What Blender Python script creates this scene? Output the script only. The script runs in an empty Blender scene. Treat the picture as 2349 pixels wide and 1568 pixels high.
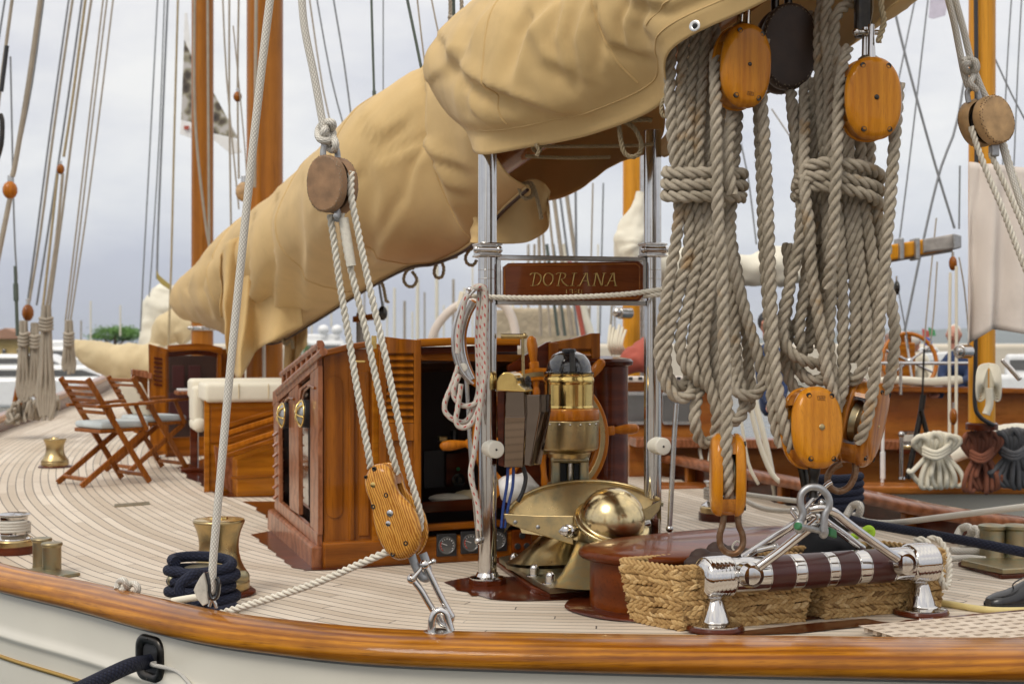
import bpy, bmesh, math, random
from mathutils import Vector, Matrix, Quaternion, noise
V = Vector
random.seed(7)
rad = math.radians
SC = bpy.context.scene
COL = SC.collection

# ---------------------------------------------------------------- camera model
# the photograph is read in a 2349 x 1568 grid; a 50 mm lens, level camera 1.2 m over the deck
F = 2349 * 50 / 36
CX, CY, CAMZ = 1174.5, 784.0, 1.2
def P(x, y, d): return V(((x - CX) / F * d, d, CAMZ - (y - CY) / F * d))
def G(x, y, z=0.0): return P(x, y, (CAMZ - z) * F / (y - CY))
def S(px, d): return px * d / F
def Q(x, y, O, N):
    r = V(((x - CX) / F, 1.0, -(y - CY) / F)); o = V((0, 0, CAMZ))
    return o + r * ((O - o).dot(N) / r.dot(N))

# ---------------------------------------------------------------- mesh helpers
class MB:
    def __init__(s): s.v = []; s.f = []; s.sm = []; s.uv = {}
    def add(s, vs, fs, smooth=True, uvs=None):
        b = len(s.v); s.v += [V(p) for p in vs]
        if uvs:
            for i, u in enumerate(uvs): s.uv[b + i] = u
        for f in fs: s.f.append(tuple(i + b for i in f)); s.sm.append(smooth)
        return s
    def xf(s, M):
        s.v = [M @ p for p in s.v]; return s
    def build(s, name, m, parent=None):
        me = bpy.data.meshes.new(name); me.from_pydata(s.v, [], s.f)
        me.polygons.foreach_set('use_smooth', s.sm)
        if s.uv:
            ul = me.uv_layers.new(name='UVMap')
            for l in me.loops: ul.data[l.index].uv = s.uv.get(l.vertex_index, (0, 0))
        me.materials.append(m); me.update()
        if any(s.sm): me.set_sharp_from_angle(angle=rad(62))
        o = bpy.data.objects.new(name, me); COL.objects.link(o)
        if parent is not None:
            o.parent = parent; o.matrix_parent_inverse = parent.matrix_basis.inverted()
        return o

def tag(o, label, cat, group=None, kind=None):
    if label: o['label'] = label
    if cat: o['category'] = cat
    if group: o['group'] = group
    if kind: o['kind'] = kind
    return o
def thing(name, label, cat, loc, group=None, rz=0.0):
    o = bpy.data.objects.new(name, None); COL.objects.link(o)
    o.location = loc; o.rotation_euler = (0, 0, rz); o.empty_display_size = .1
    return tag(o, label, cat, group)
def struct(name, mb, m):
    o = mb.build(name, m); o['kind'] = 'structure'; return o
def copy_tree(o, parent=None):
    c = o.copy(); COL.objects.link(c)
    if parent is not None: c.parent = parent
    for ch in list(o.children): copy_tree(ch, c)
    return c
def relabel(o, label, loc=None, rz=None):
    o['label'] = label
    if loc is not None: o.location = loc
    if rz is not None: o.rotation_euler = (0, 0, rz)
    return o

def bm_to(mb, bm, M=None, smooth=False):
    bm.verts.ensure_lookup_table(); bm.verts.index_update()
    vs = [(M @ v.co if M else v.co.copy()) for v in bm.verts]
    mb.add(vs, [[v.index for v in f.verts] for f in bm.faces], smooth); bm.free()
def frame(ux, uy=None, uz=None, o=(0, 0, 0)):
    ux = V(ux).normalized()
    if uy is None: uy = V(uz).normalized().cross(ux)
    uy = V(uy).normalized()
    uz = ux.cross(uy).normalized() if uz is None else V(uz).normalized()
    M = Matrix((ux, uy, uz)).transposed().to_4x4(); M.translation = V(o); return M
def box(mb, M, sx, sy, sz, bev=0.006, seg=2, c=(0, 0, 0), smooth=False):
    "box of full sizes centred on c in frame M, bevelled edges"
    bm = bmesh.new(); bmesh.ops.create_cube(bm, size=1)
    for v in bm.verts: v.co = V((v.co.x * sx + c[0], v.co.y * sy + c[1], v.co.z * sz + c[2]))
    bev = min(bev, .45 * min(sx, sy, sz))
    if bev > 0: bmesh.ops.bevel(bm, geom=list(bm.edges), offset=bev, segments=seg, affect='EDGES', profile=.5)
    bm_to(mb, bm, M, smooth); return mb
def prism(mb, pts, n, t, bev=0.0, seg=2, smooth=False):
    "polygon pts (world) extruded t along n"
    bm = bmesh.new(); n = V(n).normalized()
    vs = [bm.verts.new(p) for p in pts]; f = bm.faces.new(vs); f.normal_update()
    if f.normal.dot(n) > 0: f.normal_flip()
    r = bmesh.ops.extrude_face_region(bm, geom=[f])
    nv = [e for e in r['geom'] if isinstance(e, bmesh.types.BMVert)]
    bmesh.ops.translate(bm, verts=nv, vec=n * t)
    bmesh.ops.recalc_face_normals(bm, faces=bm.faces)
    if bev > 0:
        caps = [f for f in bm.faces if len(f.verts) == len(pts)]
        ed = {e for f in caps for e in f.edges}
        bmesh.ops.bevel(bm, geom=list(ed), offset=bev, segments=seg, affect='EDGES', profile=.5, clamp_overlap=True)
    bm_to(mb, bm, None, smooth); return mb
def plate(mb, pxs, O, N, t, bev=0.0, seg=2):
    "outline read off the photo, laid on the plane (O, N) and given thickness t along N"
    return prism(mb, [Q(x, y, O, N) for x, y in pxs], N, t, bev, seg)
def crs(pts, n, closed=False):
    "Catmull-Rom through pts, n samples per span"
    pts = [V(p) for p in pts]; N = len(pts); out = []
    for i in range(N if closed else N - 1):
        g = (lambda k: pts[k % N]) if closed else (lambda k: pts[min(max(k, 0), N - 1)])
        p0, p1, p2, p3 = g(i - 1), g(i), g(i + 1), g(i + 2)
        for k in range(n):
            t = k / n
            out.append(.5 * ((2 * p1) + (p2 - p0) * t + (2 * p0 - 5 * p1 + 4 * p2 - p3) * t * t + (3 * p1 - p0 - 3 * p2 + p3) * t ** 3))
    if not closed: out.append(pts[-1])
    return out
def resample(path, ds, closed=False):
    if closed: path = path + [path[0]]
    L = [0.0]
    for a, b in zip(path, path[1:]): L.append(L[-1] + (b - a).length)
    n = max(2, int(L[-1] / ds)); out = []; j = 0
    for k in range(n + (0 if closed else 1)):
        s = L[-1] * k / n
        while j < len(L) - 2 and L[j + 1] < s: j += 1
        w = (s - L[j]) / max(1e-9, L[j + 1] - L[j]); out.append(path[j].lerp(path[j + 1], w))
    return out, L[-1]
def frames(path, closed=False):
    n = len(path); T = []
    for i in range(n):
        a = path[i - 1] if (i > 0 or closed) else path[0]
        b = path[(i + 1) % n] if (i < n - 1 or closed) else path[-1]
        T.append((b - a).normalized())
    ref = V((0, 0, 1)) if abs(T[0].z) < .9 else V((1, 0, 0))
    N = [(ref - T[0] * ref.dot(T[0])).normalized()]
    for i in range(1, n):
        v = N[-1] - T[i] * N[-1].dot(T[i])
        N.append(v.normalized() if v.length > 1e-6 else N[-1])
    if closed:
        q = N[-1] - T[0] * N[-1].dot(T[0]); ang = math.atan2(q.cross(N[0]).dot(T[0]), q.dot(N[0]))
        for i in range(n): N[i] = Quaternion(T[i], ang * i / n) @ N[i]
    return T, N, [t.cross(m) for t, m in zip(T, N)]
def tube(mb, path, r, n=10, closed=False, cap=True, flat=1.0, uvs=True):
    path = [V(p) for p in path]; T, N, B = frames(path, closed); m = len(path)
    rs = r if isinstance(r, (list, tuple)) else [r] * m
    vs = []; uv = []; L = 0.0
    for i in range(m):
        if i: L += (path[i] - path[i - 1]).length
        for k in range(n):
            a = 2 * math.pi * k / n
            vs.append(path[i] + N[i] * (math.cos(a) * rs[i]) + B[i] * (math.sin(a) * rs[i] * flat)); uv.append((k / n, L))
    fs = []
    for i in range(m if closed else m - 1):
        j = (i + 1) % m
        for k in range(n):
            l = (k + 1) % n; fs.append((i * n + k, i * n + l, j * n + l, j * n + k))
    if cap and not closed:
        fs.append(tuple(range(n))[::-1]); fs.append(tuple((m - 1) * n + k for k in range(n)))
    mb.add(vs, fs, True, uv if uvs else None); return mb
def rope3(mb, path, r, pitch=None, n=7, closed=False, phase=0.0, rough=True):
    "three-strand laid rope along path"
    pitch = pitch or r * 5.4
    path, L = resample([V(p) for p in path], pitch / 11, closed); T, N, B = frames(path, closed); m = len(path)
    turns = L / pitch
    if closed: turns = max(1, round(turns * 3)) / 3
    for s in range(3):
        sp = []
        for i in range(m):
            a = phase + 2 * math.pi * (s / 3 + turns * i / m)
            sp.append(path[i] + (N[i] * math.cos(a) + B[i] * math.sin(a)) * (r * .51))
        vs = []; fs = []
        for i in range(m):
            jr = 1 + (.05 * noise.noise(sp[i] * 90) if rough else 0)
            for k in range(n):
                a = 2 * math.pi * k / n
                vs.append(sp[i] + (N[i] * math.cos(a) + B[i] * math.sin(a)) * (r * .495 * jr))
        for i in range(m if closed else m - 1):
            j = (i + 1) % m
            for k in range(n):
                l = (k + 1) % n; fs.append((i * n + k, i * n + l, j * n + l, j * n + k))
        if not closed: fs.append(tuple(range(n))[::-1]); fs.append(tuple((m - 1) * n + k for k in range(n)))
        mb.add(vs, fs, True)
    if rough and r > .022:       # loose fibres standing off the lay
        rg = random.Random(int(L * 1e4)); vs = []; fs = []
        for _ in range(int(L * 330)):
            i = rg.randrange(1, m - 1); a = rg.uniform(0, 2 * math.pi); e = N[i] * math.cos(a) + B[i] * math.sin(a); p = path[i] + e * r * .93 + T[i] * rg.uniform(-.01, .01)
            q = p + e * rg.uniform(.003, .009) + T[i] * rg.uniform(-.012, .012) + T[i].cross(e) * rg.uniform(-.008, .008); b = len(vs); w_ = T[i] * .0007; vs += [p - w_, p + w_, q]; fs.append((b, b + 1, b + 2))
        mb.add(vs, fs, False)
    return mb
def pxpath(pts, d=None, n=6):
    "pixel polyline with depth -> smooth world path; pts (x, y[, d])"
    return crs([P(p[0], p[1], p[2] if len(p) > 2 else d) for p in pts], n)
def lathe(mb, prof, o, axis=(0, 0, 1), n=32, a0=0.0, a1=2 * math.pi, smooth=True):
    "prof: (radius, height) rows"
    ax = V(axis).normalized(); u = ax.orthogonal().normalized(); w = ax.cross(u); o = V(o)
    q = []                       # support rows keep the long straight runs flat-shaded along the axis
    for i, p in enumerate(prof):
        if i:
            a = V((prof[i - 1][0], prof[i - 1][1])); b = V((p[0], p[1])); L = (b - a).length
            if L > .012:
                def turn(j, k, l):
                    if j < 0 or l >= len(prof): return 0
                    d1 = V((prof[k][0] - prof[j][0], prof[k][1] - prof[j][1])); d2 = V((prof[l][0] - prof[k][0], prof[l][1] - prof[k][1]))
                    return d1.angle(d2) if d1.length > 1e-6 and d2.length > 1e-6 else 0
                f = min(.12, .003 / L)
                if turn(i - 2, i - 1, i) > .4: q.append(tuple(a.lerp(b, f)))
                if turn(i - 1, i, i + 1) > .4: q.append(tuple(a.lerp(b, 1 - f)))
        q.append(tuple(p))
    prof = q
    full = abs(a1 - a0 - 2 * math.pi) < 1e-6; c = n if full else n + 1
    vs = []; fs = []; uv = []
    for (r, h) in prof:
        for k in range(c):
            a = a0 + (a1 - a0) * k / n
            vs.append(o + ax * h + (u * math.cos(a) + w * math.sin(a)) * max(r, 1e-4)); uv.append((k / n, h))
    for i in range(len(prof) - 1):
        for k in range(n):
            l = (k + 1) % c; fs.append((i * c + k, i * c + l, (i + 1) * c + l, (i + 1) * c + k))
    if full:
        if prof[0][0] > 1e-3: fs.append(tuple(range(c))[::-1])
        if prof[-1][0] > 1e-3: fs.append(tuple((len(prof) - 1) * c + k for k in range(c)))
    mb.add(vs, fs, smooth, uv); return mb
def cyl(mb, a, b, r, n=20, bev=None):
    a = V(a); b = V(b); L = (b - a).length; e = max(bev if bev is not None else min(r * .12, L * .2), min(4e-4, r * .2))
    lathe(mb, [(r - e, 0), (r - e * .3, e * .3), (r, e), (r, L - e), (r - e * .3, L - e * .3), (r - e, L)], a, b - a, n); return mb
def ball(mb, c, r, n=18, sc=(1, 1, 1), M=None):
    vs = []; fs = []; m = n // 2
    for i in range(m + 1):
        t = math.pi * i / m
        for k in range(n):
            a = 2 * math.pi * k / n
            p = V((math.sin(t) * math.cos(a) * r * sc[0], math.sin(t) * math.sin(a) * r * sc[1], math.cos(t) * r * sc[2]))
            vs.append((M @ p if M else p) + V(c))
    for i in range(m):
        for k in range(n):
            l = (k + 1) % n; fs.append((i * n + k, (i + 1) * n + k, (i + 1) * n + l, i * n + l))
    mb.add(vs, fs, True); return mb
def grid(mb, rows, smooth=True, uvs=None, close=False):
    m = len(rows); n = len(rows[0]); fs = []
    for i in range(m - 1):
        for k in range(n if close else n - 1):
            l = (k + 1) % n; fs.append((i * n + k, i * n + l, (i + 1) * n + l, (i + 1) * n + k))
    mb.add([p for r in rows for p in r], fs, smooth, uvs); return mb
def solid(o, t, off=0.0):
    m = o.modifiers.new('thickness', 'SOLIDIFY'); m.thickness = t; m.offset = off; return o
def subd(o, n=1):
    m = o.modifiers.new('smooth', 'SUBSURF'); m.levels = n; m.render_levels = n; return o

# ---------------------------------------------------------------- materials
class NT:
    def __init__(s, name):
        s.m = bpy.data.materials.new(name); s.m.use_nodes = True; s.t = s.m.node_tree; s.n = s.t.nodes; s.l = s.t.links
        s.b = s.n['Principled BSDF']
    def new(s, typ, **kw):
        n = s.n.new(typ)
        for k, v in kw.items(): setattr(n, k, v)
        return n
    def link(s, a, b): s.l.new(a, b)
    def co(s, scale=(1, 1, 1), rot=(0, 0, 0), kind='Object'):
        tc = s.new('ShaderNodeTexCoord'); mp = s.new('ShaderNodeMapping')
        mp.inputs['Scale'].default_value = scale; mp.inputs['Rotation'].default_value = rot
        s.link(tc.outputs[kind], mp.inputs['Vector']); return mp.outputs['Vector']
    def noise(s, vec, scale, detail=4, rough=.55, dist=0.0):
        n = s.new('ShaderNodeTexNoise'); n.inputs['Scale'].default_value = scale; n.inputs['Detail'].default_value = detail
        n.inputs['Roughness'].default_value = rough; n.inputs['Distortion'].default_value = dist
        if vec is not None: s.link(vec, n.inputs['Vector'])
        return n.outputs['Fac']
    def ramp(s, fac, stops):
        r = s.new('ShaderNodeValToRGB'); e = r.color_ramp.elements
        while len(e) < len(stops): e.new(.5)
        for k, (p, c) in enumerate(stops):
            e[k].position = p; e[k].color = (c[0], c[1], c[2], 1) if not isinstance(c, (int, float)) else (c, c, c, 1)
        s.link(fac, r.inputs['Fac']); return r.outputs['Color']
    def mix(s, fac, a, b, mode='MIX'):
        m = s.new('ShaderNodeMix', data_type='RGBA', blend_type=mode)
        for sock, val in ((0, fac), (6, a), (7, b)):
            if hasattr(val, 'is_linked') or hasattr(val, 'links'): s.link(val, m.inputs[sock])
            elif isinstance(val, (int, float)): m.inputs[sock].default_value = val if sock == 0 else (val, val, val, 1)
            else: m.inputs[sock].default_value = (*val, 1)
        return m.outputs[2]
    def math(s, op, a, b=0.0, c=0.0):
        m = s.new('ShaderNodeMath', operation=op)
        for i, val in enumerate((a, b, c)):
            if hasattr(val, 'links'): s.link(val, m.inputs[i])
            else: m.inputs[i].default_value = val
        return m.outputs[0]
    def bump(s, h, strength=.3, dist=.005):
        b = s.new('ShaderNodeBump'); b.inputs['Strength'].default_value = strength; b.inputs['Distance'].default_value = dist
        s.link(h, b.inputs['Height']); s.link(b.outputs['Normal'], s.b.inputs['Normal']); return b
    def set(s, **kw):
        for k, v in kw.items():
            i = s.b.inputs[k.replace('_', ' ')]
            if hasattr(v, 'links'): s.link(v, i)
            elif isinstance(v, (tuple, list)): i.default_value = (*v, 1) if len(v) == 3 else v
            else: i.default_value = v
        return s

def plain(name, c, rough=.5, metal=0.0, coat=0.0, var=.12, vscale=8, bump=0.0, bscale=60):
    t = NT(name); v = t.co(); f = t.noise(v, vscale, 5)
    a = tuple(x * (1 - var) for x in c); b = tuple(min(1, x * (1 + var)) for x in c)
    t.set(Base_Color=t.ramp(f, [(.3, a), (.7, b)]), Roughness=t.math('MULTIPLY_ADD', t.noise(v, vscale * 3, 3), .16, rough - .08), Metallic=metal)
    if coat: t.set(Coat_Weight=coat, Coat_Roughness=.06)
    if bump: t.bump(t.noise(v, bscale, 4), bump, .004)
    return t.m
def wood(name, dark, light, axis='X', scale=14, rough=.34, coat=1.0, rot=0.0, stretch=16, dark2=None, bump=.08, ring=.35, co='Object', blotch=.3, croug=.05, rotv=None, famt=.45):
    "varnished wood; grain runs along axis of the coordinate space"
    t = NT(name); k = 1 / stretch
    sc = {'X': (k, 1, 1), 'Y': (1, k, 1), 'Z': (1, 1, k)}[axis]
    rv = rotv or (0, 0, rot)
    tc = t.new('ShaderNodeTexCoord'); m0 = t.new('ShaderNodeMapping'); m0.inputs['Rotation'].default_value = rv
    t.link(tc.outputs[co], m0.inputs['Vector'])
    m1 = t.new('ShaderNodeMapping'); m1.inputs['Scale'].default_value = sc; t.link(m0.outputs['Vector'], m1.inputs['Vector']); v = m1.outputs['Vector']
    broad = t.noise(v, scale * .55, 3, .5, .6)
    w = t.new('ShaderNodeTexWave', wave_type='BANDS', bands_direction={'X': 'Z', 'Y': 'X', 'Z': 'X'}[axis]); w.inputs['Scale'].default_value = scale * .45
    w.inputs['Distortion'].default_value = 7; w.inputs['Detail'].default_value = 3; w.inputs['Detail Scale'].default_value = 1.2
    t.link(v, w.inputs['Vector'])
    fine = t.noise(v, scale * 9, 3, .7)
    f = t.math('ADD', t.math('MULTIPLY', broad, 1 - ring), t.math('MULTIPLY', w.outputs['Fac'], ring))
    c = t.ramp(f, [(.25, dark), (.75, light)])
    c = t.mix(t.math('MULTIPLY', t.ramp(fine, [(.5, 0.0), (.72, 1.0)]), famt), c, dark2 or tuple(x * .35 for x in dark))
    bl = t.noise(m0.outputs['Vector'], 3.2, 3, .6)
    c = t.mix(t.math('MULTIPLY', t.ramp(bl, [(.42, 0.0), (.75, 1.0)]), blotch), c, tuple(x * .55 for x in dark))
    t.set(Base_Color=c, Roughness=rough, Coat_Weight=coat * .6, Coat_Roughness=croug, Coat_IOR=1.4, Specular_IOR_Level=.06)
    bb = t.new('ShaderNodeBump'); bb.inputs['Strength'].default_value = bump; bb.inputs['Distance'].default_value = .003
    t.link(t.math('ADD', fine, t.math('MULTIPLY', t.noise(m0.outputs['Vector'], 9, 2), 1.2)), bb.inputs['Height'])
    t.link(bb.outputs['Normal'], t.b.inputs['Normal']); t.link(bb.outputs['Normal'], t.b.inputs['Coat Normal'])
    return t.m
def metal(name, c, rough=.12, tarn=None, amt=.4, scale=14, rvar=.15, bump=.03):
    t = NT(name); v = t.co(); n1 = t.noise(v, scale, 6, .65); n2 = t.noise(v, scale * 4, 4, .6)
    col = c
    if tarn is not None:
        f = t.ramp(n1, [(.45, 0.0), (.72, 1.0)]); col = t.mix(t.math('MULTIPLY', f, amt), c, tarn)
    t.set(Base_Color=col, Metallic=1.0, Roughness=t.math('MULTIPLY_ADD', n1, rvar, max(.02, rough - rvar / 2)))
    if bump: t.bump(n2, bump, .004)
    return t.m
def ropemat(name, c, c2, stain=None, bump=.7, fib=420):
    t = NT(name); v = t.co(); n1 = t.noise(v, 9, 4, .65); n2 = t.noise(v, 60, 4, .6); n3 = t.noise(v, fib, 3, .7)
    col = t.ramp(n1, [(.3, c2), (.7, c)])
    col = t.mix(t.ramp(n2, [(.35, 0.0), (.75, .55)]), col, tuple(x * .72 for x in c2))
    col = t.mix(t.math('MULTIPLY', t.ramp(n3, [(.45, 0.0), (.7, 1.0)]), .35), col, tuple(min(1, x * 1.3) for x in c))
    if stain: col = t.mix(t.math('MULTIPLY', t.ramp(t.noise(v, 7, 3, .6), [(.6, 0.0), (.72, 1.0)]), .6), col, stain)
    t.set(Base_Color=col, Roughness=.92, Specular_IOR_Level=.15)
    t.bump(t.math('ADD', n3, n2), bump, .004); return t.m
def braidmat(name, c, dark, nx=10, ny=60, fleck=None, rough=.75, every=.03):
    "braided cover from the tube's own UV (around, metres along)"
    t = NT(name); uv = t.new('ShaderNodeTexCoord'); sp = t.new('ShaderNodeSeparateXYZ'); t.link(uv.outputs['UV'], sp.inputs[0])
    u = t.math('MULTIPLY', sp.outputs[0], nx); vv = t.math('MULTIPLY', sp.outputs[1], ny)
    a = t.math('ABSOLUTE', t.math('SINE', t.math('MULTIPLY', t.math('ADD', u, vv), math.pi)))
    b = t.math('ABSOLUTE', t.math('SINE', t.math('MULTIPLY', t.math('SUBTRACT', u, vv), math.pi)))
    h = t.math('MULTIPLY', a, b)
    col = t.mix(t.ramp(h, [(.05, 0.0), (.5, 1.0)]), dark, c)
    n1 = t.noise(t.co(), 20, 4); col = t.mix(t.math('MULTIPLY', n1, .35), col, tuple(x * .7 for x in c))
    if fleck:
        f1 = t.math('FRACT', t.math('ADD', t.math('DIVIDE', sp.outputs[1], every), t.math('MULTIPLY', sp.outputs[0], 2.0)))
        f2 = t.math('FRACT', t.math('MULTIPLY', sp.outputs[0], 4.0))
        k = t.math('MULTIPLY', t.math('LESS_THAN', f1, .32), t.math('LESS_THAN', f2, .42)); col = t.mix(k, col, fleck)
    t.set(Base_Color=col, Roughness=rough, Specular_IOR_Level=.25); t.bump(h, .6, .004); return t.m
def cloth(name, c, rough=.8, var=.12, weave=900, sheen=.1):
    t = NT(name); v = t.co(); n1 = t.noise(v, 2.2, 5, .6); n2 = t.noise(v, weave, 2); n3 = t.noise(v, 30, 5, .6)
    col = t.ramp(n1, [(.3, tuple(x * (1 - var) for x in c)), (.7, tuple(min(1, x * (1 + var)) for x in c))])
    col = t.mix(t.math('MULTIPLY', n3, .12), col, tuple(x * .7 for x in c))
    st = t.ramp(t.noise(v, 3.1, 6, .7), [(.56, 0.0), (.7, 1.0)]); col = t.mix(t.math('MULTIPLY', st, .3), col, tuple(x * .72 for x in c))
    t.set(Base_Color=col, Roughness=rough, Sheen_Weight=sheen, Specular_IOR_Level=.25)
    t.bump(t.math('ADD', t.math('MULTIPLY', n2, .25), n3), .18, .004); return t.m

M = {}
# ship frame: boat's right hand and forward directions on the deck plane
RT = V((.953, .304, 0)).normalized(); FW = V((-.304, .953, 0)).normalized(); UP = V((0, 0, 1))
SHIPROT = -math.atan2(RT.y, RT.x)   # rotates world into ship axes for grain
M['block_wood'] = wood('varnished_ash', (.42, .14, .006), (.6, .24, .014), 'Z', 20, .3, 1, stretch=12, bump=.03, ring=.22, blotch=.12, dark2=(.25, .08, .006))
M['fiddle_wood'] = wood('striped_oak', (.34, .115, .014), (.7, .35, .07), 'Z', 80, .3, .9, rotv=(.35, .3, .2), stretch=6, bump=.06, ring=.5, blotch=.08, dark2=(.18, .06, .01))
M['block_side'] = wood('dark_varnished_oak', (.28, .09, .01), (.52, .2, .025), 'Z', 20, .3, 1, stretch=12, bump=.05, ring=.3, blotch=.2)
M['house_wood'] = wood('varnished_teak', (.16, .042, .003), (.39, .125, .008), 'Z', 9, .34, 1, stretch=14, bump=.04, ring=.25, blotch=.3)
M['house_wood_h'] = wood('varnished_teak_horizontal', (.16, .042, .003), (.37, .115, .008), 'X', 9, .34, 1, rot=SHIPROT, stretch=14, bump=.04, ring=.25, blotch=.3)
M['gold_teak'] = wood('golden_teak', (.3, .09, .005), (.5, .18, .012), 'X', 9, .34, 1, rot=SHIPROT, stretch=14, bump=.04, ring=.25, blotch=.2)
M['mahogany'] = wood('dark_mahogany', (.05, .009, .003), (.13, .024, .005), 'X', 9, .3, 1, rot=SHIPROT, stretch=12, bump=.03, ring=.2, blotch=.35)
M['hatch_wood'] = wood('red_mahogany', (.06, .011, .002), (.2, .042, .004), 'X', 6, .3, .6, stretch=10, bump=.03, ring=.2, blotch=.5)
M['mast_wood'] = wood('varnished_spruce', (.29, .095, .008), (.43, .16, .017), 'Z', 7, .4, .8, stretch=30, bump=.03, ring=.2, blotch=.25)
M['pale_mast_wood'] = wood('golden_spruce', (.58, .24, .014), (.74, .34, .03), 'Z', 7, .4, .8, stretch=30, bump=.03, ring=.2, blotch=.15)
M['neighbour_wood'] = wood('neighbour_varnished_planking', (.26, .075, .014), (.46, .17, .03), 'X', 3, .38, .6, stretch=10, bump=.04, ring=.25, blotch=.45)
M['chair_wood'] = wood('chair_teak', (.17, .05, .008), (.33, .105, .015), 'Z', 20, .4, .7, stretch=10, bump=.03, ring=.2, blotch=.15)
M['wheel_wood'] = wood('wheel_teak', (.36, .1, .006), (.54, .18, .012), 'Z', 18, .32, 1, stretch=6, bump=.02, ring=.2, blotch=.12)
M['rail_wood'] = wood('rail_varnished_teak', (.2, .055, .003), (.54, .215, .013), 'Y', 17, .3, 1, stretch=22, bump=.16, ring=.3, co='UV', blotch=.6, dark2=(.09, .024, .003), croug=.03, famt=.7)
M['rail_side_wood'] = wood('rail_pinkish_teak', (.19, .062, .022), (.38, .15, .07), 'Y', 17, .4, .8, stretch=18, bump=.1, ring=.3, blotch=.35)  # paler, pinker teak tone for rails and side faces
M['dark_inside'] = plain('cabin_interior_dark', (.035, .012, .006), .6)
M['chrome'] = metal('polished_stainless', (.62, .6, .58), .06, (.42, .38, .34), .4, 10, .05, .012)
M['post_steel'] = metal('gallows_stainless', (.6, .585, .565), .1, (.4, .37, .34), .4, 10, .06, .01)
M['steel'] = metal('worn_stainless', (.6, .59, .57), .22, (.34, .31, .28), .5, 16, .15, .03)
M['galv'] = metal('galvanised_steel', (.42, .43, .44), .5, (.26, .25, .24), .7, 30, .2, .15)
M['rust'] = metal('rusty_bronze', (.2, .11, .06), .5, (.33, .27, .2), .8, 30, .25, .3)
M['brass'] = metal('polished_brass', (.78, .56, .2), .16, (.42, .27, .09), .5, 12, .12, .02)
M['brass_worn'] = metal('worn_brass', (.5, .37, .18), .3, (.24, .22, .14), .75, 12, .2, .06)
M['bronze'] = metal('weathered_bronze', (.36, .29, .17), .4, (.22, .28, .23), .85, 14, .25, .1)
M['brass_dome'] = metal('dome_brass', (.68, .54, .3), .2, (.36, .3, .17), .7, 9, .16, .03)
M['black_metal'] = metal('black_bronze', (.05, .048, .045), .3, (.12, .1, .08), .5, 14, .2, .05)
M['black'] = plain('black_gloss', (.012, .012, .014), .12, 0, 1)
M['black_plastic'] = plain('black_plastic', (.02, .02, .022), .45)
M['white_plastic'] = plain('white_plastic', (.75, .72, .62), .4, var=.05)
M['white_paint'] = plain('white_paint', (.8, .8, .79), .3, 0, .4, .05)
M['cream_paint'] = plain('cream_hull_paint', (.72, .68, .58), .22, 0, .6, .04, 2)
M['leather'] = plain('brown_leather', (.3, .17, .085), .6, var=.35, vscale=12, bump=.15)
M['leather_tan'] = plain('tan_leather', (.42, .26, .12), .6, var=.35, vscale=14, bump=.15)
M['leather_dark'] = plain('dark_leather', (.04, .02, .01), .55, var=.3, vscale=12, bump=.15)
M['thread'] = plain('waxed_thread', (.28, .22, .15), .8)
M['manila'] = ropemat('grey_manila', (.52, .455, .36), (.34, .29, .215), (.36, .2, .06))
M['cotton'] = ropemat('cream_rope', (.84, .79, .68), (.7, .64, .53))
M['old_rope'] = ropemat('tan_rope', (.48, .39, .25), (.34, .27, .16))
M['far_rope'] = plain('far_cordage', (.35, .3, .235), .9)
M['wire'] = plain('grey_wire', (.25, .26, .27), .5, .5)
M['green_wire'] = plain('dark_green_wire', (.08, .1, .08), .5)
M['braid_white'] = braidmat('white_braid', (.78, .74, .66), (.44, .41, .35), 8, 55)
M['braid_red'] = braidmat('red_flecked_braid', (.68, .63, .55), (.42, .38, .33), 8, 90, (.45, .06, .05), .75, .045)
M['braid_navy'] = braidmat('navy_braid', (.018, .022, .045), (.004, .005, .012), 9, 34)
M['cord_white'] = braidmat('white_cord', (.74, .72, .66), (.45, .43, .4), 6, 120)
M['canvas'] = cloth('tan_canvas', (.6, .418, .187), .75, .1)
M['canvas_pale'] = cloth('pale_tan_canvas', (.62, .5, .3), .8, .1)
M['sail_white'] = cloth('cream_sailcloth', (.76, .72, .6), .75, .08)
M['sail_grey'] = cloth('stone_canvas', (.68, .61, .55), .8, .06)
M['cushion'] = cloth('cream_cushion', (.74, .69, .56), .8, .05)
M['cushion_stripe'] = cloth('blue_grey_cushion', (.5, .55, .56), .85, .25)
M['red_cloth'] = cloth('faded_red_canvas', (.42, .1, .07), .8, .15)
M['navy_cloth'] = cloth('navy_shirt', (.03, .05, .12), .85, .15)
M['skin'] = plain('skin', (.5, .24, .17), .5, var=.08)
M['white_hair'] = plain('white_hair', (.6, .56, .5), .8)
M['glass'] = plain('dark_window_glass', (.1, .1, .1), .05, 0, 1)
M['shoe'] = plain('black_leather', (.012, .012, .014), .35, 0, .3, bump=.1)
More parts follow.
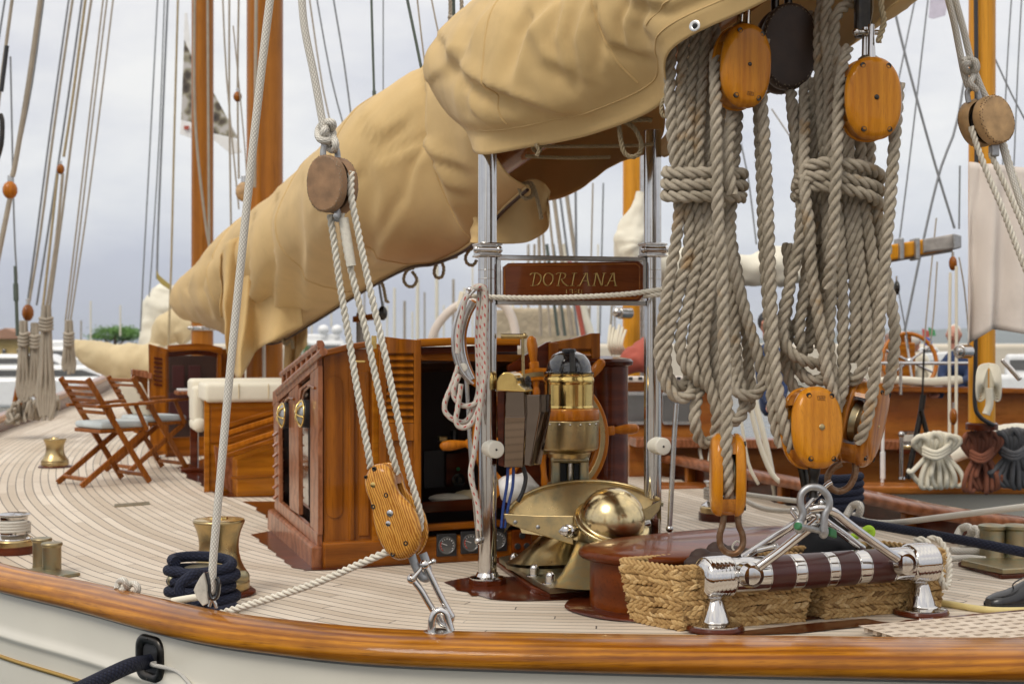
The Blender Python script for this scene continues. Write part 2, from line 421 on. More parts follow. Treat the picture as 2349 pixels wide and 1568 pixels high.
# ---------------------------------------------------------------- camera, light, sky
cam = bpy.data.cameras.new('camera'); co = bpy.data.objects.new('camera', cam); COL.objects.link(co); SC.camera = co
co.location = (0, 0, CAMZ); co.rotation_euler = (rad(90), 0, 0)
cam.lens = 50; cam.sensor_width = 36; cam.sensor_fit = 'HORIZONTAL'; cam.clip_start = .05; cam.clip_end = 20000
cam.dof.use_dof = True; cam.dof.focus_distance = 5.7; cam.dof.aperture_fstop = 4.0
W = bpy.data.worlds.new('World'); SC.world = W; W.use_nodes = True
n = W.node_tree.nodes; l = W.node_tree.links; bg = n['Background']
SUN_EL, SUN_AZ = 48, 215
sky = n.new('ShaderNodeTexSky'); sky.sky_type = 'NISHITA'; sky.sun_disc = False
sky.sun_elevation = rad(SUN_EL); sky.sun_rotation = rad(SUN_AZ)
tc = n.new('ShaderNodeTexCoord'); mp = n.new('ShaderNodeMapping'); mp.inputs['Scale'].default_value = (1, 1, 2.6)
l.new(tc.outputs['Generated'], mp.inputs['Vector'])
def wnoise(sc, de, ro, off):
    q = n.new('ShaderNodeTexNoise'); q.inputs['Scale'].default_value = sc; q.inputs['Detail'].default_value = de; q.inputs['Roughness'].default_value = ro
    m2 = n.new('ShaderNodeMapping'); m2.inputs['Location'].default_value = off; l.new(mp.outputs['Vector'], m2.inputs['Vector']); l.new(m2.outputs['Vector'], q.inputs['Vector']); return q.outputs['Fac']
def wramp(f, st):
    r = n.new('ShaderNodeValToRGB'); e = r.color_ramp.elements
    while len(e) < len(st): e.new(.5)
    for k, (p, c) in enumerate(st): e[k].position = p; e[k].color = (*c, 1)
    l.new(f, r.inputs['Fac']); return r.outputs['Color']
def wmix(f, a, b, mode='MIX'):
    m = n.new('ShaderNodeMix'); m.data_type = 'RGBA'; m.blend_type = mode
    for s_, v_ in ((0, f), (6, a), (7, b)):
        if hasattr(v_, 'links'): l.new(v_, m.inputs[s_])
        else: m.inputs[s_].default_value = v_
    return m.outputs[2]
# overcast: the Nishita sky seen through a broken layer of pale and blue-grey cloud, brighter overhead
cl = wramp(wnoise(3.0, 7, .55, (3.1, .4, 1.2)), [(.38, (6.0, 6.1, 6.9)), (.5, (7.6, 7.6, 7.9)), (.6, (8.9, 8.8, 8.7))])
sp = n.new('ShaderNodeSeparateXYZ'); l.new(tc.outputs['Generated'], sp.inputs[0])
hz = wramp(sp.outputs[2], [(0.0, (.72, .75, .82)), (.07, (.92, .935, .965)), (.17, (1.03, 1.025, 1.01)), (.9, (1.7, 1.64, 1.5))])
cl2 = wmix(1.0, cl, hz, 'MULTIPLY')
full = wmix(.88, sky.outputs['Color'], cl2)
l.new(full, bg.inputs['Color']); bg.inputs['Strength'].default_value = .1
sun = bpy.data.lights.new('sun', 'SUN'); so = bpy.data.objects.new('sun', sun); COL.objects.link(so)
sun.energy = 1.4; sun.angle = rad(22); sun.color = (1, .94, .84)
az = rad(SUN_AZ)
so.rotation_euler = V((math.sin(az) * math.cos(rad(SUN_EL)), math.cos(az) * math.cos(rad(SUN_EL)), math.sin(rad(SUN_EL)))).to_track_quat('Z', 'Y').to_euler()
SC.view_settings.view_transform = 'Standard'; SC.view_settings.look = 'None'; SC.view_settings.exposure = .12; SC.view_settings.gamma = 1
SC.cycles.use_denoising = True
SC.cycles.max_bounces = 8
import numpy as np
# ---------------------------------------------------------------- our yacht: outline of the rail in plan
RAILZ = .15
I_px = [(0, 1285), (240, 1337), (500, 1394), (700, 1420), (900, 1437), (1174, 1445), (1500, 1450), (1800, 1453), (2349, 1457)]
near = [G(x, y, RAILZ) for x, y in I_px]
port_far = [V((-8.6, 34, .95)), V((-8.05, 30, .8)), V((-7.36, 26, .6)), V((-6.95, 22, .4)), V((-6.5, 18, .25)), V((-5.75, 14.4, .2)), V((-4.75, 11.2, .16)), V((-3.75, 8.9, .15)), V((-3.1, 7.75, .15))]
RAIL = crs(port_far + near + [V((2.6, 5.15, .15)), V((3.6, 5.6, .15)), V((4.1, 6.3, .15))], 8)
RAIL, _L = resample(RAIL, .1)
def stern_normal(i):
    a = RAIL[max(0, i - 1)]; b = RAIL[min(len(RAIL) - 1, i + 1)]; t = (b - a); t.z = 0; t.normalize()
    return V((t.y, -t.x, 0))          # outward
def railW(i):
    p = RAIL[i]
    if p.y > 9: return .2
    x = p.x
    return .16 if x < -2.3 else (.16 + (x + 2.3) * .032 if x < 0 else .2336 + .045 * x)
rows = []; uvs = []; acc = 0
for i, p in enumerate(RAIL):
    if i: acc += (p - RAIL[i - 1]).length
    o = stern_normal(i); w = railW(i)
    prof = [(.03, -.1), (.006, -.085), (0, -.06), (0, -.03), (.004, -.012), (.014, -.003), (.035, .001), (.5 * w, .003), (w - .075, -.002), (w - .045, -.01), (w - .022, -.022), (w - .007, -.04), (w, -.06), (w - .004, -.078), (w - .015, -.092), (w - .034, -.1), (w - .06, -.101)]
    rows.append([p + o * a + UP * b for a, b in prof]); q = 0
    for k, (a, b) in enumerate(prof):
        if k: q += math.hypot(a - prof[k - 1][0], b - prof[k - 1][1])
        uvs.append((q, acc))
yacht = thing('classic_yacht', 'cream hulled classic yacht whose varnished stern rail crosses the foreground', 'yacht', V((.9, 5.1, 0)))
mb = grid(MB(), rows, True, uvs); mb.build('stern_rail', M['rail_wood'], yacht)
# hull topsides under the rail
def hull_off(z): return -.062 - .02 * max(0, -z) - .05 * max(0, -z) ** 2
hr = []; HZ = [.06, .05, .0, -.1, -.135, -.15, -.163, -.175, -.2, -.27, -.4, -.7, -1.1, -1.6]
for i, p in enumerate(RAIL):
    o = stern_normal(i); w = railW(i); r = []
    for z in HZ:
        bump = {-.135: .006, -.15: .016, -.163: .016, -.175: .004}.get(z, 0)
        r.append(V((p.x, p.y, 0)) + o * (w + hull_off(z) + bump) + UP * (z + p.z - .15))
    hr.append(r)
grid(MB(), hr).build('hull_topside', M['cream_paint'], yacht)
gl = []
for i, p in enumerate(RAIL):
    gl.append(V((p.x, p.y, 0)) + stern_normal(i) * (railW(i) + hull_off(-.26)) + UP * (-.262 + p.z - .15))
M['gold_leaf'] = metal('gold_leaf_line', (.55, .34, .09), .35)
tube(MB(), gl, .011, 8).build('gold_cove_line', M['gold_leaf'], yacht)
tube(MB(), [V((p.x, p.y, 0)) + stern_normal(i) * (railW(i) - .058) + UP * (p.z - .105) for i, p in enumerate(RAIL)], .008, 6).build('rail_bead', plain('grey_sealant', (.2, .19, .18), .6), yacht)
# inner face of the bulwark under the rail
br = []
for i, p in enumerate(RAIL):
    o = stern_normal(i); zd = 0.0022 * max(0, p.y - 14) ** 2 - .03
    br.append([V((p.x, p.y, zd)) + o * .035, V((p.x, p.y, p.z - .09)) + o * .035])
grid(MB(), br, False).build('bulwark_lining', M['mahogany'], yacht)

# starboard rail
star_px = [(1420, 1021, .2), (1565, 1052, .2), (1840, 1105, .2), (1952, 1126, .2), (2132, 1163, .2), (2349, 1193, .2), (2560, 1215, .2)]
STAR = crs([V((.1, 17.8, .22))] + [G(x, y, z) for x, y, z in star_px] + [V((3.9, 6.6, .2))], 8)
STAR, _ = resample(STAR, .12)
def snorm(i):
    a = STAR[max(0, i - 1)]; b = STAR[min(len(STAR) - 1, i + 1)]; t = b - a; t.z = 0; t.normalize(); return V((-t.y, t.x, 0))
rows = []
for i, p in enumerate(STAR):
    o = snorm(i); w = .17
    rows.append([p + o * a + UP * b for a, b in ((.02, -.07), (0, -.055), (0, -.015), (.015, 0), (w - .02, 0), (w, -.02), (w, -.055), (w - .02, -.07), (.02, -.07))])
grid(MB(), rows).build('side_rail', M['rail_side_wood'], yacht)
grid(MB(), [[V((p.x, p.y, -.03)) + snorm(i) * .11, p + snorm(i) * .11 - UP * .06] for i, p in enumerate(STAR)], False).build('side_bulwark', M['mahogany'], yacht)
mb = MB()
for k in range(6, len(STAR) - 4, 7):
    p = STAR[k]; o = snorm(k); box(mb, frame(o, uz=UP, o=V((p.x, p.y, (p.z - .07) / 2)) + o * .07), .08, .07, p.z - .07, .01)
st = mb.build('bulwark_stanchion', M['house_wood'], yacht); st['kind'] = 'stuff'

# ---------------------------------------------------------------- deck: planks sprung parallel to the edge
OUT = [V((p.x, p.y)) for p in RAIL]
S2 = [V((p.x, p.y)) for p in STAR]
poly = OUT + S2[::-1]
A = np.array([[p.x, p.y] for p in poly]); Bn = np.roll(A, -1, 0)
h = .06; xs = np.arange(-8.9, 4.3, h); ys = np.arange(4.8, 33, h)
XX, YY = np.meshgrid(xs, ys); pts = np.stack([XX.ravel(), YY.ravel()], 1)
best = np.full(len(pts), 1e9); along = np.zeros(len(pts)); inside = np.zeros(len(pts), bool); acc = 0.0
for a, b in zip(A, Bn):
    e = b - a; L = np.hypot(*e)
    if L < 1e-6: continue
    t = np.clip(((pts - a) @ e) / (L * L), 0, 1); d = np.hypot(*(pts - (a + t[:, None] * e)).T)
    m = d < best; best[m] = d[m]; along[m] = acc + t[m] * L; acc += L
    if a[1] != b[1]:
        c = ((a[1] > pts[:, 1]) != (b[1] > pts[:, 1])); xi = (b[0] - a[0]) * (pts[:, 1] - a[1]) / (b[1] - a[1]) + a[0]
        inside ^= c & (pts[:, 0] < xi)
sd = np.where(inside, best, -best)
keep = sd > -.1; nx = len(xs); idx = -np.ones(len(pts), int); idx[keep] = np.arange(keep.sum())
vs = []; uv = []
for k in np.nonzero(keep)[0]:
    x, y = pts[k]; vs.append((x, y, .0022 * max(0, y - 14) ** 2)); uv.append((float(sd[k]), float(along[k])))
fs = []
for j in range(len(ys) - 1):
    for i in range(nx - 1):
        q = (j * nx + i, j * nx + i + 1, (j + 1) * nx + i + 1, (j + 1) * nx + i)
        if keep[list(q)].all(): fs.append(tuple(int(idx[k]) for k in q))
t = NT('laid_teak_deck'); uvn = t.new('ShaderNodeTexCoord'); sp = t.new('ShaderNodeSeparateXYZ'); t.link(uvn.outputs['UV'], sp.inputs[0])
PW = .0665
pw = t.math('DIVIDE', sp.outputs[0], PW); fr = t.math('FRACT', pw); fl = t.math('FLOOR', pw)
edge = t.math('MINIMUM', fr, t.math('SUBTRACT', 1.0, fr))
seam = t.ramp(edge, [(.038, 1.0), (.062, 0.0)])
wn = t.new('ShaderNodeTexWhiteNoise', noise_dimensions='2D'); cb = t.new('ShaderNodeCombineXYZ'); t.link(fl, cb.inputs[0])
t.link(t.math('FLOOR', t.math('ADD', t.math('DIVIDE', sp.outputs[1], 1.9), t.math('MULTIPLY', fl, .37))), cb.inputs[1]); t.link(cb.outputs[0], wn.inputs['Vector'])
c2 = t.new('ShaderNodeCombineXYZ'); t.link(t.math('MULTIPLY', sp.outputs[0], 60.0), c2.inputs[0]); t.link(t.math('MULTIPLY', sp.outputs[1], 2.5), c2.inputs[1])
g1 = t.noise(c2.outputs[0], 1.6, 4, .65); g2 = t.noise(t.co(), 1.1, 4, .6)
col = t.ramp(wn.outputs['Value'], [(0, (.5, .42, .325)), (1, (.73, .65, .545))])
col = t.mix(t.math('MULTIPLY', g1, .4), col, (.50, .40, .30)); col = t.mix(t.math('MULTIPLY', t.ramp(g2, [(.4, 0.0), (.7, 1.0)]), .3), col, (.55, .44, .33))
butt = t.math('LESS_THAN', t.math('FRACT', t.math('ADD', t.math('DIVIDE', sp.outputs[1], 1.9), t.math('MULTIPLY', fl, .37))), .0035)
col = t.mix(t.math('MULTIPLY', t.ramp(t.noise(t.co(), .55, 5, .65), [(.5, 0.0), (.68, 1.0)]), .4), col, (.4, .32, .24))
col = t.mix(t.math('MULTIPLY', t.ramp(t.noise(t.co(), 9, 4, .7), [(.6, 0.0), (.75, 1.0)]), .3), col, (.42, .35, .28))
col = t.mix(t.math('MULTIPLY', t.math('MAXIMUM', seam, butt), .95), col, (.07, .06, .055))
t.set(Base_Color=col, Roughness=.62, Specular_IOR_Level=.35); t.bump(t.math('SUBTRACT', g1, t.math('MULTIPLY', seam, 2.0)), .25, .002)
dk = MB().add(vs, fs, False, uv); dk.build('deck', t.m, yacht)
# steel chafe strip let into the deck planks
b_ = MB(); prism(b_, [G(263, 1163), G(262, 1157), G(342, 1151), G(344, 1157)], UP, .006); b_.build('deck_strip', M['bronze'], yacht)

# dark varnished margin boards with nibbed edges (sheets 4 mm over the deck)
def margin(name, pxs, m=None, z=.004):
    b = MB(); b.add([G(x, y, z) for x, y in pxs], [tuple(range(len(pxs)))], False); return b.build(name, m or M['mahogany'], yacht)
def nibs(pts):
    "pts: plank tips; between two tips the board steps back"
    out = []
    for (x, y), (x2, y2) in zip(pts, pts[1:]):
        out += [(x, y), (x + (x2 - x) * 1.06, y + (y2 - y) * .68)]
    out.append(pts[-1]); return out
right_bound = [(760, 1306), (900, 1296), (1100, 1284), (1240, 1266), (1400, 1230), (1400, 1180), (700, 1150), (640, 1120)]
margin('margin_board', nibs([(575, 1225), (594, 1241), (613.5, 1256), (632.6, 1273), (651.6, 1288), (667.7, 1300), (696, 1307)]) + right_bound[:6] + [(640, 1213)])
margin('margin_board', nibs([(555, 1149), (587, 1169), (609, 1185), (634, 1206)]) + [(650, 1206), (650, 1149)])
margin('margin_board', nibs([(405, 1072), (427, 1095), (460, 1112), (480, 1122), (492, 1135), (520, 1139)]) + [(700, 1138), (700, 1050), (470, 1050)])
margin('margin_board', [(1018, 1334), (1045, 1328), (1080, 1322), (1400, 1322), (1520, 1330), (1520, 1352), (1366, 1372), (1300, 1374), (1240, 1376), (1180, 1377), (1125, 1373), (1098, 1364), (1082, 1366), (1072, 1356), (1047, 1352), (1040, 1344)])
margin('hatch_margin', [(1339, 1405), (1350, 1398), (1370, 1394), (1500, 1392), (1760, 1400), (1900, 1415), (1830, 1424), (1640, 1424), (1500, 1421), (1420, 1419), (1350, 1413)])
margin('margin_board', [(1560, 1450), (1700, 1446), (1860, 1428), (1985, 1417), (2020, 1424), (2055, 1428), (1990, 1434), (1830, 1451), (1700, 1455)], z=.005)
# grating panel at the stern, framed in mahogany
gr = thing('deck_grating', 'pale teak grating framed in dark wood, behind the stern rail at right', 'grating', G(2200, 1432))
GM = [G(2035, 1448), G(2075, 1437), G(2349, 1412), G(2600, 1402), G(2600, 1470), G(2035, 1470)]
b = MB(); prism(b, [p + UP * .004 for p in GM], UP, .026, .004); b.build('frame', M['mahogany'], gr)
t = NT('pierced_teak'); v = t.co(); br_ = t.new('ShaderNodeTexBrick'); br_.inputs['Scale'].default_value = 1
t.set(Base_Color=t.ramp(t.noise(v, 14, 4), [(.3, (.52, .42, .32)), (.7, (.66, .56, .45))]), Roughness=.6)
g0 = V((1.56, 5.5, .036)); ux = V((.93, .37, 0)).normalized(); uy = V((-ux.y, ux.x, 0)); NX, NY, ce = 14, 7, .075
vs = []; fs = []
for j in range(NY):
    for i in range(NX):
        o = g0 + ux * (i * ce) + uy * (j * ce * .8 - .05); hx, hy = (.022, .013); b0 = len(vs)
        vs += [o, o + ux * ce, o + ux * ce + uy * ce * .8, o + uy * ce * .8]; cc = o + ux * ce * .5 + uy * ce * .4
        vs += [cc - ux * hx - uy * hy, cc + ux * hx - uy * hy, cc + ux * hx + uy * hy, cc - ux * hx + uy * hy]
        vs += [q - UP * .022 for q in vs[-4:]]
        for a in range(4):
            c = (a + 1) % 4; fs += [(b0 + a, b0 + c, b0 + 4 + c, b0 + 4 + a), (b0 + 4 + a, b0 + 4 + c, b0 + 8 + c, b0 + 8 + a)]
MB().add(vs, fs, False).build('grating_panel', t.m, gr)

# fairlead in the bulwark with the navy mooring line
fi = min(range(len(RAIL)), key=lambda k: abs((RAIL[k].x / RAIL[k].y * F + CX) - 372) if RAIL[k].y < 9 else 1e9)
fo = stern_normal(fi); ft = V((-fo.y, fo.x, 0)); fc = V((RAIL[fi].x, RAIL[fi].y, 0)) + fo * (railW(fi) + hull_off(-.1) + .004)
zc = CAMZ - (1499 - CY) / F * fc.y; fc = V((fc.x, fc.y, zc)); fc += ft * ((358 - CX) / F * fc.y - fc.x) / ft.x
def rrect(w, h, r, n=5):
    o = []
    for cx, cy, a0 in ((w - r, h - r, 0), (-w + r, h - r, 90), (-w + r, -h + r, 180), (w - r, -h + r, 270)):
        for k in range(n + 1):
            a = rad(a0 + 90 * k / n); o.append((cx + r * math.cos(a), cy + r * math.sin(a)))
    return o
fair = thing('fairlead', 'black bronze rounded fairlead ring set in the cream hull below the rail', 'fairlead', fc)
ow, oh = S(39, fc.y) / abs(ft.x), S(53, fc.y)
rings = []
for sc, out in ((1.0, -.004), (1.0, .008), (.94, .018), (.76, .02), (.64, .012), (.6, .004), (.6, .0)):
    rings.append([fc + ft * (x * sc) + UP * (y * sc) + fo * out for x, y in rrect(ow, oh, ow * .55)])
grid(MB(), rings, True, None, True).build('ring', M['black_metal'], fair)
b = MB(); b.add([fc + ft * (x * .7) + UP * (y * .7) + fo * .003 for x, y in rrect(ow, oh, ow * .55)], [tuple(range(24))], False); b.build('hole_shade', M['black_plastic'], fair)  # flat black sheet paints the dark of the opening; hull is uncut
for y in (.87, -.87): b = MB(); ball(b, fc + UP * (y * oh) + fo * .017, .006, 8); b.build('bolt', M['black_metal'], fair)
b = MB(); pa = crs([fc - fo * .1 + ft * .02, fc + fo * .02 - UP * .012, P(295, 1527, fc.y - .25), P(200, 1572, fc.y - .55), P(60, 1640, fc.y - 1.0)], 10)
tube(b, pa, .03, 16); tag(b.build('mooring_line', M['braid_navy']), 'thick navy braided mooring line leading out of the black fairlead', 'mooring line')
b = MB(); tube(b, crs([fc + ft * .045 - UP * .015 - fo * .03, fc + ft * .05 - UP * .012 + fo * .03, P(405, 1538, fc.y - .12), P(440, 1575, fc.y - .22), P(480, 1640, fc.y - .4)], 8), .0085, 10)
tag(b.build('thin_cord', M['cord_white']), 'thin white cord hanging out of the black fairlead', 'cord')
# harbour water and the far shore
w_ = NT('harbour_water'); w_.set(Base_Color=(.05, .07, .08), Roughness=.12, IOR=1.33); w_.bump(w_.noise(w_.co((1, .5, 1)), 1.5, 4), .5, .2)
wm = MB(); wm.add([(-3000, -160, -1.5), (3000, -160, -1.5), (3000, 6000, -1.5), (-3000, 6000, -1.5)], [(0, 1, 2, 3)], False); struct('water', wm, w_.m)
qm = MB(); box(qm, Matrix.Identity(4), 400, 130, .9, .03, c=(0, -63.6, -.75)); q_ = struct('quay', qm, plain('quay_concrete', (.29, .265, .235), .85, var=.35, vscale=1.5, bump=.3))
# ---------------------------------------------------------------- blocks
M['shoe_brown'] = plain('brown_suede', (.035, .016, .01), .7, var=.2)
def ell(a, b, p=2.35, n=48):
    o = []
    for k in range(n):
        t = 2 * math.pi * k / n; c, s_ = math.cos(t), math.sin(t)
        o.append((a * math.copysign(abs(c) ** (2 / p), c), b * math.copysign(abs(s_) ** (2 / p), s_)))
    return o
def cheek(mb, out, s0, th, sgn, Mx, face=.8):
    rings = []
    for sc, y in ((.97, s0), (1, s0 + .06 * th), (1, s0 + .34 * th), (.975, s0 + .56 * th), (.925, s0 + .78 * th), (.865, s0 + .93 * th), (face, s0 + th), (face * .5, s0 + th * 1.02)):
        rings.append([Mx @ V((x * sc, -sgn * y, z * sc)) for x, z in out])
    n = len(out); b0 = len(mb.v); grid(mb, rings, True, None, True)
    mb.f.append(tuple(range(b0, b0 + n))); mb.sm.append(False)
    mb.f.append(tuple(range(b0 + 7 * n, b0 + 8 * n))); mb.sm.append(True)
def block(name, label, cat, c, a, b, T, yaw=0, roll=0, pitch=0, m='block_wood', group=None, out=None, slots=1, bolts=True, pin='brass_worn', pinr=.006, knock=True, sheave_z=0.0, lean=0):
    Mx = Matrix.Translation(c) @ Matrix.Rotation(rad(lean), 4, 'Y') @ Matrix.Rotation(rad(yaw), 4, 'Z') @ Matrix.Rotation(rad(pitch), 4, 'X') @ Matrix.Rotation(rad(roll), 4, 'Y')
    r = thing(name, label, cat, c, group); out = out or ell(a, b); s0 = .19 * T; th = T / 2 - s0
    for sgn in (1, -1):
        mb = MB(); cheek(mb, out, s0, th, sgn, Mx); mb.build('cheek', M[m], r)
    for up in (1, -1):
        seg = [(x * .95, z * .97) for x, z in out if up * z > .55 * b]
        if len(seg) > 3:
            seg.sort(key=lambda q: math.atan2(q[1] - up * .55 * b, q[0]) if up > 0 else -math.atan2(q[1] - up * .55 * b, q[0]))
            mb = MB(); prism(mb, [Mx @ V((x, s0 + .002, z)) for x, z in seg], Mx.to_3x3() @ V((0, -1, 0)), 2 * s0 + .004); mb.build('spacer', M['block_side'], r)
    mb = MB(); ax = Mx.to_3x3() @ V((0, 1, 0)); R_ = (.8 if bolts else .42) * a
    lathe(mb, [(R_ * .3, -s0 * .9), (R_, -s0 * .9), (R_ * .9, 0), (R_, s0 * .9), (R_ * .3, s0 * .9)], Mx @ V((0, 0, sheave_z)), ax, 28); mb.build('sheave', M['bronze'], r)
    yf = -(s0 + th * 1.02)
    mb = MB(); lathe(mb, [(pinr * 1.0, -.004), (pinr, .002), (pinr * .8, .0035), (.0002, .004)], Mx @ V((0, yf, 0)), -ax, 16); mb.build('pin', M[pin], r)
    if bolts:
        for bx in (-1, 1):
            for bz in (-1, 1):
                q = Mx @ V((bx * .46 * a, -(s0 + th * .97), bz * .76 * b)); mb = MB()
                lathe(mb, [(.011, -.006), (.011, .0015), (.009, .002), (.0085, -.001), (.0002, -.0015)], q, -ax, 12); mb.build('bolt', M['black_metal'], r)
    return r, Mx
def stitches(mb, out, y0, y1, Mx, n, r=.0018, sc0=1.0, sc1=.93):
    m = len(out); pts = []
    for k in range(n * 2):
        q = out[int(k * m / (n * 2)) % m]; s_ = sc0 if k % 2 else sc1; y = y0 if k % 2 else y1
        pts.append(Mx @ V((q[0] * s_, y, q[1] * s_)))
    tube(mb, pts, r, 4, True, False)
def leather_block(name, label, c, a, b, T, yaw, roll, m='leather', group=None, pitch=0, face=None):
    Mx = Matrix.Translation(c) @ Matrix.Rotation(rad(yaw), 4, 'Z') @ Matrix.Rotation(rad(pitch), 4, 'X') @ Matrix.Rotation(rad(roll), 4, 'Y')
    r = thing(name, label, 'pulley block', c, group); out = ell(a, b, 2.15); s0 = .14 * T; th = T / 2 - s0
    for sgn in (1, -1):
        mb = MB(); rings = []
        for sc, y in ((.9, s0 * .6), (1, s0 * 1.2), (1.01, s0 + .4 * th), (1, s0 + .8 * th), (.965, s0 + .97 * th), (.9, s0 + th), (.5, s0 + th * 1.03)):
            rings.append([Mx @ V((x * sc, -sgn * y, z * sc)) for x, z in out])
        b0 = len(mb.v); n = len(out); grid(mb, rings, True, None, True); mb.f.append(tuple(range(b0 + 6 * n, b0 + 7 * n))); mb.sm.append(True)
        mb.build('leather_cheek', M[m], r)
        s_ = MB(); stitches(s_, out, -sgn * (s0 + .83 * th), -sgn * (s0 + th * 1.01), Mx, 34, .0018, 1.005, .915); s_.build('stitching', M['shoe_brown' if 'tan' in m else 'thread'], r)
    mb = MB(); ax = Mx.to_3x3() @ V((0, 1, 0)); lathe(mb, [(.01, -s0), (a * .85, -s0), (a * .75, 0), (a * .85, s0), (.01, s0)], c, ax, 28); mb.build('sheave', M['black_metal'], r)
    return r, Mx
def rope(name, pts, d, r, mat, label, cat='rope', group=None, n=6, laid=True, extra=()):
    mb = MB()
    for q in [pts, *extra]:
        pa = pxpath(q, d, n) if not isinstance(q[0], Vector) else crs(q, n)
        rope3(mb, pa, r) if laid else tube(mb, pa, r, 12)
    return tag(mb.build(name, M[mat]), label, cat, group)
GB = 'mainsheet tackle blocks'
R0 = S(14.6, 5.92)
# two upper varnished blocks, the leather covered one between them
b1, m1 = block('pulley_block', 'amber varnished pulley block stamped with numbers, hanging beside the dark leather block', 'pulley block', P(1699, 155, 5.82), S(63, 5.82), S(97, 5.82), .15, 20, 4, 0, group=GB, pin='black_metal', pinr=.0085)
b2, m2 = block('pulley_block', 'amber varnished pulley block with cracked centre hanging highest at right from chrome strap', 'pulley block', P(1994, 229, 5.75), S(69, 5.75), S(95, 5.75), .13, 12, -1, 0, group=GB, pin='black_metal', pinr=.0105)
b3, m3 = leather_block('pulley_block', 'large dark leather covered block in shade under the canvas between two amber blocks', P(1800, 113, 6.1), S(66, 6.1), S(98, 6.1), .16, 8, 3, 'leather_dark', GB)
b4, m4 = block('pulley_block', 'amber pulley block stamped 220, lower front one above the shackle', 'pulley block', P(1861, 981, 5.83), S(66, 5.83), S(94, 5.83), .15, 22, 2, -6, group=GB, pinr=.0135)
b5, m5 = block('pulley_block', 'tilted dark amber pulley block seen edge on with rope in its slot', 'pulley block', P(1976, 968, 5.98), S(62, 5.98), S(100, 5.98), .15, 58, 0, 0, 'block_side', GB, bolts=True, lean=14)
b6, m6 = block('pulley_block', 'narrow amber pulley block hanging edge on over the wicker basket with rusty eye below', 'pulley block', P(1669, 1088, 5.82), S(62, 5.82), S(95, 5.82), .138, 86, 0, 0, group=GB)
# digits burnt into the faces
def digits(txt, Mx, yf, at, hgt, m, parent, flip=False):
    G7 = {'2': [(0, 1), (.6, 1), (.6, .5), (0, .5), (0, 0), (.6, 0)], '0': [(0, 0), (0, 1), (.6, 1), (.6, 0), (0, 0)], '1': [(.3, 0), (.3, 1)], '9': [(.6, 0), (.6, 1), (0, 1), (0, .5), (.6, .5)], '3': [(0, 1), (.6, 1), (.6, .5), (.1, .5), (.6, .5), (.6, 0), (0, 0)]}
    mb = MB()
    for k, ch in enumerate(txt):
        p = [((k - len(txt) / 2) * .85 + x, y - .5) for x, y in G7[ch]]
        if flip: p = [(-x, -y) for x, y in p]
        tube(mb, [Mx @ V((at[0] + x * hgt, yf, at[1] + y * hgt)) for x, y in p], hgt * .09, 5)
    return mb.build('stamp', m, parent)
M['burn'] = plain('burnt_mark', (.16, .06, .012), .6)
digits('220', m1, -(.075 + .001), (.012, -.118), .013, M['burn'], b1)
digits('220', m4, -(.075 + .001), (.0, .118), .015, M['burn'], b4, True)
# chrome straps holding the upper blocks
for root, Mx, hh, bb in ((b1, m1, .1, S(97, 5.82)), (b2, m2, .13, S(95, 5.75))):
    mb = MB()
    for sx in (-1, 1):
        q0 = Mx @ V((0, sx * .028, bb * .9)); q1 = Mx @ V((0, sx * .026, bb + hh)); tube(mb, [q0, q0.lerp(q1, .5), q1], [.017, .014, .013], 12)
    mb.build('strap', M['chrome'], root)
    mb = MB(); q = Mx @ V((0, 0, bb * .93)); lathe(mb, [(.045, -.01), (.042, .012), (.028, .022)], q, Mx.to_3x3() @ UP, 20); mb.build('strap_collar', M['bronze'], root)
mb = MB(); cyl(mb, m2 @ V((-.05, 0, S(95, 5.75) + .105)), m2 @ V((.05, 0, S(95, 5.75) + .105)), .011, 12); ball(mb, m2 @ V((-.052, 0, S(95, 5.75) + .105)), .016, 10); mb.build('strap_bolt', M['chrome'], b2)
mb = MB(); box(mb, Matrix.Translation(P(1980, 15, 5.85)), .07, .05, .26, .012); mb.build('hanger', M['black_metal'], b2)
mb = MB(); tube(mb, pxpath([(1992, 75), (2000, 40), (2003, 10), (2000, -20)], 5.7), .0016, 5); mb.build('seizing_wire', M['thread'], b2)
mb = MB()
for x in (1778, 1808): cyl(mb, P(x, 40, 6.05), P(x, -60, 6.05), .018, 10)
mb.build('strap', M['black_metal'], b3)
# rusty eyes under the lower blocks
mb = MB(); tube(mb, pxpath([(1692, 1180), (1695, 1205), (1703, 1225), (1704, 1248), (1694, 1264), (1680, 1269), (1664, 1264), (1653, 1249), (1651, 1227), (1657, 1205), (1661, 1180)], 5.82, 5), S(7.5, 5.8), 10); mb.build('eye', M['rust'], b6)
mb = MB(); tube(mb, pxpath([(1868, 1070), (1866, 1105), (1866, 1140)], 5.8, 4), [S(14, 5.8)] * 3 + [S(11, 5.8)] * 3 + [S(10, 5.8)] * 2 + [S(13, 5.8)], 10, flat=.6)
tube(mb, pxpath([(1840, 1070), (1846, 1100), (1852, 1130)], 5.88, 4), S(11, 5.88), 10, flat=.5); mb.build('hook', M['black_metal'], b4)
mb = MB(); tube(mb, pxpath([(1930, 1062), (1912, 1072), (1899, 1092), (1903, 1115), (1922, 1126), (1942, 1120), (1955, 1104), (1962, 1082), (1962, 1056)], 5.95, 5), S(8, 5.95), 10); mb.build('eye', M['rust'], b5)

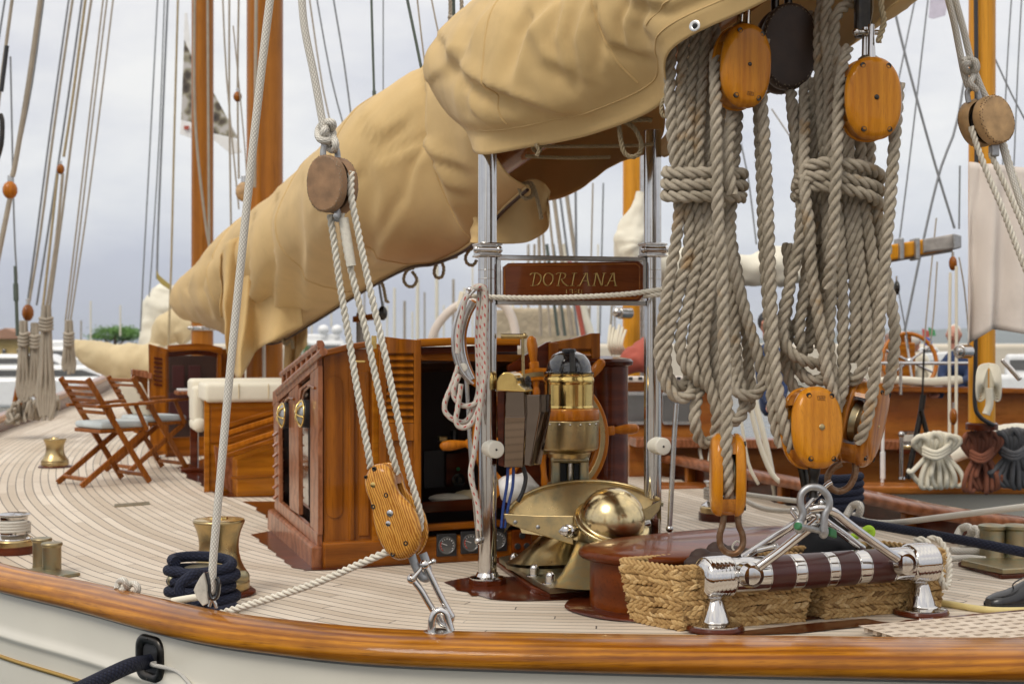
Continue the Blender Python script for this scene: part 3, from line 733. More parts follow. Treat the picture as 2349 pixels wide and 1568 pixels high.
# ---------------------------------------------------------------- the tackle's running parts (one fall) and the two gasket-coiled hanks
mb = MB()
for q in ([(1640, 120, 5.85), (1641, 200, 5.78), (1643, 293, 5.76), (1645, 402, 5.74), (1648, 512, 5.74), (1656, 600, 5.74), (1660, 760, 5.74), (1667, 920, 5.74), (1666, 1010, 5.73), (1669, 1090, 5.735), (1671, 1150, 5.78)],
          [(1752, 90, 5.86), (1747, 219, 5.86), (1752, 293, 5.86), (1758, 402, 5.86), (1762, 500, 5.86), (1769, 687, 5.85), (1777, 830, 5.83), (1790, 930, 5.8), (1803, 990, 5.79), (1822, 1040, 5.82)],
          [(1741, 100, 5.94), (1740, 238, 5.94), (1747, 402, 5.94), (1753, 573, 5.93), (1763, 720, 5.91), (1768, 860, 5.9), (1776, 960, 5.87), (1794, 1025, 5.85)],
          [(1944, 110, 5.82), (1930, 170, 5.76), (1923, 256, 5.74), (1919, 366, 5.73), (1914, 476, 5.73), (1910, 573, 5.75), (1899, 660, 5.8)],
          [(2062, 190, 5.78), (2057, 260, 5.78), (2049, 366, 5.78), (2041, 476, 5.78), (2032, 573, 5.78), (2022, 690, 5.78), (2010, 820, 5.8), (2001, 900, 5.82), (1988, 965, 5.84), (1970, 1015, 5.88)]):
    rope3(mb, pxpath(q, None, 6), R0)
tag(mb.build('mainsheet', M['manila']), 'rust stained grey mainsheet rope rove down through the amber blocks', 'rope')
def dd(pts, d): return [(p[0], p[1], d + (p[2] if len(p) > 2 else 0)) for p in pts]
# left hank
L1 = [[(1541, 60), (1538, 120), (1537, 220), (1544, 330), (1551, 385), (1556, 440), (1558, 480), (1551, 549), (1531, 664), (1515, 773), (1512, 816), (1526, 878), (1553, 911), (1580, 908), (1590, 890, .05), (1594, 850, .09), (1598, 700, .12), (1605, 500, .12)],
      [(1571, 60), (1567, 120), (1562, 220), (1561, 330), (1563, 385), (1572, 440), (1580, 500), (1579, 569), (1558, 664), (1536, 759), (1527, 815), (1532, 862, .03), (1555, 888, .06), (1578, 870, .1), (1590, 780, .13), (1610, 600, .14)],
      [(1598, 40), (1595, 90), (1584, 220), (1580, 330), (1581, 385), (1592, 440), (1603, 500), (1602, 569), (1581, 688), (1563, 759), (1562, 811), (1578, 850), (1597, 862, .05), (1608, 830, .1), (1615, 700, .13), (1622, 560, .13)],
      [(1622, 40), (1619, 75), (1609, 220), (1603, 330), (1603, 385), (1612, 440), (1622, 500), (1622, 592), (1607, 688), (1590, 773), (1588, 830), (1600, 872), (1622, 880, .05), (1635, 840, .09), (1640, 700, .12)],
      [(1640, 50, .05), (1634, 180, .05), (1629, 290, .05), (1626, 385, .05), (1630, 450, .05), (1630, 520), (1634, 620), (1618, 740), (1614, 800), (1620, 860), (1634, 905), (1644, 950), (1640, 1000, .03), (1620, 1016, .04), (1603, 1004, .03), (1594, 966), (1598, 920, .02), (1607, 882, .05), (1618, 800, .1)],
      [(1692, 240, .08), (1690, 300, .06), (1684, 380, .05), (1678, 460, .04), (1676, 569), (1696, 664), (1719, 749), (1743, 830), (1750, 878), (1730, 905), (1698, 903), (1684, 880, .04), (1678, 830, .08), (1672, 700, .1), (1668, 560, .1)],
      [(1655, 460, .1), (1662, 600, .08), (1681, 688, .06), (1687, 783, .06), (1692, 854, .06), (1708, 920, .05), (1700, 952, .03), (1684, 966, .02), (1672, 950, .05), (1664, 900, .09), (1660, 800, .12)],
      [(1664, 480, .14), (1690, 620, .12), (1712, 760, .12), (1718, 860, .12), (1724, 910, .1), (1712, 940, .09)],
      [(1628, 500, .09), (1634, 640, .09), (1640, 735, .08), (1642, 830, .06), (1652, 920, .05), (1660, 1000, .06)],
      [(1560, 300, .12), (1575, 420, .12), (1600, 600, .12), (1580, 740, .11)], [(1600, 250, .12), (1620, 420, .12), (1650, 640, .13)], [(1650, 200, .1), (1652, 420, .1), (1662, 700, .12)]]
mb = MB()
for k, q in enumerate(L1): rope3(mb, pxpath(dd(q, 5.92), None, 5), R0, phase=k * 1.7)
hank1 = mb.build('rope_hank', M['manila'])
tag(hank1, 'hanging hank of grey rope at left, its wraps beside the right gallows post', 'rope hank', 'gasketed mainsheet hanks')
mb = MB()
w = []
for k, y in enumerate((396, 423, 450, 470)):
    w += [(1528, y - 2, 5.93), (1540, y, 5.87), (1580, y + 1, 5.84), (1630, y, 5.84), (1680, y + 2, 5.86), (1704, y + 3, 5.93), (1690, y + 7, 6.06), (1620, y + 12, 6.1), (1545, y + 20, 6.04)][:9 if k < 2 else 6]
    if k == 2: break
rope3(mb, pxpath(w, None, 6), R0); mb.build('wrap', M['manila'], hank1)
mb = MB(); rope3(mb, pxpath([(1683, 240, 5.9), (1674, 300, 5.83), (1669, 345, 5.8), (1671, 390, 5.79), (1676, 425, 5.79), (1679, 447, 5.79)], None, 6), R0); mb.build('rope_end', M['manila'], hank1)
# right hank
L2 = [[(1830, 40, .34), (1820, 150, .3), (1815, 212, .16), (1822, 293, .08), (1832, 366, .06), (1838, 430, .04), (1838, 500), (1831, 570), (1813, 650), (1799, 711), (1796, 773), (1822, 816), (1868, 834, .04), (1890, 830, .1), (1895, 760, .15)],
      [(1862, 30, .34), (1850, 150, .28), (1846, 205, .14), (1846, 293, .03), (1844, 384, -.06), (1848, 457, -.1), (1857, 530, -.1), (1860, 600, -.08), (1870, 680, -.06), (1885, 773, -.05), (1897, 854, -.06), (1913, 910, -.04), (1920, 940)],
      [(1900, -60, .1), (1884, 20, .08), (1879, 80, .05), (1881, 183, .04), (1888, 329, .03), (1894, 400, .04), (1898, 480), (1899, 569), (1908, 640), (1903, 735), (1901, 783), (1908, 850), (1918, 900, .03)],
      [(1925, -60, .06), (1900, 0, .04), (1893, 70, .02), (1901, 183), (1902, 366), (1914, 440), (1925, 520), (1930, 600), (1933, 700), (1934, 806), (1934, 878), (1926, 918), (1910, 935, .06), (1905, 880, .12)],
      [(1985, -30, .1), (1955, 5, .05), (1926, 24), (1913, 60), (1918, 165), (1926, 235), (1930, 366, .03), (1944, 450, .02), (1950, 520), (1956, 600), (1962, 680), (1962, 760), (1958, 830, .03)],
      [(1954, 200, .08), (1947, 318), (1948, 366), (1958, 440), (1965, 520), (1972, 610), (1985, 700), (1987, 783), (1976, 849), (1957, 872, .02), (1940, 850, .08), (1936, 760, .12)],
      [(1974, 240, .06), (1974, 326, .02), (1976, 390, .02), (1985, 480), (1998, 569), (2005, 640), (2000, 740, .04), (1990, 840, .06)],
      [(1996, 240, .1), (1996, 326, .05), (1996, 390, .03), (2010, 480, .02), (2022, 560, .04), (2034, 640, .04), (2046, 700, .03), (2053, 765, .02), (2047, 840, .02), (2034, 888, .03), (2014, 905, .06)],
      [(1846, 480, .08), (1852, 592, .06), (1842, 687, .05), (1833, 759, .05), (1840, 805, .08), (1856, 790, .12), (1864, 700, .14)],
      [(1870, 480, .14), (1866, 600, .13), (1850, 700, .13), (1808, 775, .1), (1801, 830, .1), (1818, 885, .1), (1838, 900, .1)],
      [(1804, 560, .14), (1812, 640, .1), (1800, 760, .08), (1812, 820, .1), (1850, 870, .12)],
      [(1835, 850, .07), (1856, 870, .05), (1882, 872, .06), (1896, 860, .1)],
      [(1846, 250, .16), (1862, 420, .14), (1885, 640, .15), (1880, 800, .14)], [(1905, 200, .12), (1925, 420, .12), (1950, 640, .13)], [(1940, 300, .12), (1990, 560, .13), (1990, 740, .13)], [(1868, 180, .1), (1866, 330, .1), (1880, 500, .12), (1905, 700, .13)], [(1822, 240, .12), (1850, 400, .1), (1880, 560, .1)]]
mb = MB()
for k, q in enumerate(L2): rope3(mb, pxpath(dd(q, 5.9), None, 5), R0, phase=k * 2.1)
hank2 = mb.build('rope_hank', M['manila'])
tag(hank2, 'hanging hank of grey rope at right, above the block stamped 220', 'rope hank', 'gasketed mainsheet hanks')
mb = MB()
w = [(1832, 415, 6.0), (1838, 398, 5.88), (1858, 380, 5.82), (1893, 373, 5.79), (1966, 379, 5.79), (2012, 396, 5.87), (2018, 412, 5.96), (1990, 410, 6.06), (1900, 400, 6.1), (1836, 412, 6.02),
     (1828, 432, 5.95), (1836, 414, 5.86), (1857, 405, 5.81), (1930, 407, 5.79), (2000, 425, 5.83), (2018, 440, 5.94), (1990, 442, 6.06), (1900, 430, 6.1), (1830, 450, 6.02), (1835, 446, 5.9), (1848, 428, 5.84), (1879, 426, 5.81), (1930, 431, 5.79), (1996, 450, 5.82), (2020, 474, 5.93), (1996, 480, 6.03)]
rope3(mb, pxpath(w, None, 6), R0); mb.build('wrap', M['manila'], hank2)
# short tan rope end hanging at the canvas corner
rope('rope_tail', [(2020, -40), (2022, 15), (2028, 50), (2018, 85), (2015, 98)], 5.7, S(7.5, 5.7), 'old_rope', 'short frayed tan rope end hanging beside the right amber block strap')

# ---------------------------------------------------------------- galvanised shackle, strut ring and the sheet buffer bar
sh = thing('bow_shackle', 'dull galvanised bow shackle with green pin joining block and chrome struts', 'shackle', P(1866, 1175, 5.8))
mb = MB(); tube(mb, pxpath([(1830, 1212), (1838, 1190), (1842, 1175), (1836, 1155), (1838, 1133), (1852, 1119), (1868, 1116), (1886, 1122), (1900, 1140), (1902, 1160), (1893, 1178), (1891, 1195), (1890, 1218)], 5.76, 5), S(8.5, 5.76), 12); mb.build('bow', M['galv'], sh)
for q_ in ((1832, 1206, 5.75), (1889, 1218, 5.78)): mb = MB(); ball(mb, P(*q_), S(14.5, 5.75), 14, (.85, .85, 1.2)); mb.build('lug', M['galv'], sh)
M['green'] = plain('green_paint', (.03, .16, .06), .5)
mb = MB(); cyl(mb, P(1828, 1205, 5.68), P(1834, 1207, 5.69), S(9, 5.75), 14); mb.build('green_pin', M['green'], sh); mb = MB(); cyl(mb, P(1834, 1206, 5.7), P(1896, 1220, 5.8), S(7, 5.75), 12); mb.build('pin', M['galv'], sh); mb = MB(); box(mb, frame(P(1918, 1226, 5.85) - P(1895, 1216, 5.8), uz=UP, o=P(1908, 1221, 5.82)), S(28, 5.8), S(12, 5.8), S(20, 5.8), .006); mb.build('green_pin', M['green'], sh)
BL, BR = P(1640, 1323, 5.92), P(2112, 1290, 6.27); bx = (BR - BL).normalized(); BLEN = (BR - BL).length
bar = thing('sheet_buffer', 'chrome and dark red banded mainsheet buffer bar standing on two chrome cones', 'fitting', V((BL.x, BL.y, 0)))
Rb = S(41, 5.95)
def seg_(f0, f1, r, mat, name='sleeve', e=.003):
    mb = MB(); a, b = BL + bx * BLEN * f0, BL + bx * BLEN * f1
    lathe(mb, [(r - e, 0), (r, e), (r, (b - a).length - e), (r - e, (b - a).length)], a, b - a, 40); mb.build(name, mat, bar)
M['buffer_red'] = plain('oxblood_rubber', (.055, .008, .005), .36, 0, .15, .1, 6)
seg_(.02, .985, Rb * .97, M['steel'], 'core')
for f0, f1 in ((.227, .345), (.392, .508), (.55, .657), (.71, .838)): seg_(f0, f1, Rb * 1.0, M['buffer_red'], 'rubber_sleeve', .006)
for f0, f1 in ((.06, .227), (.345, .392), (.508, .55), (.657, .71), (.838, .95)): seg_(f0, f1, Rb * 1.0, M['chrome'], 'chrome_band')
for f in (.055, .945): seg_(f - .008, f + .008, Rb * 1.05, M['black_plastic'], 'gasket')
for c, sg in ((BL, -1), (BR, 1)):
    mb = MB(); Rb2 = S(48.5, 5.95) if sg < 0 else S(46, 6.27); pr = []
    for k in range(41):
        h_ = -.075 + .15 * k / 40; tt = k / 40; rr = Rb2 * (1 - .06 * max(0, (tt - .5) / .5) ** 2 - .3 * max(0, (tt - .8) / .2) ** 2 - .16 * max(0, (.14 - tt) / .14) ** 2); pr.append((rr - (.001 if k % 5 == 1 else 0), h_))
    for k in range(1, 7): pr.append((Rb2 * .62 * (1 - k / 6.0) + .0005, .075 + .01 * (k / 6) - (.0014 if k % 2 else 0)))
    lathe(mb, pr, c, bx * sg, 48); mb.build('ribbed_end_knob', M['chrome'], bar)
    base = V((c.x, c.y, 0))
    mb = MB(); lathe(mb, [(S(66, 5.95), .004), (S(67, 5.95), .012), (S(64, 5.95), .024), (.001, .0245)], base, UP, 40); mb.build('wood_pad', M['mahogany'], bar)
    mb = MB(); hz = c.z - Rb2 * .86
    lathe(mb, [(S(59, 5.95), .024), (S(59, 5.95), .029), (S(40, 5.95), .036), (S(36, 5.95), .042), (S(19, 5.95), hz - .02), (S(16, 5.95), hz - .012), (S(20, 5.95), hz), (S(18, 5.95), hz + .02)], base, UP, 40); mb.build('cone_foot', M['chrome'], bar)
# eye knobs on the bar and the four struts
for px, dp in (((1722, 1318), 5.86), ((2072, 1291), 6.12)):
    mb = MB(); c = P(*px, dp); ball(mb, c, S(25, 5.9), 26, (1, .8, 1)); lathe(mb, [(S(25, 5.9), -.03), (S(30, 5.9), 0), (S(27, 5.9), .05)], c, V((-bx.y * -1, -bx.x, 0)) * -1, 28); mb.build('eye_knob', M['chrome'], bar)
    mb = MB(); lathe(mb, [(S(18, 5.9), 0), (S(19, 5.9), .002), (S(18, 5.9), .003)], c + V((0, -S(18.5, 5.9), 0)), V((0, -1, 0)), 28); mb.build('screw_rim', M['steel'], bar)
for q, r0 in (([(1740, 1300, 5.84), (1800, 1255, 5.83), (1868, 1200, 5.8), (1880, 1186, 5.79), (1872, 1176, 5.8), (1856, 1184, 5.84)], 10.5),
              ([(2058, 1280, 6.08), (1990, 1233, 5.98), (1935, 1192, 5.86), (1912, 1174, 5.8), (1885, 1164, 5.77), (1860, 1168, 5.78)], 10.5),
              ([(1705, 1278, 6.06), (1770, 1235, 6.02), (1822, 1203, 5.97), (1848, 1178, 5.9), (1862, 1160, 5.86)], 10),
              ([(1978, 1257, 6.22), (1935, 1225, 6.12), (1900, 1200, 6.0), (1876, 1180, 5.92)], 9.5),
              ([(1836, 1180, 5.86), (1890, 1118, 5.86), (1908, 1105, 5.86)], 6)):
    mb = MB(); tube(mb, pxpath(q, None, 5), S(r0, 5.9), 14); mb.build('strut', M['chrome'], bar)
mb = MB(); cyl(mb, P(1818, 1172, 5.9), P(1832, 1190, 5.86), S(7, 5.9), 12); ball(mb, P(1820, 1168, 5.9), S(8, 5.9), 12); mb.build('turnbuckle', M['steel'], bar)
mb = MB(); ball(mb, P(1885, 1152, 5.78), S(9, 5.8), 14); mb.build('acorn_nut', M['steel'], bar)
mb = MB(); cyl(mb, P(1735, 1262, 6.0), P(1776, 1253, 6.0), S(7, 6), 12); ball(mb, P(1778, 1253, 6.0), S(9, 6), 12); mb.build('turnbuckle', M['steel'], bar)
# ---------------------------------------------------------------- woven sea-grass baskets
M['grass_a'] = None
t = NT('sea_grass'); v = t.co(); at = t.new('ShaderNodeAttribute'); at.attribute_name = 'tone'
n1 = t.noise(t.co((1, 1, 1)), 150, 4, .7); n2 = t.noise(v, 16, 3)
c = t.ramp(at.outputs['Fac'], [(0, (.2, .11, .037)), (.35, (.43, .265, .1)), (.75, (.61, .41, .175)), (1, (.72, .52, .26))])
c = t.mix(t.math('MULTIPLY', t.ramp(n1, [(.4, 0.0), (.7, 1.0)]), .45), c, (.24, .13, .05)); c = t.mix(t.math('MULTIPLY', n2, .25), c, (.3, .18, .07))
t.set(Base_Color=c, Roughness=.65, Specular_IOR_Level=.3); t.bump(n1, .5, .003); M['grass'] = t.m
def leaf(vs, fs, tones, c, dx, dn, up, ln, wd, dp, tone):
    "a folded blade: pointed ellipsoid along dx"
    b = len(vs); n = 6; rows = ((-1, .12), (-.6, .75), (-.1, 1), (.45, .8), (1, .1))
    for (s_, w) in rows:
        for k in range(n):
            a = 2 * math.pi * k / n; vs.append(c + dx * (s_ * ln / 2) + up * (math.cos(a) * w * wd / 2) + dn * (math.sin(a) * w * dp / 2)); tones.append(tone)
    for i in range(4):
        for k in range(n):
            l = (k + 1) % n; fs.append((b + i * n + k, b + i * n + l, b + (i + 1) * n + l, b + (i + 1) * n + k))
def woven(name, parent, faces, nrow, rng):
    vs, fs, tones = [], [], []
    for (a, b, a2, b2) in faces:          # bottom a->b, top a2->b2
        for r_ in range(nrow):
            f = (r_ + .5) / nrow; p, q = a.lerp(a2, f), b.lerp(b2, f); L = (q - p).length; e = (q - p) / L; up = ((a2 - a) + (b2 - b)).normalized(); nn = e.cross(up).normalized()
            hrow = (a2 - a).length / nrow; st = hrow * .6; k = int(L / st)
            for i in range(k + 1):
                for s_ in (-1, 1):
                    tn = min(1, max(0, rng.gauss(.55, .24) - (.3 if rng.random() < .12 else 0)))
                    d = (e * 1.0 + up * (.5 * s_ * (1 if r_ % 2 else -1))).normalized(); u2 = nn.cross(d)
                    c = p + e * (L * min(.985, max(.015, (i + (.25 if s_ > 0 else -.25)) / k))) + up * (hrow * .2 * s_) + nn * (rng.uniform(0, .006)); c += up * (.004 * math.sin(i * .8 + r_))
                    leaf(vs, fs, tones, c, d, nn, u2, st * 2.3 * rng.uniform(.92, 1.1), hrow * .56, .03, tn)
    mb = MB(); mb.add(vs, fs, True); o = mb.build(name, M['grass'], parent)
    at = o.data.attributes.new('tone', 'FLOAT', 'POINT'); at.data.foreach_set('value', tones); return o
def tonerope(name, parent, paths, r):
    mb = MB()
    for p in paths: rope3(mb, p, r, r * 5)
    o = mb.build(name, M['grass'], parent); at = o.data.attributes.new('tone', 'FLOAT', 'POINT'); rg = random.Random(3); at.data.foreach_set('value', [.35 + .3 * noise.noise(v.co * 40) + .15 for v in o.data.vertices]); return o
def basket(label, fl, fr, bl, br, H, flare, seed):
    rng = random.Random(seed); c = (fl + fr + bl + br) / 4; root = thing('wicker_basket', label, 'basket', V((c.x, c.y, 0)), 'sea grass baskets on the deck')
    bt = [fl, fr, br, bl]; tp = [p + (p - c) * flare + UP * H for p in bt]
    faces = [(bt[i], bt[(i + 1) % 4], tp[i], tp[(i + 1) % 4]) for i in range(4)]
    woven('woven_side', root, faces, 6, rng)
    mb = MB()
    for a, b, a2, b2 in faces:
        cc = (a + b + a2 + b2) / 4; ins = (V((c.x, c.y, 0)) - V((cc.x, cc.y, 0))).normalized() * .012
        mb.add([a + ins, b + ins, b2 + ins, a2 + ins], [(0, 1, 2, 3)], False)
    mb.add([p + UP * .01 for p in bt], [(0, 1, 2, 3)], False); mb.build('gap_shade', plain('basket_gap_shade', (.09, .05, .02), .9), root)  # dark backing sheets paint the shadow in the weave gaps
    tonerope('rim', root, [resample(crs([p + UP * .004 for p in tp] + [tp[0] + UP * .004], 1), .03)[0]], .016)
    tonerope('foot_braid', root, [resample([p + UP * .012 for p in bt] + [bt[0] + UP * .012], .03)[0]], .016)
    return root, tp
fl, fr = G(1562, 1446), G(1838, 1424); bl = G(1490, 1432); br = fr + (bl - fl) * 1.7
bl = fl + (bl - fl) * 1.5
bk1, tp1 = basket('wicker basket at left, holding brown shoes, its corner beside the chrome foot', fl, fr, bl, br, .258, .15, 4)
fl, fr = G(1896, 1419), G(2150, 1396); bk = (bl - V((0, 0, 0))) * 0 + (br - (G(1838, 1424)))
bk2, tp2 = basket('wicker basket at right with a rope loop over its rim', fl, fr, fl + bk, fr + bk, .258, .07, 9)
# brown boots and a black cap in the baskets
for lb, cx_, cy_, dd_, lc in (('dark brown lace-up deck shoe nearer the chrome bar end, in the left basket', 1630, 1288, 6.12, [(1600, 1298), (1620, 1290), (1640, 1300)]), ('dark brown lace-up deck shoe lying deeper in the left basket', 1668, 1272, 6.24, [(1688, 1268), (1700, 1250), (1690, 1240), (1680, 1255), (1695, 1272)])):
    sh_ = thing('deck_shoe', lb, 'shoe', P(cx_, cy_, dd_)); M_ = frame(bx, uz=UP, o=P(cx_, cy_, dd_)).to_3x3().to_4x4(); mb = MB()
    ball(mb, P(cx_, cy_, dd_), .075, 18, (1.7, .8, .55), M_); ball(mb, P(cx_ - 22, cy_ - 8, dd_), .045, 14, (1.2, 1, 1), M_); mb.build('upper', M['shoe_brown'], sh_)
    mb = MB(); tube(mb, pxpath(lc, 6.02, 5), .004, 6); mb.build('lace', M['cotton'], sh_)
bg_ = thing('black_bag', 'black cloth bag bulging between the two wicker baskets behind the struts', 'bag', P(1900, 1240, 6.5))
mb = MB(); ball(mb, P(1905, 1268, 6.5), .15, 22, (1.1, .7, .7)); ball(mb, P(1885, 1230, 6.6), .1, 18, (.8, .6, 1.4))
for i, p in enumerate(mb.v): mb.v[i] = p + V((noise.noise(p * 12), noise.noise(p * 12 + V((5, 0, 0))), noise.noise(p * 12 + V((0, 7, 0))))) * .035
mb.build('bag_body', plain('black_cotton', (.008, .008, .01), .95), bg_)
M['lime'] = plain('lime_strap', (.4, .65, .03), .6)
mb = MB(); tube(mb, pxpath([(1955, 1232), (1975, 1222), (1992, 1212), (2000, 1220), (1990, 1238)], 6.42, 5), .017, 8, flat=.5); mb.build('lime_strap', M['lime'], bg_)
mb = MB(); rope3(mb, pxpath([(2098, 1240, 6.42), (2118, 1238, 6.4), (2140, 1260, 6.4), (2156, 1290, 6.4), (2158, 1325, 6.38), (2166, 1345, 6.38), (2175, 1335, 6.42), (2177, 1290, 6.5), (2168, 1258, 6.56), (2150, 1236, 6.6), (2128, 1236, 6.6)], None, 6), S(8.5, 6.4))
tag(mb.build('rope_loop', M['cotton']), 'loop of pale laid rope hanging over the right basket rim', 'rope')
# ---------------------------------------------------------------- oval mahogany hatch box behind the baskets
HX, HY = V((.84, .54, 0)).normalized(), V((-.54, .84, 0)).normalized()
hb = thing('hatch_box', 'dark red varnished oval deck box with overhanging lid behind the baskets', 'hatch', G(1560, 1340))
hc = V((.95, 6.66, 0)); ha, hbb = .66, .31
def oval(a, b, z, n=56, p=2.5): return [hc + HX * x + HY * y + UP * z for x, y in ell(a, b, p, n)]
mb = MB(); grid(mb, [oval(ha, hbb, z) for z in (0, .02, .12, .23, .235)], True, None, True); mb.build('box_wall', M['hatch_wood'], hb)
mb = MB(); rg = [oval(ha + e, hbb + e, z) for e, z in ((.0, .225), (.035, .228), (.048, .24), (.05, .252), (.045, .264), (.03, .272), (-.05, .285), (-.16, .296), (-.27, .3))]
b0 = 0; grid(mb, rg, True, None, True); mb.f.append(tuple(range(8 * 56, 9 * 56))); mb.sm.append(True); mb.build('lid', M['hatch_wood'], hb)
mb = MB(); grid(mb, [oval(ha + e, hbb + e, z) for e, z in ((.11, .006), (.105, .014), (.0, .016))], True, None, True); mb.build('base_flange', M['mahogany'], hb)
# ---------------------------------------------------------------- runner tackle in the middle foreground
TB = 'runner tackle'
lb, ml = leather_block('pulley_block', 'stitched brown leather covered block on the knotted rope in front of the canvas', P(763, 424, 5.2), S(47, 5.2), S(65, 5.2), .125, -24, -2, 'leather')
mb = MB()
tube(mb, pxpath([(742, 372), (741, 350), (744, 332)], 5.18, 4), S(7, 5.2), 8, flat=.45); tube(mb, pxpath([(775, 362), (772, 342), (762, 330), (750, 330)], 5.22, 4), S(7, 5.2), 8, flat=.45); mb.build('shackle', M['galv'], lb)
mb = MB(); box(mb, Matrix.Translation(P(775, 494, 5.2)), S(14, 5.2), .05, S(30, 5.2), .006); cyl(mb, P(770, 495, 5.14), P(770, 495, 5.26), S(6, 5.2), 10); mb.build('becket', M['galv'], lb)
rope('runner_pennant', [(690, -40), (698, 60), (720, 170), (738, 270), (744, 295), (756, 320), (762, 333)], 5.2, S(9, 5.2), 'braid_white', 'knotted cream braided rope running up from the stitched leather block', laid=False)
mb = MB(); kn = [(738, 322), (752, 300), (764, 290), (760, 280), (742, 283), (730, 300), (733, 318), (752, 322), (764, 308), (756, 292), (744, 300), (740, 318), (752, 338), (766, 344), (770, 330), (762, 310)]
tube(mb, crs([P(x, y, 5.2 + .035 * math.sin(i * 1.7)) for i, (x, y) in enumerate(kn)], 6), S(8.5, 5.2), 10); o = mb.build('knot', M['braid_white'], bpy.data.objects['runner_pennant'])
fo_ = [(605, 930), (618, 905), (640, 888), (665, 880), (690, 878), (718, 885), (742, 903), (762, 932), (773, 962), (779, 995), (790, 1030), (808, 1058), (832, 1082), (858, 1106), (882, 1133), (903, 1165), (920, 1200), (933, 1250), (940, 1300), (936, 1340), (922, 1380), (900, 1418), (872, 1443), (838, 1458), (800, 1464), (765, 1453), (732, 1428), (705, 1392), (680, 1348), (662, 1300), (650, 1250), (643, 1200), (638, 1150), (625, 1108), (608, 1068), (595, 1035), (588, 1000), (590, 960)]
fx = [(619.4 + x * .373, 734 + y * .373) for x, y in fo_]; fcx, fcy = 904, 1172; dF = 5.2
out = [((x - fcx) / F * dF * 1.05, -(y - fcy) / F * dF) for x, y in fx]; out.reverse()
fb, mf = block('fiddle_block', 'figure-eight shaped oak fiddle block with bold grain and three ropes above', 'pulley block', P(fcx + 6, fcy, dF + .02), .13, .17, .125, -18, 0, 0, 'fiddle_wood', None, out, bolts=False, pin='steel', pinr=.013)
ax = mf.to_3x3() @ V((0, 1, 0))
for (x, y), mt, r_ in (((655, 897), 'black_metal', .0085), ((598, 950), 'black_metal', .006), ((737, 1060), 'black_metal', .009), ((652, 1136), 'black_metal', .009), ((866, 1360), 'black_metal', .009), ((778, 1436), 'black_metal', .009), ((651, 997), 'brass', .01), ((751, 1240), 'chrome', .01)):
    lx, lz = ((619.4 + x * .373) - fcx) / F * dF * 1.05, -((734 + y * .373) - fcy) / F * dF
    mb = MB(); q = mf @ V((lx * .96, -.0595 if abs(lz) > .13 or x < 600 else -.0634, lz * .96)); lathe(mb, [(r_, -.012), (r_, .0008), (r_ * .75, .0016), (.0003, .002 if mt != 'black_metal' else -.004)], q, -ax, 14); mb.build('rivet', M[mt], fb)
# three parts of the fall
mb = MB()
for q in ([(757, 492, 5.2), (767, 560, 5.2), (781, 660, 5.2), (801, 780, 5.2), (824, 920, 5.2), (845, 1040, 5.2), (850, 1075, 5.22)],
          [(783, 490, 5.2), (796, 580, 5.2), (820, 680, 5.2), (848, 800, 5.2), (873, 920, 5.2), (899, 1040, 5.2), (912, 1085, 5.22)],
          [(806, 395, 5.2), (806, 450, 5.17), (821, 530, 5.17), (848, 660, 5.17), (880, 800, 5.17), (911, 950, 5.17), (940, 1090, 5.18), (962, 1170, 5.2), (965, 1215, 5.22)]):
    rope3(mb, pxpath(q, None, 6), S(8.7, 5.2))
rope3(mb, pxpath([(895, 1262, 5.24), (830, 1290, 5.3), (740, 1330, 5.4), (640, 1365, 5.5), (545, 1394, 5.58), (500, 1408, 5.62)], None, 6), S(9.5, 5.35))
tag(mb.build('runner_fall', M['cotton']), 'cream three strand rope rove through the oak fiddle block and leading to the rail', 'rope')
mb = MB(); tube(mb, pxpath([(788, 500), (798, 560), (806, 610)], 5.18, 5), S(11, 5.2), 12); mb.build('splice_whipping', M['cotton'], bpy.data.objects['runner_fall'])
mb = MB(); tube(mb, pxpath([(942, 1264), (950, 1290), (962, 1315), (975, 1326), (982, 1318), (978, 1290), (970, 1268)], 5.2, 5), S(9.5, 5.2), 10, flat=.45); mb.build('strap_eye', M['galv'], fb)
ls = thing('long_shackle', 'long polished shackle with screw pin linking the fiddle block to the rail', 'shackle', P(1000, 1360, 5.19))
mb = MB(); tube(mb, pxpath([(974, 1293), (990, 1325), (1012, 1370), (1030, 1402), (1036, 1416), (1026, 1430), (1012, 1428), (1002, 1412), (985, 1385), (966, 1353), (948, 1330)], 5.19, 6), S(8, 5.19), 14); mb.build('bow', M['chrome'], ls)
for q_ in ((974, 1294), (945, 1327)): mb = MB(); ball(mb, P(*q_, 5.19), S(12, 5.2), 16); mb.build('lug', M['chrome'], ls)
mb = MB(); cyl(mb, P(944, 1328, 5.16), P(974, 1294, 5.2), S(5, 5.2), 12); cyl(mb, P(974, 1296, 5.19), P(996, 1286, 5.19), S(5, 5.2), 12); ball(mb, P(994, 1287, 5.19), S(7, 5.2), 10); mb.build('screw_pin', M['steel'], ls)
ep = thing('eye_plate', 'polished steel ring bolted through the varnished rail under the long shackle', 'ring', G(1005, 1438, .15))
mb = MB(); tube(mb, pxpath([(990, 1446), (992, 1420), (1000, 1404), (1012, 1400), (1022, 1406), (1026, 1418), (1030, 1432), (1034, 1446)], 5.16, 6), S(9.5, 5.16), 14); mb.build('ring', M['chrome'], ep)
mb = MB(); lathe(mb, [(S(34, 5.15), 0), (S(34, 5.15), .003), (S(30, 5.15), .005), (.0005, .006)], G(1006, 1447, .15) + V((0, -.01, .0)), UP, 28); mb.build('base_plate', M['steel'], ep)
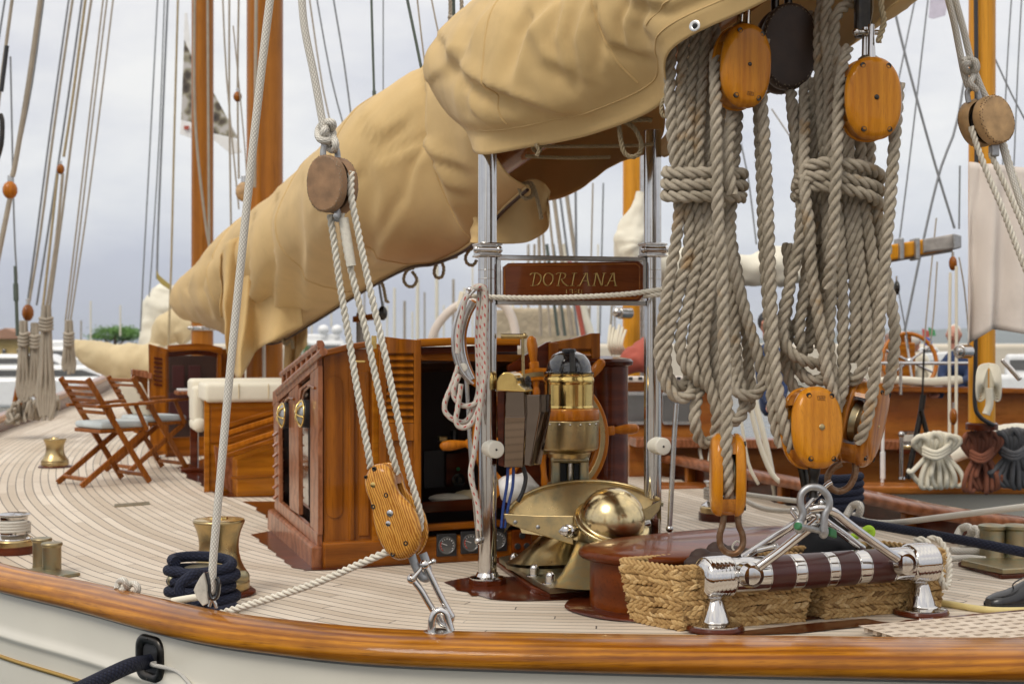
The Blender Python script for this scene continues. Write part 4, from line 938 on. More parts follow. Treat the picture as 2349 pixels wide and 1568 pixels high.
# second tackle at the right edge
rb, mr = leather_block('pulley_block', 'tan leather covered block with stitched rim at the right edge of the scene', P(2262, 279, 5.9), S(46, 5.9), S(56, 5.9), .15, 22, -28, 'leather_tan')
mb = MB(); tube(mb, pxpath([(2222, 235), (2219, 212), (2228, 203), (2240, 206), (2248, 228)], 5.9, 5), S(6.5, 5.9), 8, flat=.6); mb.build('shackle', M['galv'], rb)
mb = MB(); box(mb, Matrix.Translation(P(2280, 346, 5.9)), S(18, 5.9), .05, S(28, 5.9), .006); mb.build('becket', M['galv'], rb)
mb = MB()
for q, r_ in (([(2164, -40), (2186, 40), (2200, 110), (2212, 170), (2224, 205)], 8), ([(2180, -40), (2208, 60), (2228, 140), (2250, 200), (2278, 260), (2310, 370), (2360, 520)], 8)): tube(mb, pxpath(q, 5.92, 6), S(r_, 5.9), 10)
kn = [(2206, 142), (2220, 136), (2238, 142), (2240, 160), (2226, 166), (2212, 158), (2214, 146), (2232, 150), (2236, 168), (2226, 190), (2240, 206)]
tube(mb, crs([P(x, y, 5.88 + .03 * math.sin(i * 1.9)) for i, (x, y) in enumerate(kn)], 6), S(7.5, 5.9), 10)
tag(mb.build('right_pennant', M['braid_white']), 'knotted pale rope holding the tan leather block at the right edge', 'rope').name = 'runner_pennant.001'
rope('runner_fall', [(2227, 290), (2245, 345), (2270, 410), (2300, 480), (2330, 560), (2370, 660)], 5.86, S(7.5, 5.9), 'cotton', 'three pale ropes falling from the tan leather block at the right edge', extra=([(2272, 350, 5.9), (2290, 390, 5.9), (2318, 450, 5.9), (2365, 560, 5.9)], [(2300, 320, 5.95), (2318, 380, 5.95), (2350, 460, 5.95), (2375, 520, 5.95)]))

# ---------------------------------------------------------------- braided line and rope clutch at the rail, navy coil, bollards
rope('backstay_line', [(627, -60), (607, 100), (580, 340), (553, 600), (527, 860), (505, 1100), (490, 1270), (486, 1345), (484, 1356)], 5.6, S(9.5, 5.6), 'braid_white', 'single cream braided line running straight up from the leather lined fairlead at the rail', laid=False)
cl_ = thing('leathered_fairlead', 'black fairlead lined with frayed grey leather, standing on the rail before the navy coil', 'fairlead', P(478, 1388, 5.6))
mb = MB(); O_ = P(478, 1345, 5.6); N_ = V((-.55, -.83, 0)).normalized()
plate(mb, [(470, 1312), (462, 1322), (452, 1340), (447, 1352), (455, 1372), (468, 1388), (480, 1382), (476, 1340)], O_, N_, .008, .002); mb.build('leather_flap', plain('frayed_grey_leather', (.5, .47, .4), .9, var=.2, vscale=30, bump=.4), cl_)
mb = MB(); tube(mb, pxpath([(474, 1312), (480, 1335), (482, 1362), (488, 1372), (498, 1366), (502, 1340), (498, 1324)], 5.59, 5), S(5, 5.6), 10, flat=1.4); mb.build('clip', M['black'], cl_)
mb = MB(); tube(mb, pxpath([(488, 1374), (494, 1384), (496, 1394)], 5.6, 4), S(4.5, 5.6), 8); tube(mb, pxpath([(484, 1376), (480, 1390)], 5.6, 4), S(4, 5.6), 8); mb.build('link', M['chrome'], cl_)
bo = thing('mooring_bollard', 'bronze bollard wrapped in thick navy rope behind the rail', 'bollard', G(463, 1402))
bc = G(463, 1402); 
mb = MB(); lathe(mb, [(.17, 0), (.17, .02), (.075, .04), (.07, .16), (.08, .18), (.075, .2), (.001, .205)], bc, UP, 28); box(mb, frame(RT, FW, o=bc + V((.03, 0, .15))), .36, .06, .05, .02, 3); mb.build('post', M['bronze'], bo)
mb = MB(); pa = []
for k in range(0, 4 * 28):
    a = 2 * math.pi * k / 28 - 2.2; lay = k / 28; z = .052 + .047 * lay + (.01 * math.sin(a) if lay > 3 else 0); rr = S(74, 6.2) + (.012 * math.sin(lay * 3))
    pa.append(bc + V((math.cos(a) * rr, math.sin(a) * rr * .75, z)))
tube(mb, pa, S(12.5, 6.2), 16)
tube(mb, crs([P(440, 1402, 6.05), P(418, 1372, 6.02), P(412, 1345, 6.02), P(430, 1325, 6.04), P(452, 1316, 6.1), P(500, 1318, 6.3)], 8), S(12, 6.1), 16)
tube(mb, crs([P(540, 1392, 6.1), P(500, 1402, 6.0), P(430, 1406, 6.0), P(380, 1398, 6.1)], 8), S(12, 6.1), 16)
tag(mb.build('mooring_coil', M['braid_navy']), 'navy braided rope turned around the bronze bollard behind the rail', 'rope coil')
mb = MB(); tube(mb, pxpath([(395, 1378), (430, 1372), (470, 1366)], 5.9, 5), S(8, 5.9), 10); tag(mb.build('canvas_strop', M['cushion']), 'flat pale canvas strop passing from the navy coil to the leathered fairlead', 'strop')
mb = MB(); kn = [(268, 1352), (272, 1335), (284, 1330), (292, 1345), (300, 1338), (312, 1340), (316, 1354), (300, 1362), (285, 1350), (276, 1356)]
tube(mb, crs([P(x, y, 6.05 + .03 * math.sin(i * 2)) for i, (x, y) in enumerate(kn)], 6), S(7.5, 6), 10); tag(mb.build('rope_knot', M['braid_white']), 'small knot of pale rope peeping over the stern rail at left', 'rope')
def capstan(label, base, H, R, d):
    r = thing('capstan', label, 'capstan', base, 'brass capstans'); mb = MB()
    lathe(mb, [(R * 1.2, .0), (R * 1.2, .03 * H), (R * 1.1, .06 * H)], base + UP * .004, UP, 40); mb.build('wood_pad', M['mahogany'], r)
    pr = [(R * 1.0, .06), (R * 1.0, .16), (R * 1.01, .17), (R * .98, .19), (R * 1.0, .2), (R * .99, .25), (R * .93, .29), (R * .82, .36), (R * .72, .45), (R * .66, .55), (R * .64, .65), (R * .66, .75), (R * .71, .84), (R * .79, .92), (R * .84, .965), (R * .84, .985), (R * .8, 1.0)]
    mb = MB(); lathe(mb, [(a, b * H) for a, b in pr], base, UP, 48); mb.build('drum', M['brass_worn'], r)
    mb = MB(); lathe(mb, [(R * .82, H), (R * .6, 1.012 * H), (R * .3, 1.012 * H), (R * .28, 1.03 * H), (.001, 1.03 * H)], base, UP, 40); mb.build('cap', M['brass'], r)
    return r
capstan('large brass capstan drum behind the navy rope coil', G(502, 1362), S(172, 6.77), S(70, 6.77), 6.77)
capstan('small distant brass capstan on the side deck left of the folding chairs', G(126, 1071), S(66, 13.6), S(31, 13.6), 13.6)
bb = thing('bollard_pair', 'pair of short bronze mooring bollards beside the rail at far left', 'bollard', G(110, 1320))
for (x, y, wd) in ((96, 1300, 21), (119, 1312, 22)):
    mb = MB(); q = G(x, y); d_ = q.y; lathe(mb, [(S(wd, d_) * 1.0, 0), (S(wd, d_) * .96, .02), (S(wd, d_) * .96, .135), (S(wd, d_) * 1.08, .14), (S(wd, d_) * 1.1, .15), (S(wd, d_) * 1.02, .156), (.001, .158)], q, UP, 30); mb.build('post', M['bronze'], bb)
mb = MB(); box(mb, frame(V((.8, -.6, 0)), uz=UP, o=G(112, 1318) + UP * .01), .32, .16, .02, .008); mb.build('base', M['bronze'], bb)
def winch(label, base, R, k=1.0, rope_=True):
    r = thing('winch', label, 'winch', base, 'sheet winches'); mb = MB()
    lathe(mb, [(R * 1.3, 0), (R * 1.3, .06 * k), (R * 1.2, .064 * k)], base, UP, 36); mb.build('base_pad', M['mahogany'], r)
    mb = MB(); lathe(mb, [(R * 1.22, .03 * k), (R * 1.22, .1 * k), (R * 1.14, .112 * k)], base, UP, 36); mb.build('base_ring', M['brass_worn'], r)
    mb = MB(); lathe(mb, [(R * 1.12, .112 * k), (R * 1.12, .12 * k), (R * .95, .132 * k), (R * .8, .15 * k), (R * .8, .26 * k), (R * .86, .29 * k), (R, .3 * k), (R, .306 * k), (R * .8, .312 * k), (.001, .314 * k)], base, UP, 40); mb.build('drum', M['chrome'], r)
    mb = MB(); pa = []
    for q in range(4 * 20): a = 2 * math.pi * q / 20; pa.append(base + V((math.cos(a) * R * .92, math.sin(a) * R * .92, (.165 + .022 * q / 20) * k)))
    tube(mb, pa, .013 * k, 8)
    if rope_: mb.build('line_turns', M['braid_white'], r)
    return r
w1 = winch('chrome winch wound with cream line, cut by the left edge of the scene', G(32, 1268), S(37, 8.1), S(92, 8.1) / .314)
# ---------------------------------------------------------------- boom gallows with the name board
DL, DR = 7.05, 7.26
gal = thing('boom_gallows', 'polished steel boom gallows of two posts and cross rails holding the name board', 'gallows', G(1118, 1338))
def post_at(x, d, r): return P(x, CY, d), S(r, d)
gl_ = []
for x, d, r, yt, yb in ((1118, DL, 21.5, 300, 1336), (1497, DR, 20, 300, 1324)):
    mb = MB(); cyl(mb, P(x, yb, d), P(x, yt, d), S(r, d), 36, 0); mb.build('post', M['post_steel'], gal)
    mb = MB(); b0 = P(x, yb, d); b0.z = 0; lathe(mb, [(S(r * 1.9, d), .03), (S(r * 1.9, d), .036), (S(r * 1.3, d), .042), (S(r * 1.1, d), .06), (S(r * 1.0, d), .062)], b0, UP, 32); mb.build('foot_flange', M['chrome'], gal)
    mb = MB(); lathe(mb, [(S(r * 2.0, d), .0), (S(r * 2.0, d), .026), (S(r * 1.9, d), .032)], b0, UP, 8, smooth=False); mb.build('foot_pad', M['mahogany'], gal)
    mb = MB(); c = P(x, 574, d); box(mb, frame(RT, uz=UP, o=c), S(r * 2.5, d), S(r * 2.5, d), S(34, d), .012, 2)
    for dz in (-S(13, d), S(13, d)): box(mb, frame(RT, uz=UP, o=c + UP * dz), S(r * 2.65, d), S(r * 2.65, d), S(5, d), .004)
    mb.build('clamp', M['steel'], gal)
    mb = MB(); cyl(mb, c + V((-.045, -.065, 0)), c + V((.055, -.055, 0)), S(7, d), 12); ball(mb, c + V((-.05, -.06, 0)), S(9, d), 10); ball(mb, c + V((.058, -.052, 0)), S(9, d), 10); mb.build('clamp_bolt', M['chrome'], gal)
    for dz in (620, 640):
        mb = MB(); lathe(mb, [(S(r * 1.005, d), 0), (S(r * 1.03, d), .002), (S(r * 1.005, d), .004)], P(x, dz, d), UP, 36); mb.build('joint_ring', M['steel'], gal)
    gl_.append(P(x, CY, d))
gx = gl_[1] - gl_[0]; gx.z = 0; gN = V((gx.y, -gx.x, 0)).normalized(); gO = gl_[0]; gU = gx.normalized()
def gp(x, y): return Q(x, y, gO, gN)
for y, h_ in ((593, 11), (694, 12)):
    a, b = gp(1138, y), gp(1478, y); mb = MB(); box(mb, frame(gU, uz=UP, o=(a + b) / 2), (b - a).length, .05, S(h_, 7.15), .004); mb.build('cross_rail', M['steel'], gal)
for x in (1142, 1474):
    a = gp(x, 640); mb = MB(); box(mb, frame(gU, uz=UP, o=a), .022, .05, S(90, 7.15), .004); mb.build('side_rail', M['steel'], gal)
for q, r_ in (([(1066, 830), (1072, 900), (1081, 1060), (1097, 1240)], 5), ([(1552, 925), (1546, 1010), (1536, 1212)], 6)):
    mb = MB(); tube(mb, pxpath(q, 7.0, 4), S(r_, 7), 12); ball(mb, P(q[-1][0], q[-1][1], 7), S(9, 7), 12); mb.build('brace', M['steel'], gal)
for x, y, d in ((1130, 1029, 6.98), (1511, 1022, 7.2)):
    mb = MB(); c = P(x, y, d); n_ = V((.35, -.93, 0)).normalized(); cyl(mb, c - n_ * .05, c + n_ * .055, S(20, d), 30, .006); mb.build('white_roller', M['white_plastic'], gal)
    mb = MB(); cyl(mb, c + n_ * .05, c + n_ * .0575, S(2.6, d), 12); mb.build('roller_bolt', M['black_metal'], gal)
nb = thing('name_board', 'dark varnished name board carved with gilded letters between the gallows posts', 'name board', gp(1311, 645))
M['board'] = wood('name_board_mahogany', (.1, .025, .006), (.16, .042, .009), 'X', 10, .3, 1, rot=SHIPROT, stretch=20, bump=.02, ring=.15, blotch=.15)
mb = MB(); plate(mb, [(1164, 604), (1462, 600), (1472, 609), (1472, 680), (1463, 689), (1162, 690), (1152, 682), (1152, 613)], gO + gN * .012, gN, .03, .006); mb.build('board', M['board'], nb)
mb = MB(); ring = [(1167, 609), (1459, 605), (1467, 612), (1467, 677), (1460, 684), (1165, 685), (1158, 679), (1158, 616)]
tube(mb, [Q(x, y, gO + gN * .041, gN) for x, y in ring], .0035, 6, True); mb.build('moulding', M['house_wood_h'], nb)
# letters: broad-pen strokes (polylines in unit boxes; slant and serifs as on the board)
LET = {'D': [[(.05, .93), (.3, 1), (.62, .98), (.92, .78), (.95, .45), (.72, .12), (.35, 0), (0, .0)], [(.42, .98), (.3, .5), (.2, 0)], [(-.05, .85), (.1, .97), (.42, .98)]],
       'O': [[(.55, 1), (.25, .92), (.05, .6), (.08, .22), (.35, 0), (.68, .1), (.92, .45), (.88, .82), (.55, 1)]],
       'R': [[(.42, .98), (.3, .5), (.2, 0)], [(0, .88), (.2, 1), (.6, 1), (.82, .85), (.72, .6), (.4, .5)], [(.45, .5), (.65, .2), (.95, 0), (1.1, .02)], [(.05, 0), (.35, 0)]],
       'I': [[(.62, .98), (.5, .5), (.38, 0)], [(.35, .98), (.9, 1)], [(.15, 0), (.62, 0)]],
       'A': [[(.0, .02), (.2, .1), (.72, 1), (.8, .5), (.92, 0)], [(.32, .38), (.82, .38)], [(-.08, 0), (.18, 0)], [(.78, 0), (1.06, 0)], [(.45, .93), (.72, 1)]],
       'N': [[(.12, 0), (.22, .4), (.34, 1), (.55, .5), (.78, 0), (.88, .5), (1.0, .98)], [(.12, .93), (.34, 1)], [(-.05, 0), (.26, 0)], [(.85, .98), (1.15, 1)]]}
mb = MB(); xs_ = [1217, 1246, 1275, 1304, 1326, 1359, 1389]; ws = [25, 24, 27, 22, 27, 27, 25]
for ch, x0, w_ in zip('DORIANA', xs_, ws):
    for st in LET[ch]:
        pa = crs([Q(x0 + a * w_, 655 - b * 29, gO + gN * .0425, gN) for a, b in st], 5)
        T_ = []
        for i in range(len(pa)):
            a, b = pa[max(0, i - 1)], pa[min(len(pa) - 1, i + 1)]; dv = (b - a).normalized(); T_.append(.0016 + .0024 * abs(dv.dot((gU * .55 - UP * .85).normalized())) ** 2)
        tube(mb, pa, T_, 6)
M['gilt'] = metal('gilded_letter', (.5, .36, .13), .35, (.35, .25, .08), .4, 40, .1)
mb.build('carved_name', M['gilt'], nb)
digits_at = MB(); G7 = {'1': [(.3, 0), (.3, 1)], '9': [(.6, 0), (.6, 1), (0, 1), (0, .5), (.6, .5)], '3': [(0, 1), (.6, 1), (.6, .5), (.1, .5), (.6, .5), (.6, 0), (0, 0)], '0': [(0, 0), (0, 1), (.6, 1), (.6, 0), (0, 0)]}
for k, ch in enumerate('1930'): tube(digits_at, [Q(1296 + k * 10.5 + a * 11, 673 - b * 9, gO + gN * .0425, gN) for a, b in G7[ch]], .0018, 5)
digits_at.build('carved_year', M['gilt'], nb)
rope('gallows_lashing', [(1062, 676), (1090, 679), (1180, 683), (1300, 682), (1420, 676), (1490, 668), (1530, 661)], 6.9, S(6.5, 6.9), 'cotton', 'taut cream line stretched across the name board between the gallows posts', extra=([(1478, 678, 6.92), (1500, 676, 6.9), (1530, 675, 6.9)],))
# horseshoe frame (stainless and wood) and red-flecked rope coil hung on the left post
hs = thing('life_ring_bracket', 'curved steel and varnished wood rack standing left of the gallows post', 'rack', P(1060, 830, 6.95))
arc = [(1083, 662), (1062, 690), (1047, 730), (1040, 770), (1042, 812), (1052, 845), (1064, 862), (1080, 878)]
mb = MB(); tube(mb, pxpath(arc, 6.85, 6), S(5, 6.9), 10); tube(mb, pxpath([(x + 6, y + 2) for x, y in arc], 6.8, 6), S(3, 6.9), 8); mb.build('steel_hoop', M['chrome'], hs)
arc2 = [(1090, 690), (1073, 722), (1062, 765), (1063, 805), (1072, 840), (1086, 872)]
mb = MB(); tube(mb, pxpath([(x - 8, y) for x, y in arc2], 7.0, 6), S(12, 6.9), 10, flat=.35); mb.build('steel_band', M['steel'], hs)
mb = MB(); tube(mb, pxpath(arc2, 7.02, 6), S(9, 6.9), 10, flat=.6); mb.build('wood_band', M['wheel_wood'], hs)
mb = MB(); c = P(1063, 842, 6.82); lathe(mb, [(S(5, 6.8), -.01), (S(9, 6.8), -.01), (S(10, 6.8), 0), (S(9, 6.8), .01), (S(5, 6.8), .012)], c, V((0, -1, 0)), 20); mb.build('roller', M['white_plastic'], hs)
mb = MB(); ball(mb, P(1080, 663, 6.83), S(9, 6.8), 12, (1.3, .8, .6)); mb.build('bracket_cap', M['chrome'], hs)
mb = MB()
RC = [[(1080, 672), (1086, 660), (1096, 657), (1100, 670), (1097, 720), (1095, 780), (1097, 850), (1096, 905), (1074, 960), (1050, 966), (1024, 948), (1021, 922), (1038, 880), (1048, 850), (1052, 838)],
      [(1084, 668), (1092, 657), (1106, 660), (1110, 690), (1104, 740), (1102, 800), (1106, 860), (1104, 900), (1090, 925), (1062, 930), (1043, 912), (1042, 890), (1054, 858)],
      [(1090, 662), (1104, 656), (1114, 668), (1114, 705), (1109, 760), (1108, 820), (1110, 880), (1104, 920), (1082, 970), (1058, 980), (1046, 965), (1050, 935), (1058, 880)],
      [(1112, 668), (1115, 700), (1112, 780), (1114, 850), (1106, 900), (1098, 960), (1088, 1040), (1080, 1090), (1096, 1160), (1099, 1215)],
      [(1076, 676), (1066, 690), (1060, 720), (1052, 760), (1050, 810)]]
for k, q in enumerate(RC): tube(mb, pxpath(q, 6.84 - .02 * k, 6), S(6.2, 6.85), 10)
tag(mb.build('flecked_rope_coil', M['braid_red']), 'white rope with red flecks looped over the curved rack at the left gallows post', 'rope coil')

# ---------------------------------------------------------------- compass binnacle, throttle box, steering gear, wheel
bn = thing('binnacle', 'brass compass binnacle with black domed hood in front of the steering wheel', 'binnacle', G(1305, 1300))
dB = 7.52; bx0 = P(1305, CY, dB)
def lz(y): return CAMZ - (y - CY) / F * dB - bx0.z
def rb_(px): return S(px * 1.05, dB)
mb = MB(); lathe(mb, [(rb_(54), lz(857)), (rb_(56), lz(853)), (rb_(50), lz(851)), (rb_(49), lz(842)), (rb_(44), lz(826)), (rb_(34), lz(813)), (rb_(20), lz(806)), (.001, lz(804))], bx0, UP, 40); mb.build('hood', M['black'], bn)
mb = MB(); lathe(mb, [(rb_(15), lz(815)), (rb_(16), lz(804)), (rb_(14), lz(800)), (.001, lz(799))], bx0 + V((0.0, -.02, 0)), UP, 8, smooth=False); mb.build('hood_knob', M['black_plastic'], bn)
mb = MB(); box(mb, Matrix.Translation(P(1313, 832, dB - .115)) @ Matrix.Rotation(rad(-18), 4, 'X'), .028, .02, .11, .006); mb.build('hood_clip', M['black_metal'], bn)
pr = [(54.5, 936), (55.5, 933), (54, 930), (54, 880), (55, 878), (56, 872), (55, 867), (54, 865), (54.5, 860), (56, 857), (53, 856)]
mb = MB(); lathe(mb, [(rb_(a), lz(b)) for a, b in pr], bx0, UP, 48); mb.build('brass_drum', M['brass'], bn)
mb = MB(); lathe(mb, [(rb_(a), lz(b)) for a, b in ((62, 963), (66, 961), (67, 955), (67, 944), (65, 938), (60, 936), (54, 936))], bx0, UP, 48); mb.build('wood_ring', M['wheel_wood'], bn)
mb = MB(); lathe(mb, [(rb_(a), lz(b)) for a, b in ((46, 1048), (47, 1040), (48, 1036), (61, 1030), (64, 1026), (65, 1018), (66, 964), (64, 962))], bx0, UP, 48); mb.build('lower_drum', M['brass_worn'], bn)
for k in range(7):
    a = rad(-150 + 20 * k); mb = MB(); ball(mb, bx0 + V((math.cos(a) * rb_(66), math.sin(a) * rb_(66), lz(970))), .006, 8); mb.build('screw', M['steel'], bn)
mb = MB()
bxl, bxr = P(1266, 1200, dB), P(1346, 1200, dB)
for x in (1274, 1339): box(mb, Matrix.Translation(P(x, 1085, dB)), S(20, dB), .14, S(84, dB), .012)
box(mb, Matrix.Translation(P(1306, 1052, dB)), S(88, dB), .15, S(16, dB), .015); box(mb, Matrix.Translation(P(1306, 1118, dB)), S(100, dB), .17, S(24, dB), .015); box(mb, Matrix.Translation(P(1306, 1085, dB + .06)), S(66, dB), .01, S(74, dB), 0)
mb.build('pedestal', M['bronze'], bn)
mb = MB(); cyl(mb, P(1308, 1125, dB), P(1308, 1048, dB), S(9, dB), 14); mb.build('spindle', M['steel'], bn)
mb = MB(); box(mb, Matrix.Translation(P(1306, 1085, dB + .045)), S(60, dB), .01, S(70, dB), 0); mb.build('dark_recess', M['black_plastic'], bn)
mb = MB(); box(mb, Matrix.Translation(P(1306, 1215, dB)), S(90, dB), .16, S(170, dB), .02); mb.build('plinth', M['bronze'], bn)
mb = MB(); ball(mb, P(1243, 1028, dB - .02), S(18, dB), 14, (1.2, 1, .8)); mb.build('side_lamp', M['brass_worn'], bn)
M['mirror'] = metal('dark_reflection_steel', (.2, .16, .13), .05, None, 0, 6, .03, 0)  # dark brown reflection put into the metal's own colour
tb = thing('throttle_box', 'mirror finished engine control box with brass hooded top beside the left post', 'control box', P(1180, 1060, 7.0))
mb = MB(); h0 = []
for k in range(13):
    a = math.pi * k / 12; h0.append((1169 - 24 * math.cos(a) - 6, 880 - 27 * math.sin(a)))
prism(mb, [P(x, y, 6.93) for x, y in [(1139, 895)] + h0 + [(1205, 895), (1205, 898), (1139, 898)][:2]], V((.25, 1, 0)), .16, .004); mb.build('hood', M['brass'], tb)
mb = MB(); prism(mb, [P(x, y, 6.94) for x, y in ((1160, 897), (1203, 897), (1205, 955), (1158, 955))], V((.2, 1, 0)), .14, .004); prism(mb, [P(1158, 955, 6.94), P(1205, 955, 6.94), P(1200, 1072, 7.02), P(1156, 1072, 7.02)], V((.2, 1, .3)), .1, .003); mb.build('mirror_panel', M['mirror'], tb)
mb = MB(); prism(mb, [P(x, y, 7.0) for x, y in ((1207, 905), (1239, 905), (1239, 945), (1216, 1068), (1202, 1066), (1207, 945))], V((.7, 1, 0)), .1, .004); mb.build('side_panel', M['mirror'], tb)
mb = MB(); prism(mb, [P(x, y, 6.99) for x, y in ((1140, 897), (1158, 897), (1155, 1070), (1143, 1066))], V((.2, 1, 0)), .1, .003); mb.build('dark_panel', M['mahogany'], tb)
mb = MB(); cyl(mb, P(1211, 905, 7.1), P(1211, 866, 7.1), S(7, 7.1), 14); ball(mb, P(1211, 866, 7.1), S(5, 7.1), 10)
for y in (872, 880, 888, 896): lathe(mb, [(S(7, 7.1), -.004), (S(8.5, 7.1), 0), (S(7, 7.1), .004)], P(1211, y, 7.1), UP, 14)
mb.build('lever_gaiter', M['black_plastic'], tb)
mb = MB(); cyl(mb, P(1149, 771, 7.05), P(1203, 771, 7.05), S(6, 7), 16); cyl(mb, P(1199, 771, 7.05), P(1200, 860, 7.05), S(4, 7), 12); ball(mb, P(1204, 770, 7.05), S(7, 7), 12); mb.build('crank_handle', M['brass_worn'], tb)
M['blue_cable'] = plain('blue_cable', (.02, .06, .25), .4)
mb = MB(); tube(mb, pxpath([(1165, 1070), (1163, 1110), (1155, 1160), (1150, 1210)], 7.05, 5), S(3.6, 7), 8); tube(mb, pxpath([(1178, 1070), (1176, 1115), (1166, 1160), (1158, 1210)], 7.06, 5), S(3.6, 7), 8); mb.build('blue_cable', M['blue_cable'], tb)
mb = MB(); tube(mb, pxpath([(1199, 1068), (1206, 1095), (1200, 1125), (1188, 1150)], 7.07, 5), S(5, 7), 8); mb.build('black_cable', M['black_plastic'], tb)
# steering gear casting
sg = thing('steering_gear', 'verdigris stained brass steering gear with dome and fan shaped quadrant', 'steering gear', G(1330, 1340))
dS = 7.0
pl = [(1145, 1290), (1225, 1342), (1262, 1362), (1400, 1352), (1480, 1330), (1440, 1290), (1250, 1270)]
mb = MB(); prism(mb, [G(x, y, .03) for x, y in pl], UP, .03, .006); mb.build('base_plate', M['bronze'], sg)
mb = MB(); prism(mb, [G(x, y, .0) for x, y in [(1130, 1292), (1215, 1356), (1262, 1374), (1420, 1364), (1500, 1334), (1440, 1280), (1250, 1262)]], UP, .028, .006); mb.build('wood_bed', M['mahogany'], sg)
for x, y in ((1226, 1320), (1263, 1338), (1180, 1293)):
    q = G(x, y, .06); mb = MB(); lathe(mb, [(.042, 0), (.042, .006), (.03, .007)], q, UP, 20); lathe(mb, [(.026, .007), (.026, .034)], q, UP, 6, smooth=False); ball(mb, q + UP * .036, .023, 14); mb.build('dome_nut', M['chrome'], sg)
# fan quadrant tray: rim polygon in px at depth, sloping tray
rimL = [(1160, 1176), (1175, 1158), (1200, 1138), (1240, 1120), (1290, 1109), (1340, 1104), (1400, 1107), (1450, 1117), (1490, 1134), (1514, 1147)]
frontL = [(1160, 1176), (1230, 1180), (1312, 1182)]; frontR = [(1470, 1168), (1514, 1147)]
def dq(x, y): return 7.05 + (1182 - y) * .0042
top = [P(x, y, dq(x, y)) for x, y in rimL]; 
mb = MB(); inn = [p.lerp(P(1345, 1175, 7.12), .1) - UP * .0 for p in top]; low = [p.lerp(P(1345, 1195, 7.12), .2) - UP * .09 for p in top]; low2 = [p - UP * .1 + (p - P(1345, 1180, 7.12)) * .02 for p in top]; flo = [p.lerp(P(1345, 1195, 7.12), .92) - UP * .1 for p in top]
grid(mb, [low2, top, inn, low, flo], True); mb.build('quadrant_rim', M['brass_worn'], sg)
mb = MB(); plate(mb, [(1156, 1177), (1230, 1181), (1316, 1182), (1316, 1248), (1290, 1241), (1180, 1206), (1163, 1196)], P(1236, 1190, 7.03), V((-.1, -1, .1)).normalized(), .02, .004); mb.build('quadrant_front', M['brass_worn'], sg)
mb = MB(); plate(mb, [(1470, 1170), (1516, 1146), (1510, 1170), (1480, 1204), (1468, 1204)], P(1490, 1170, 7.05), V((.2, -1, .1)).normalized(), .02, .004); mb.build('quadrant_front', M['brass_worn'], sg)
mb = MB(); tube(mb, [p + UP * .003 for p in crs(top, 3)], .009, 6); mb.build('rim_bead', M['brass_worn'], sg)
mb = MB()
for p in resample(crs(low2, 3), .03)[0]: box(mb, Matrix.Translation(p + UP * .08 - V((0.0, 0, 0))), .018, .03, .02, .003)
mb.build('gear_teeth', M['bronze'], sg)['kind'] = 'stuff'
for x, y in ((1182, 1197), (1234, 1208), (1286, 1218)):
    mb = MB(); ball(mb, Q(x, y, P(1236, 1190, 7.008), V((-.1, -1, .1)).normalized()), S(5, 7), 10, (1, .5, 1)); mb.build('rivet', M['galv'], sg)
dax = V((.18, -.45, .87)).normalized(); dc = P(1405, 1190, 6.98)
mb = MB(); R_ = S(70, 6.98); pr = [(R_ * 1.24, -.035), (R_ * 1.26, -.02), (R_ * 1.24, -.012), (R_ * 1.1, -.006)]
for k in range(15): a = math.pi / 2 * k / 14; pr.append((R_ * 1.08 * math.cos(a), R_ * 1.02 * math.sin(a)))
lathe(mb, pr, dc, dax, 48); mb.build('dome', M['brass_dome'], sg)
mb = MB(); lathe(mb, [(R_ * .95, -.3), (R_ * 1.0, -.29), (R_ * 1.02, -.26), (R_ * .9, -.25), (R_ * .98, -.1), (R_ * 1.0, -.05), (R_ * 1.19, -.034)], dc, dax, 40); mb.build('gear_housing', M['bronze'], sg)
mb = MB(); q = P(1303, 1217, 6.9); lathe(mb, [(S(16, 6.9), -.04), (S(16, 6.9), .0), (S(13, 6.9), .006)], q, V((-.5, -.85, .1)), 22); lathe(mb, [(S(13, 6.9), .006), (S(13, 6.9), .04), (S(10, 6.9), .045)], q, V((-.5, -.85, .1)), 6, smooth=False); mb.build('hex_bolt', M['chrome'], sg)
mb = MB(); cyl(mb, P(1463, 1205, 7.0), P(1490, 1198, 7.02), S(9, 7), 8, .003); mb.build('hex_bolt', M['steel'], sg)
mb = MB(); r0 = P(1240, 1288, 7.12)
rr = []
for k in range(9):
    f = k / 8; c = r0.lerp(P(1300, 1205, 7.2), f); w_ = S(78 - 38 * f ** .6, 7); rr.append([c + V((math.cos(a) * w_, math.sin(a) * w_ * .7, 0)) for a in [2 * math.pi * i / 24 for i in range(24)]])
grid(mb, rr, True, None, True); mb.build('left_pillar', M['brass_worn'], sg)
mb = MB(); lathe(mb, [(S(88, 7), 0), (S(88, 7), .02), (S(82, 7), .024)], G(1245, 1300, .06), UP, 28, ); mb.build('left_flange', M['bronze'], sg)
mb = MB(); rr = []
for k in range(9):
    f = k / 8; c = G(1372, 1340, .06).lerp(P(1380, 1240, 6.98), f); w_ = S(112 - 55 * f ** .5, 7); rr.append([c + V((math.cos(a) * w_, math.sin(a) * w_ * .6, 0)) for a in [2 * math.pi * i / 24 for i in range(24)]])
grid(mb, rr, True, None, True); mb.build('right_pillar', M['bronze'], sg)
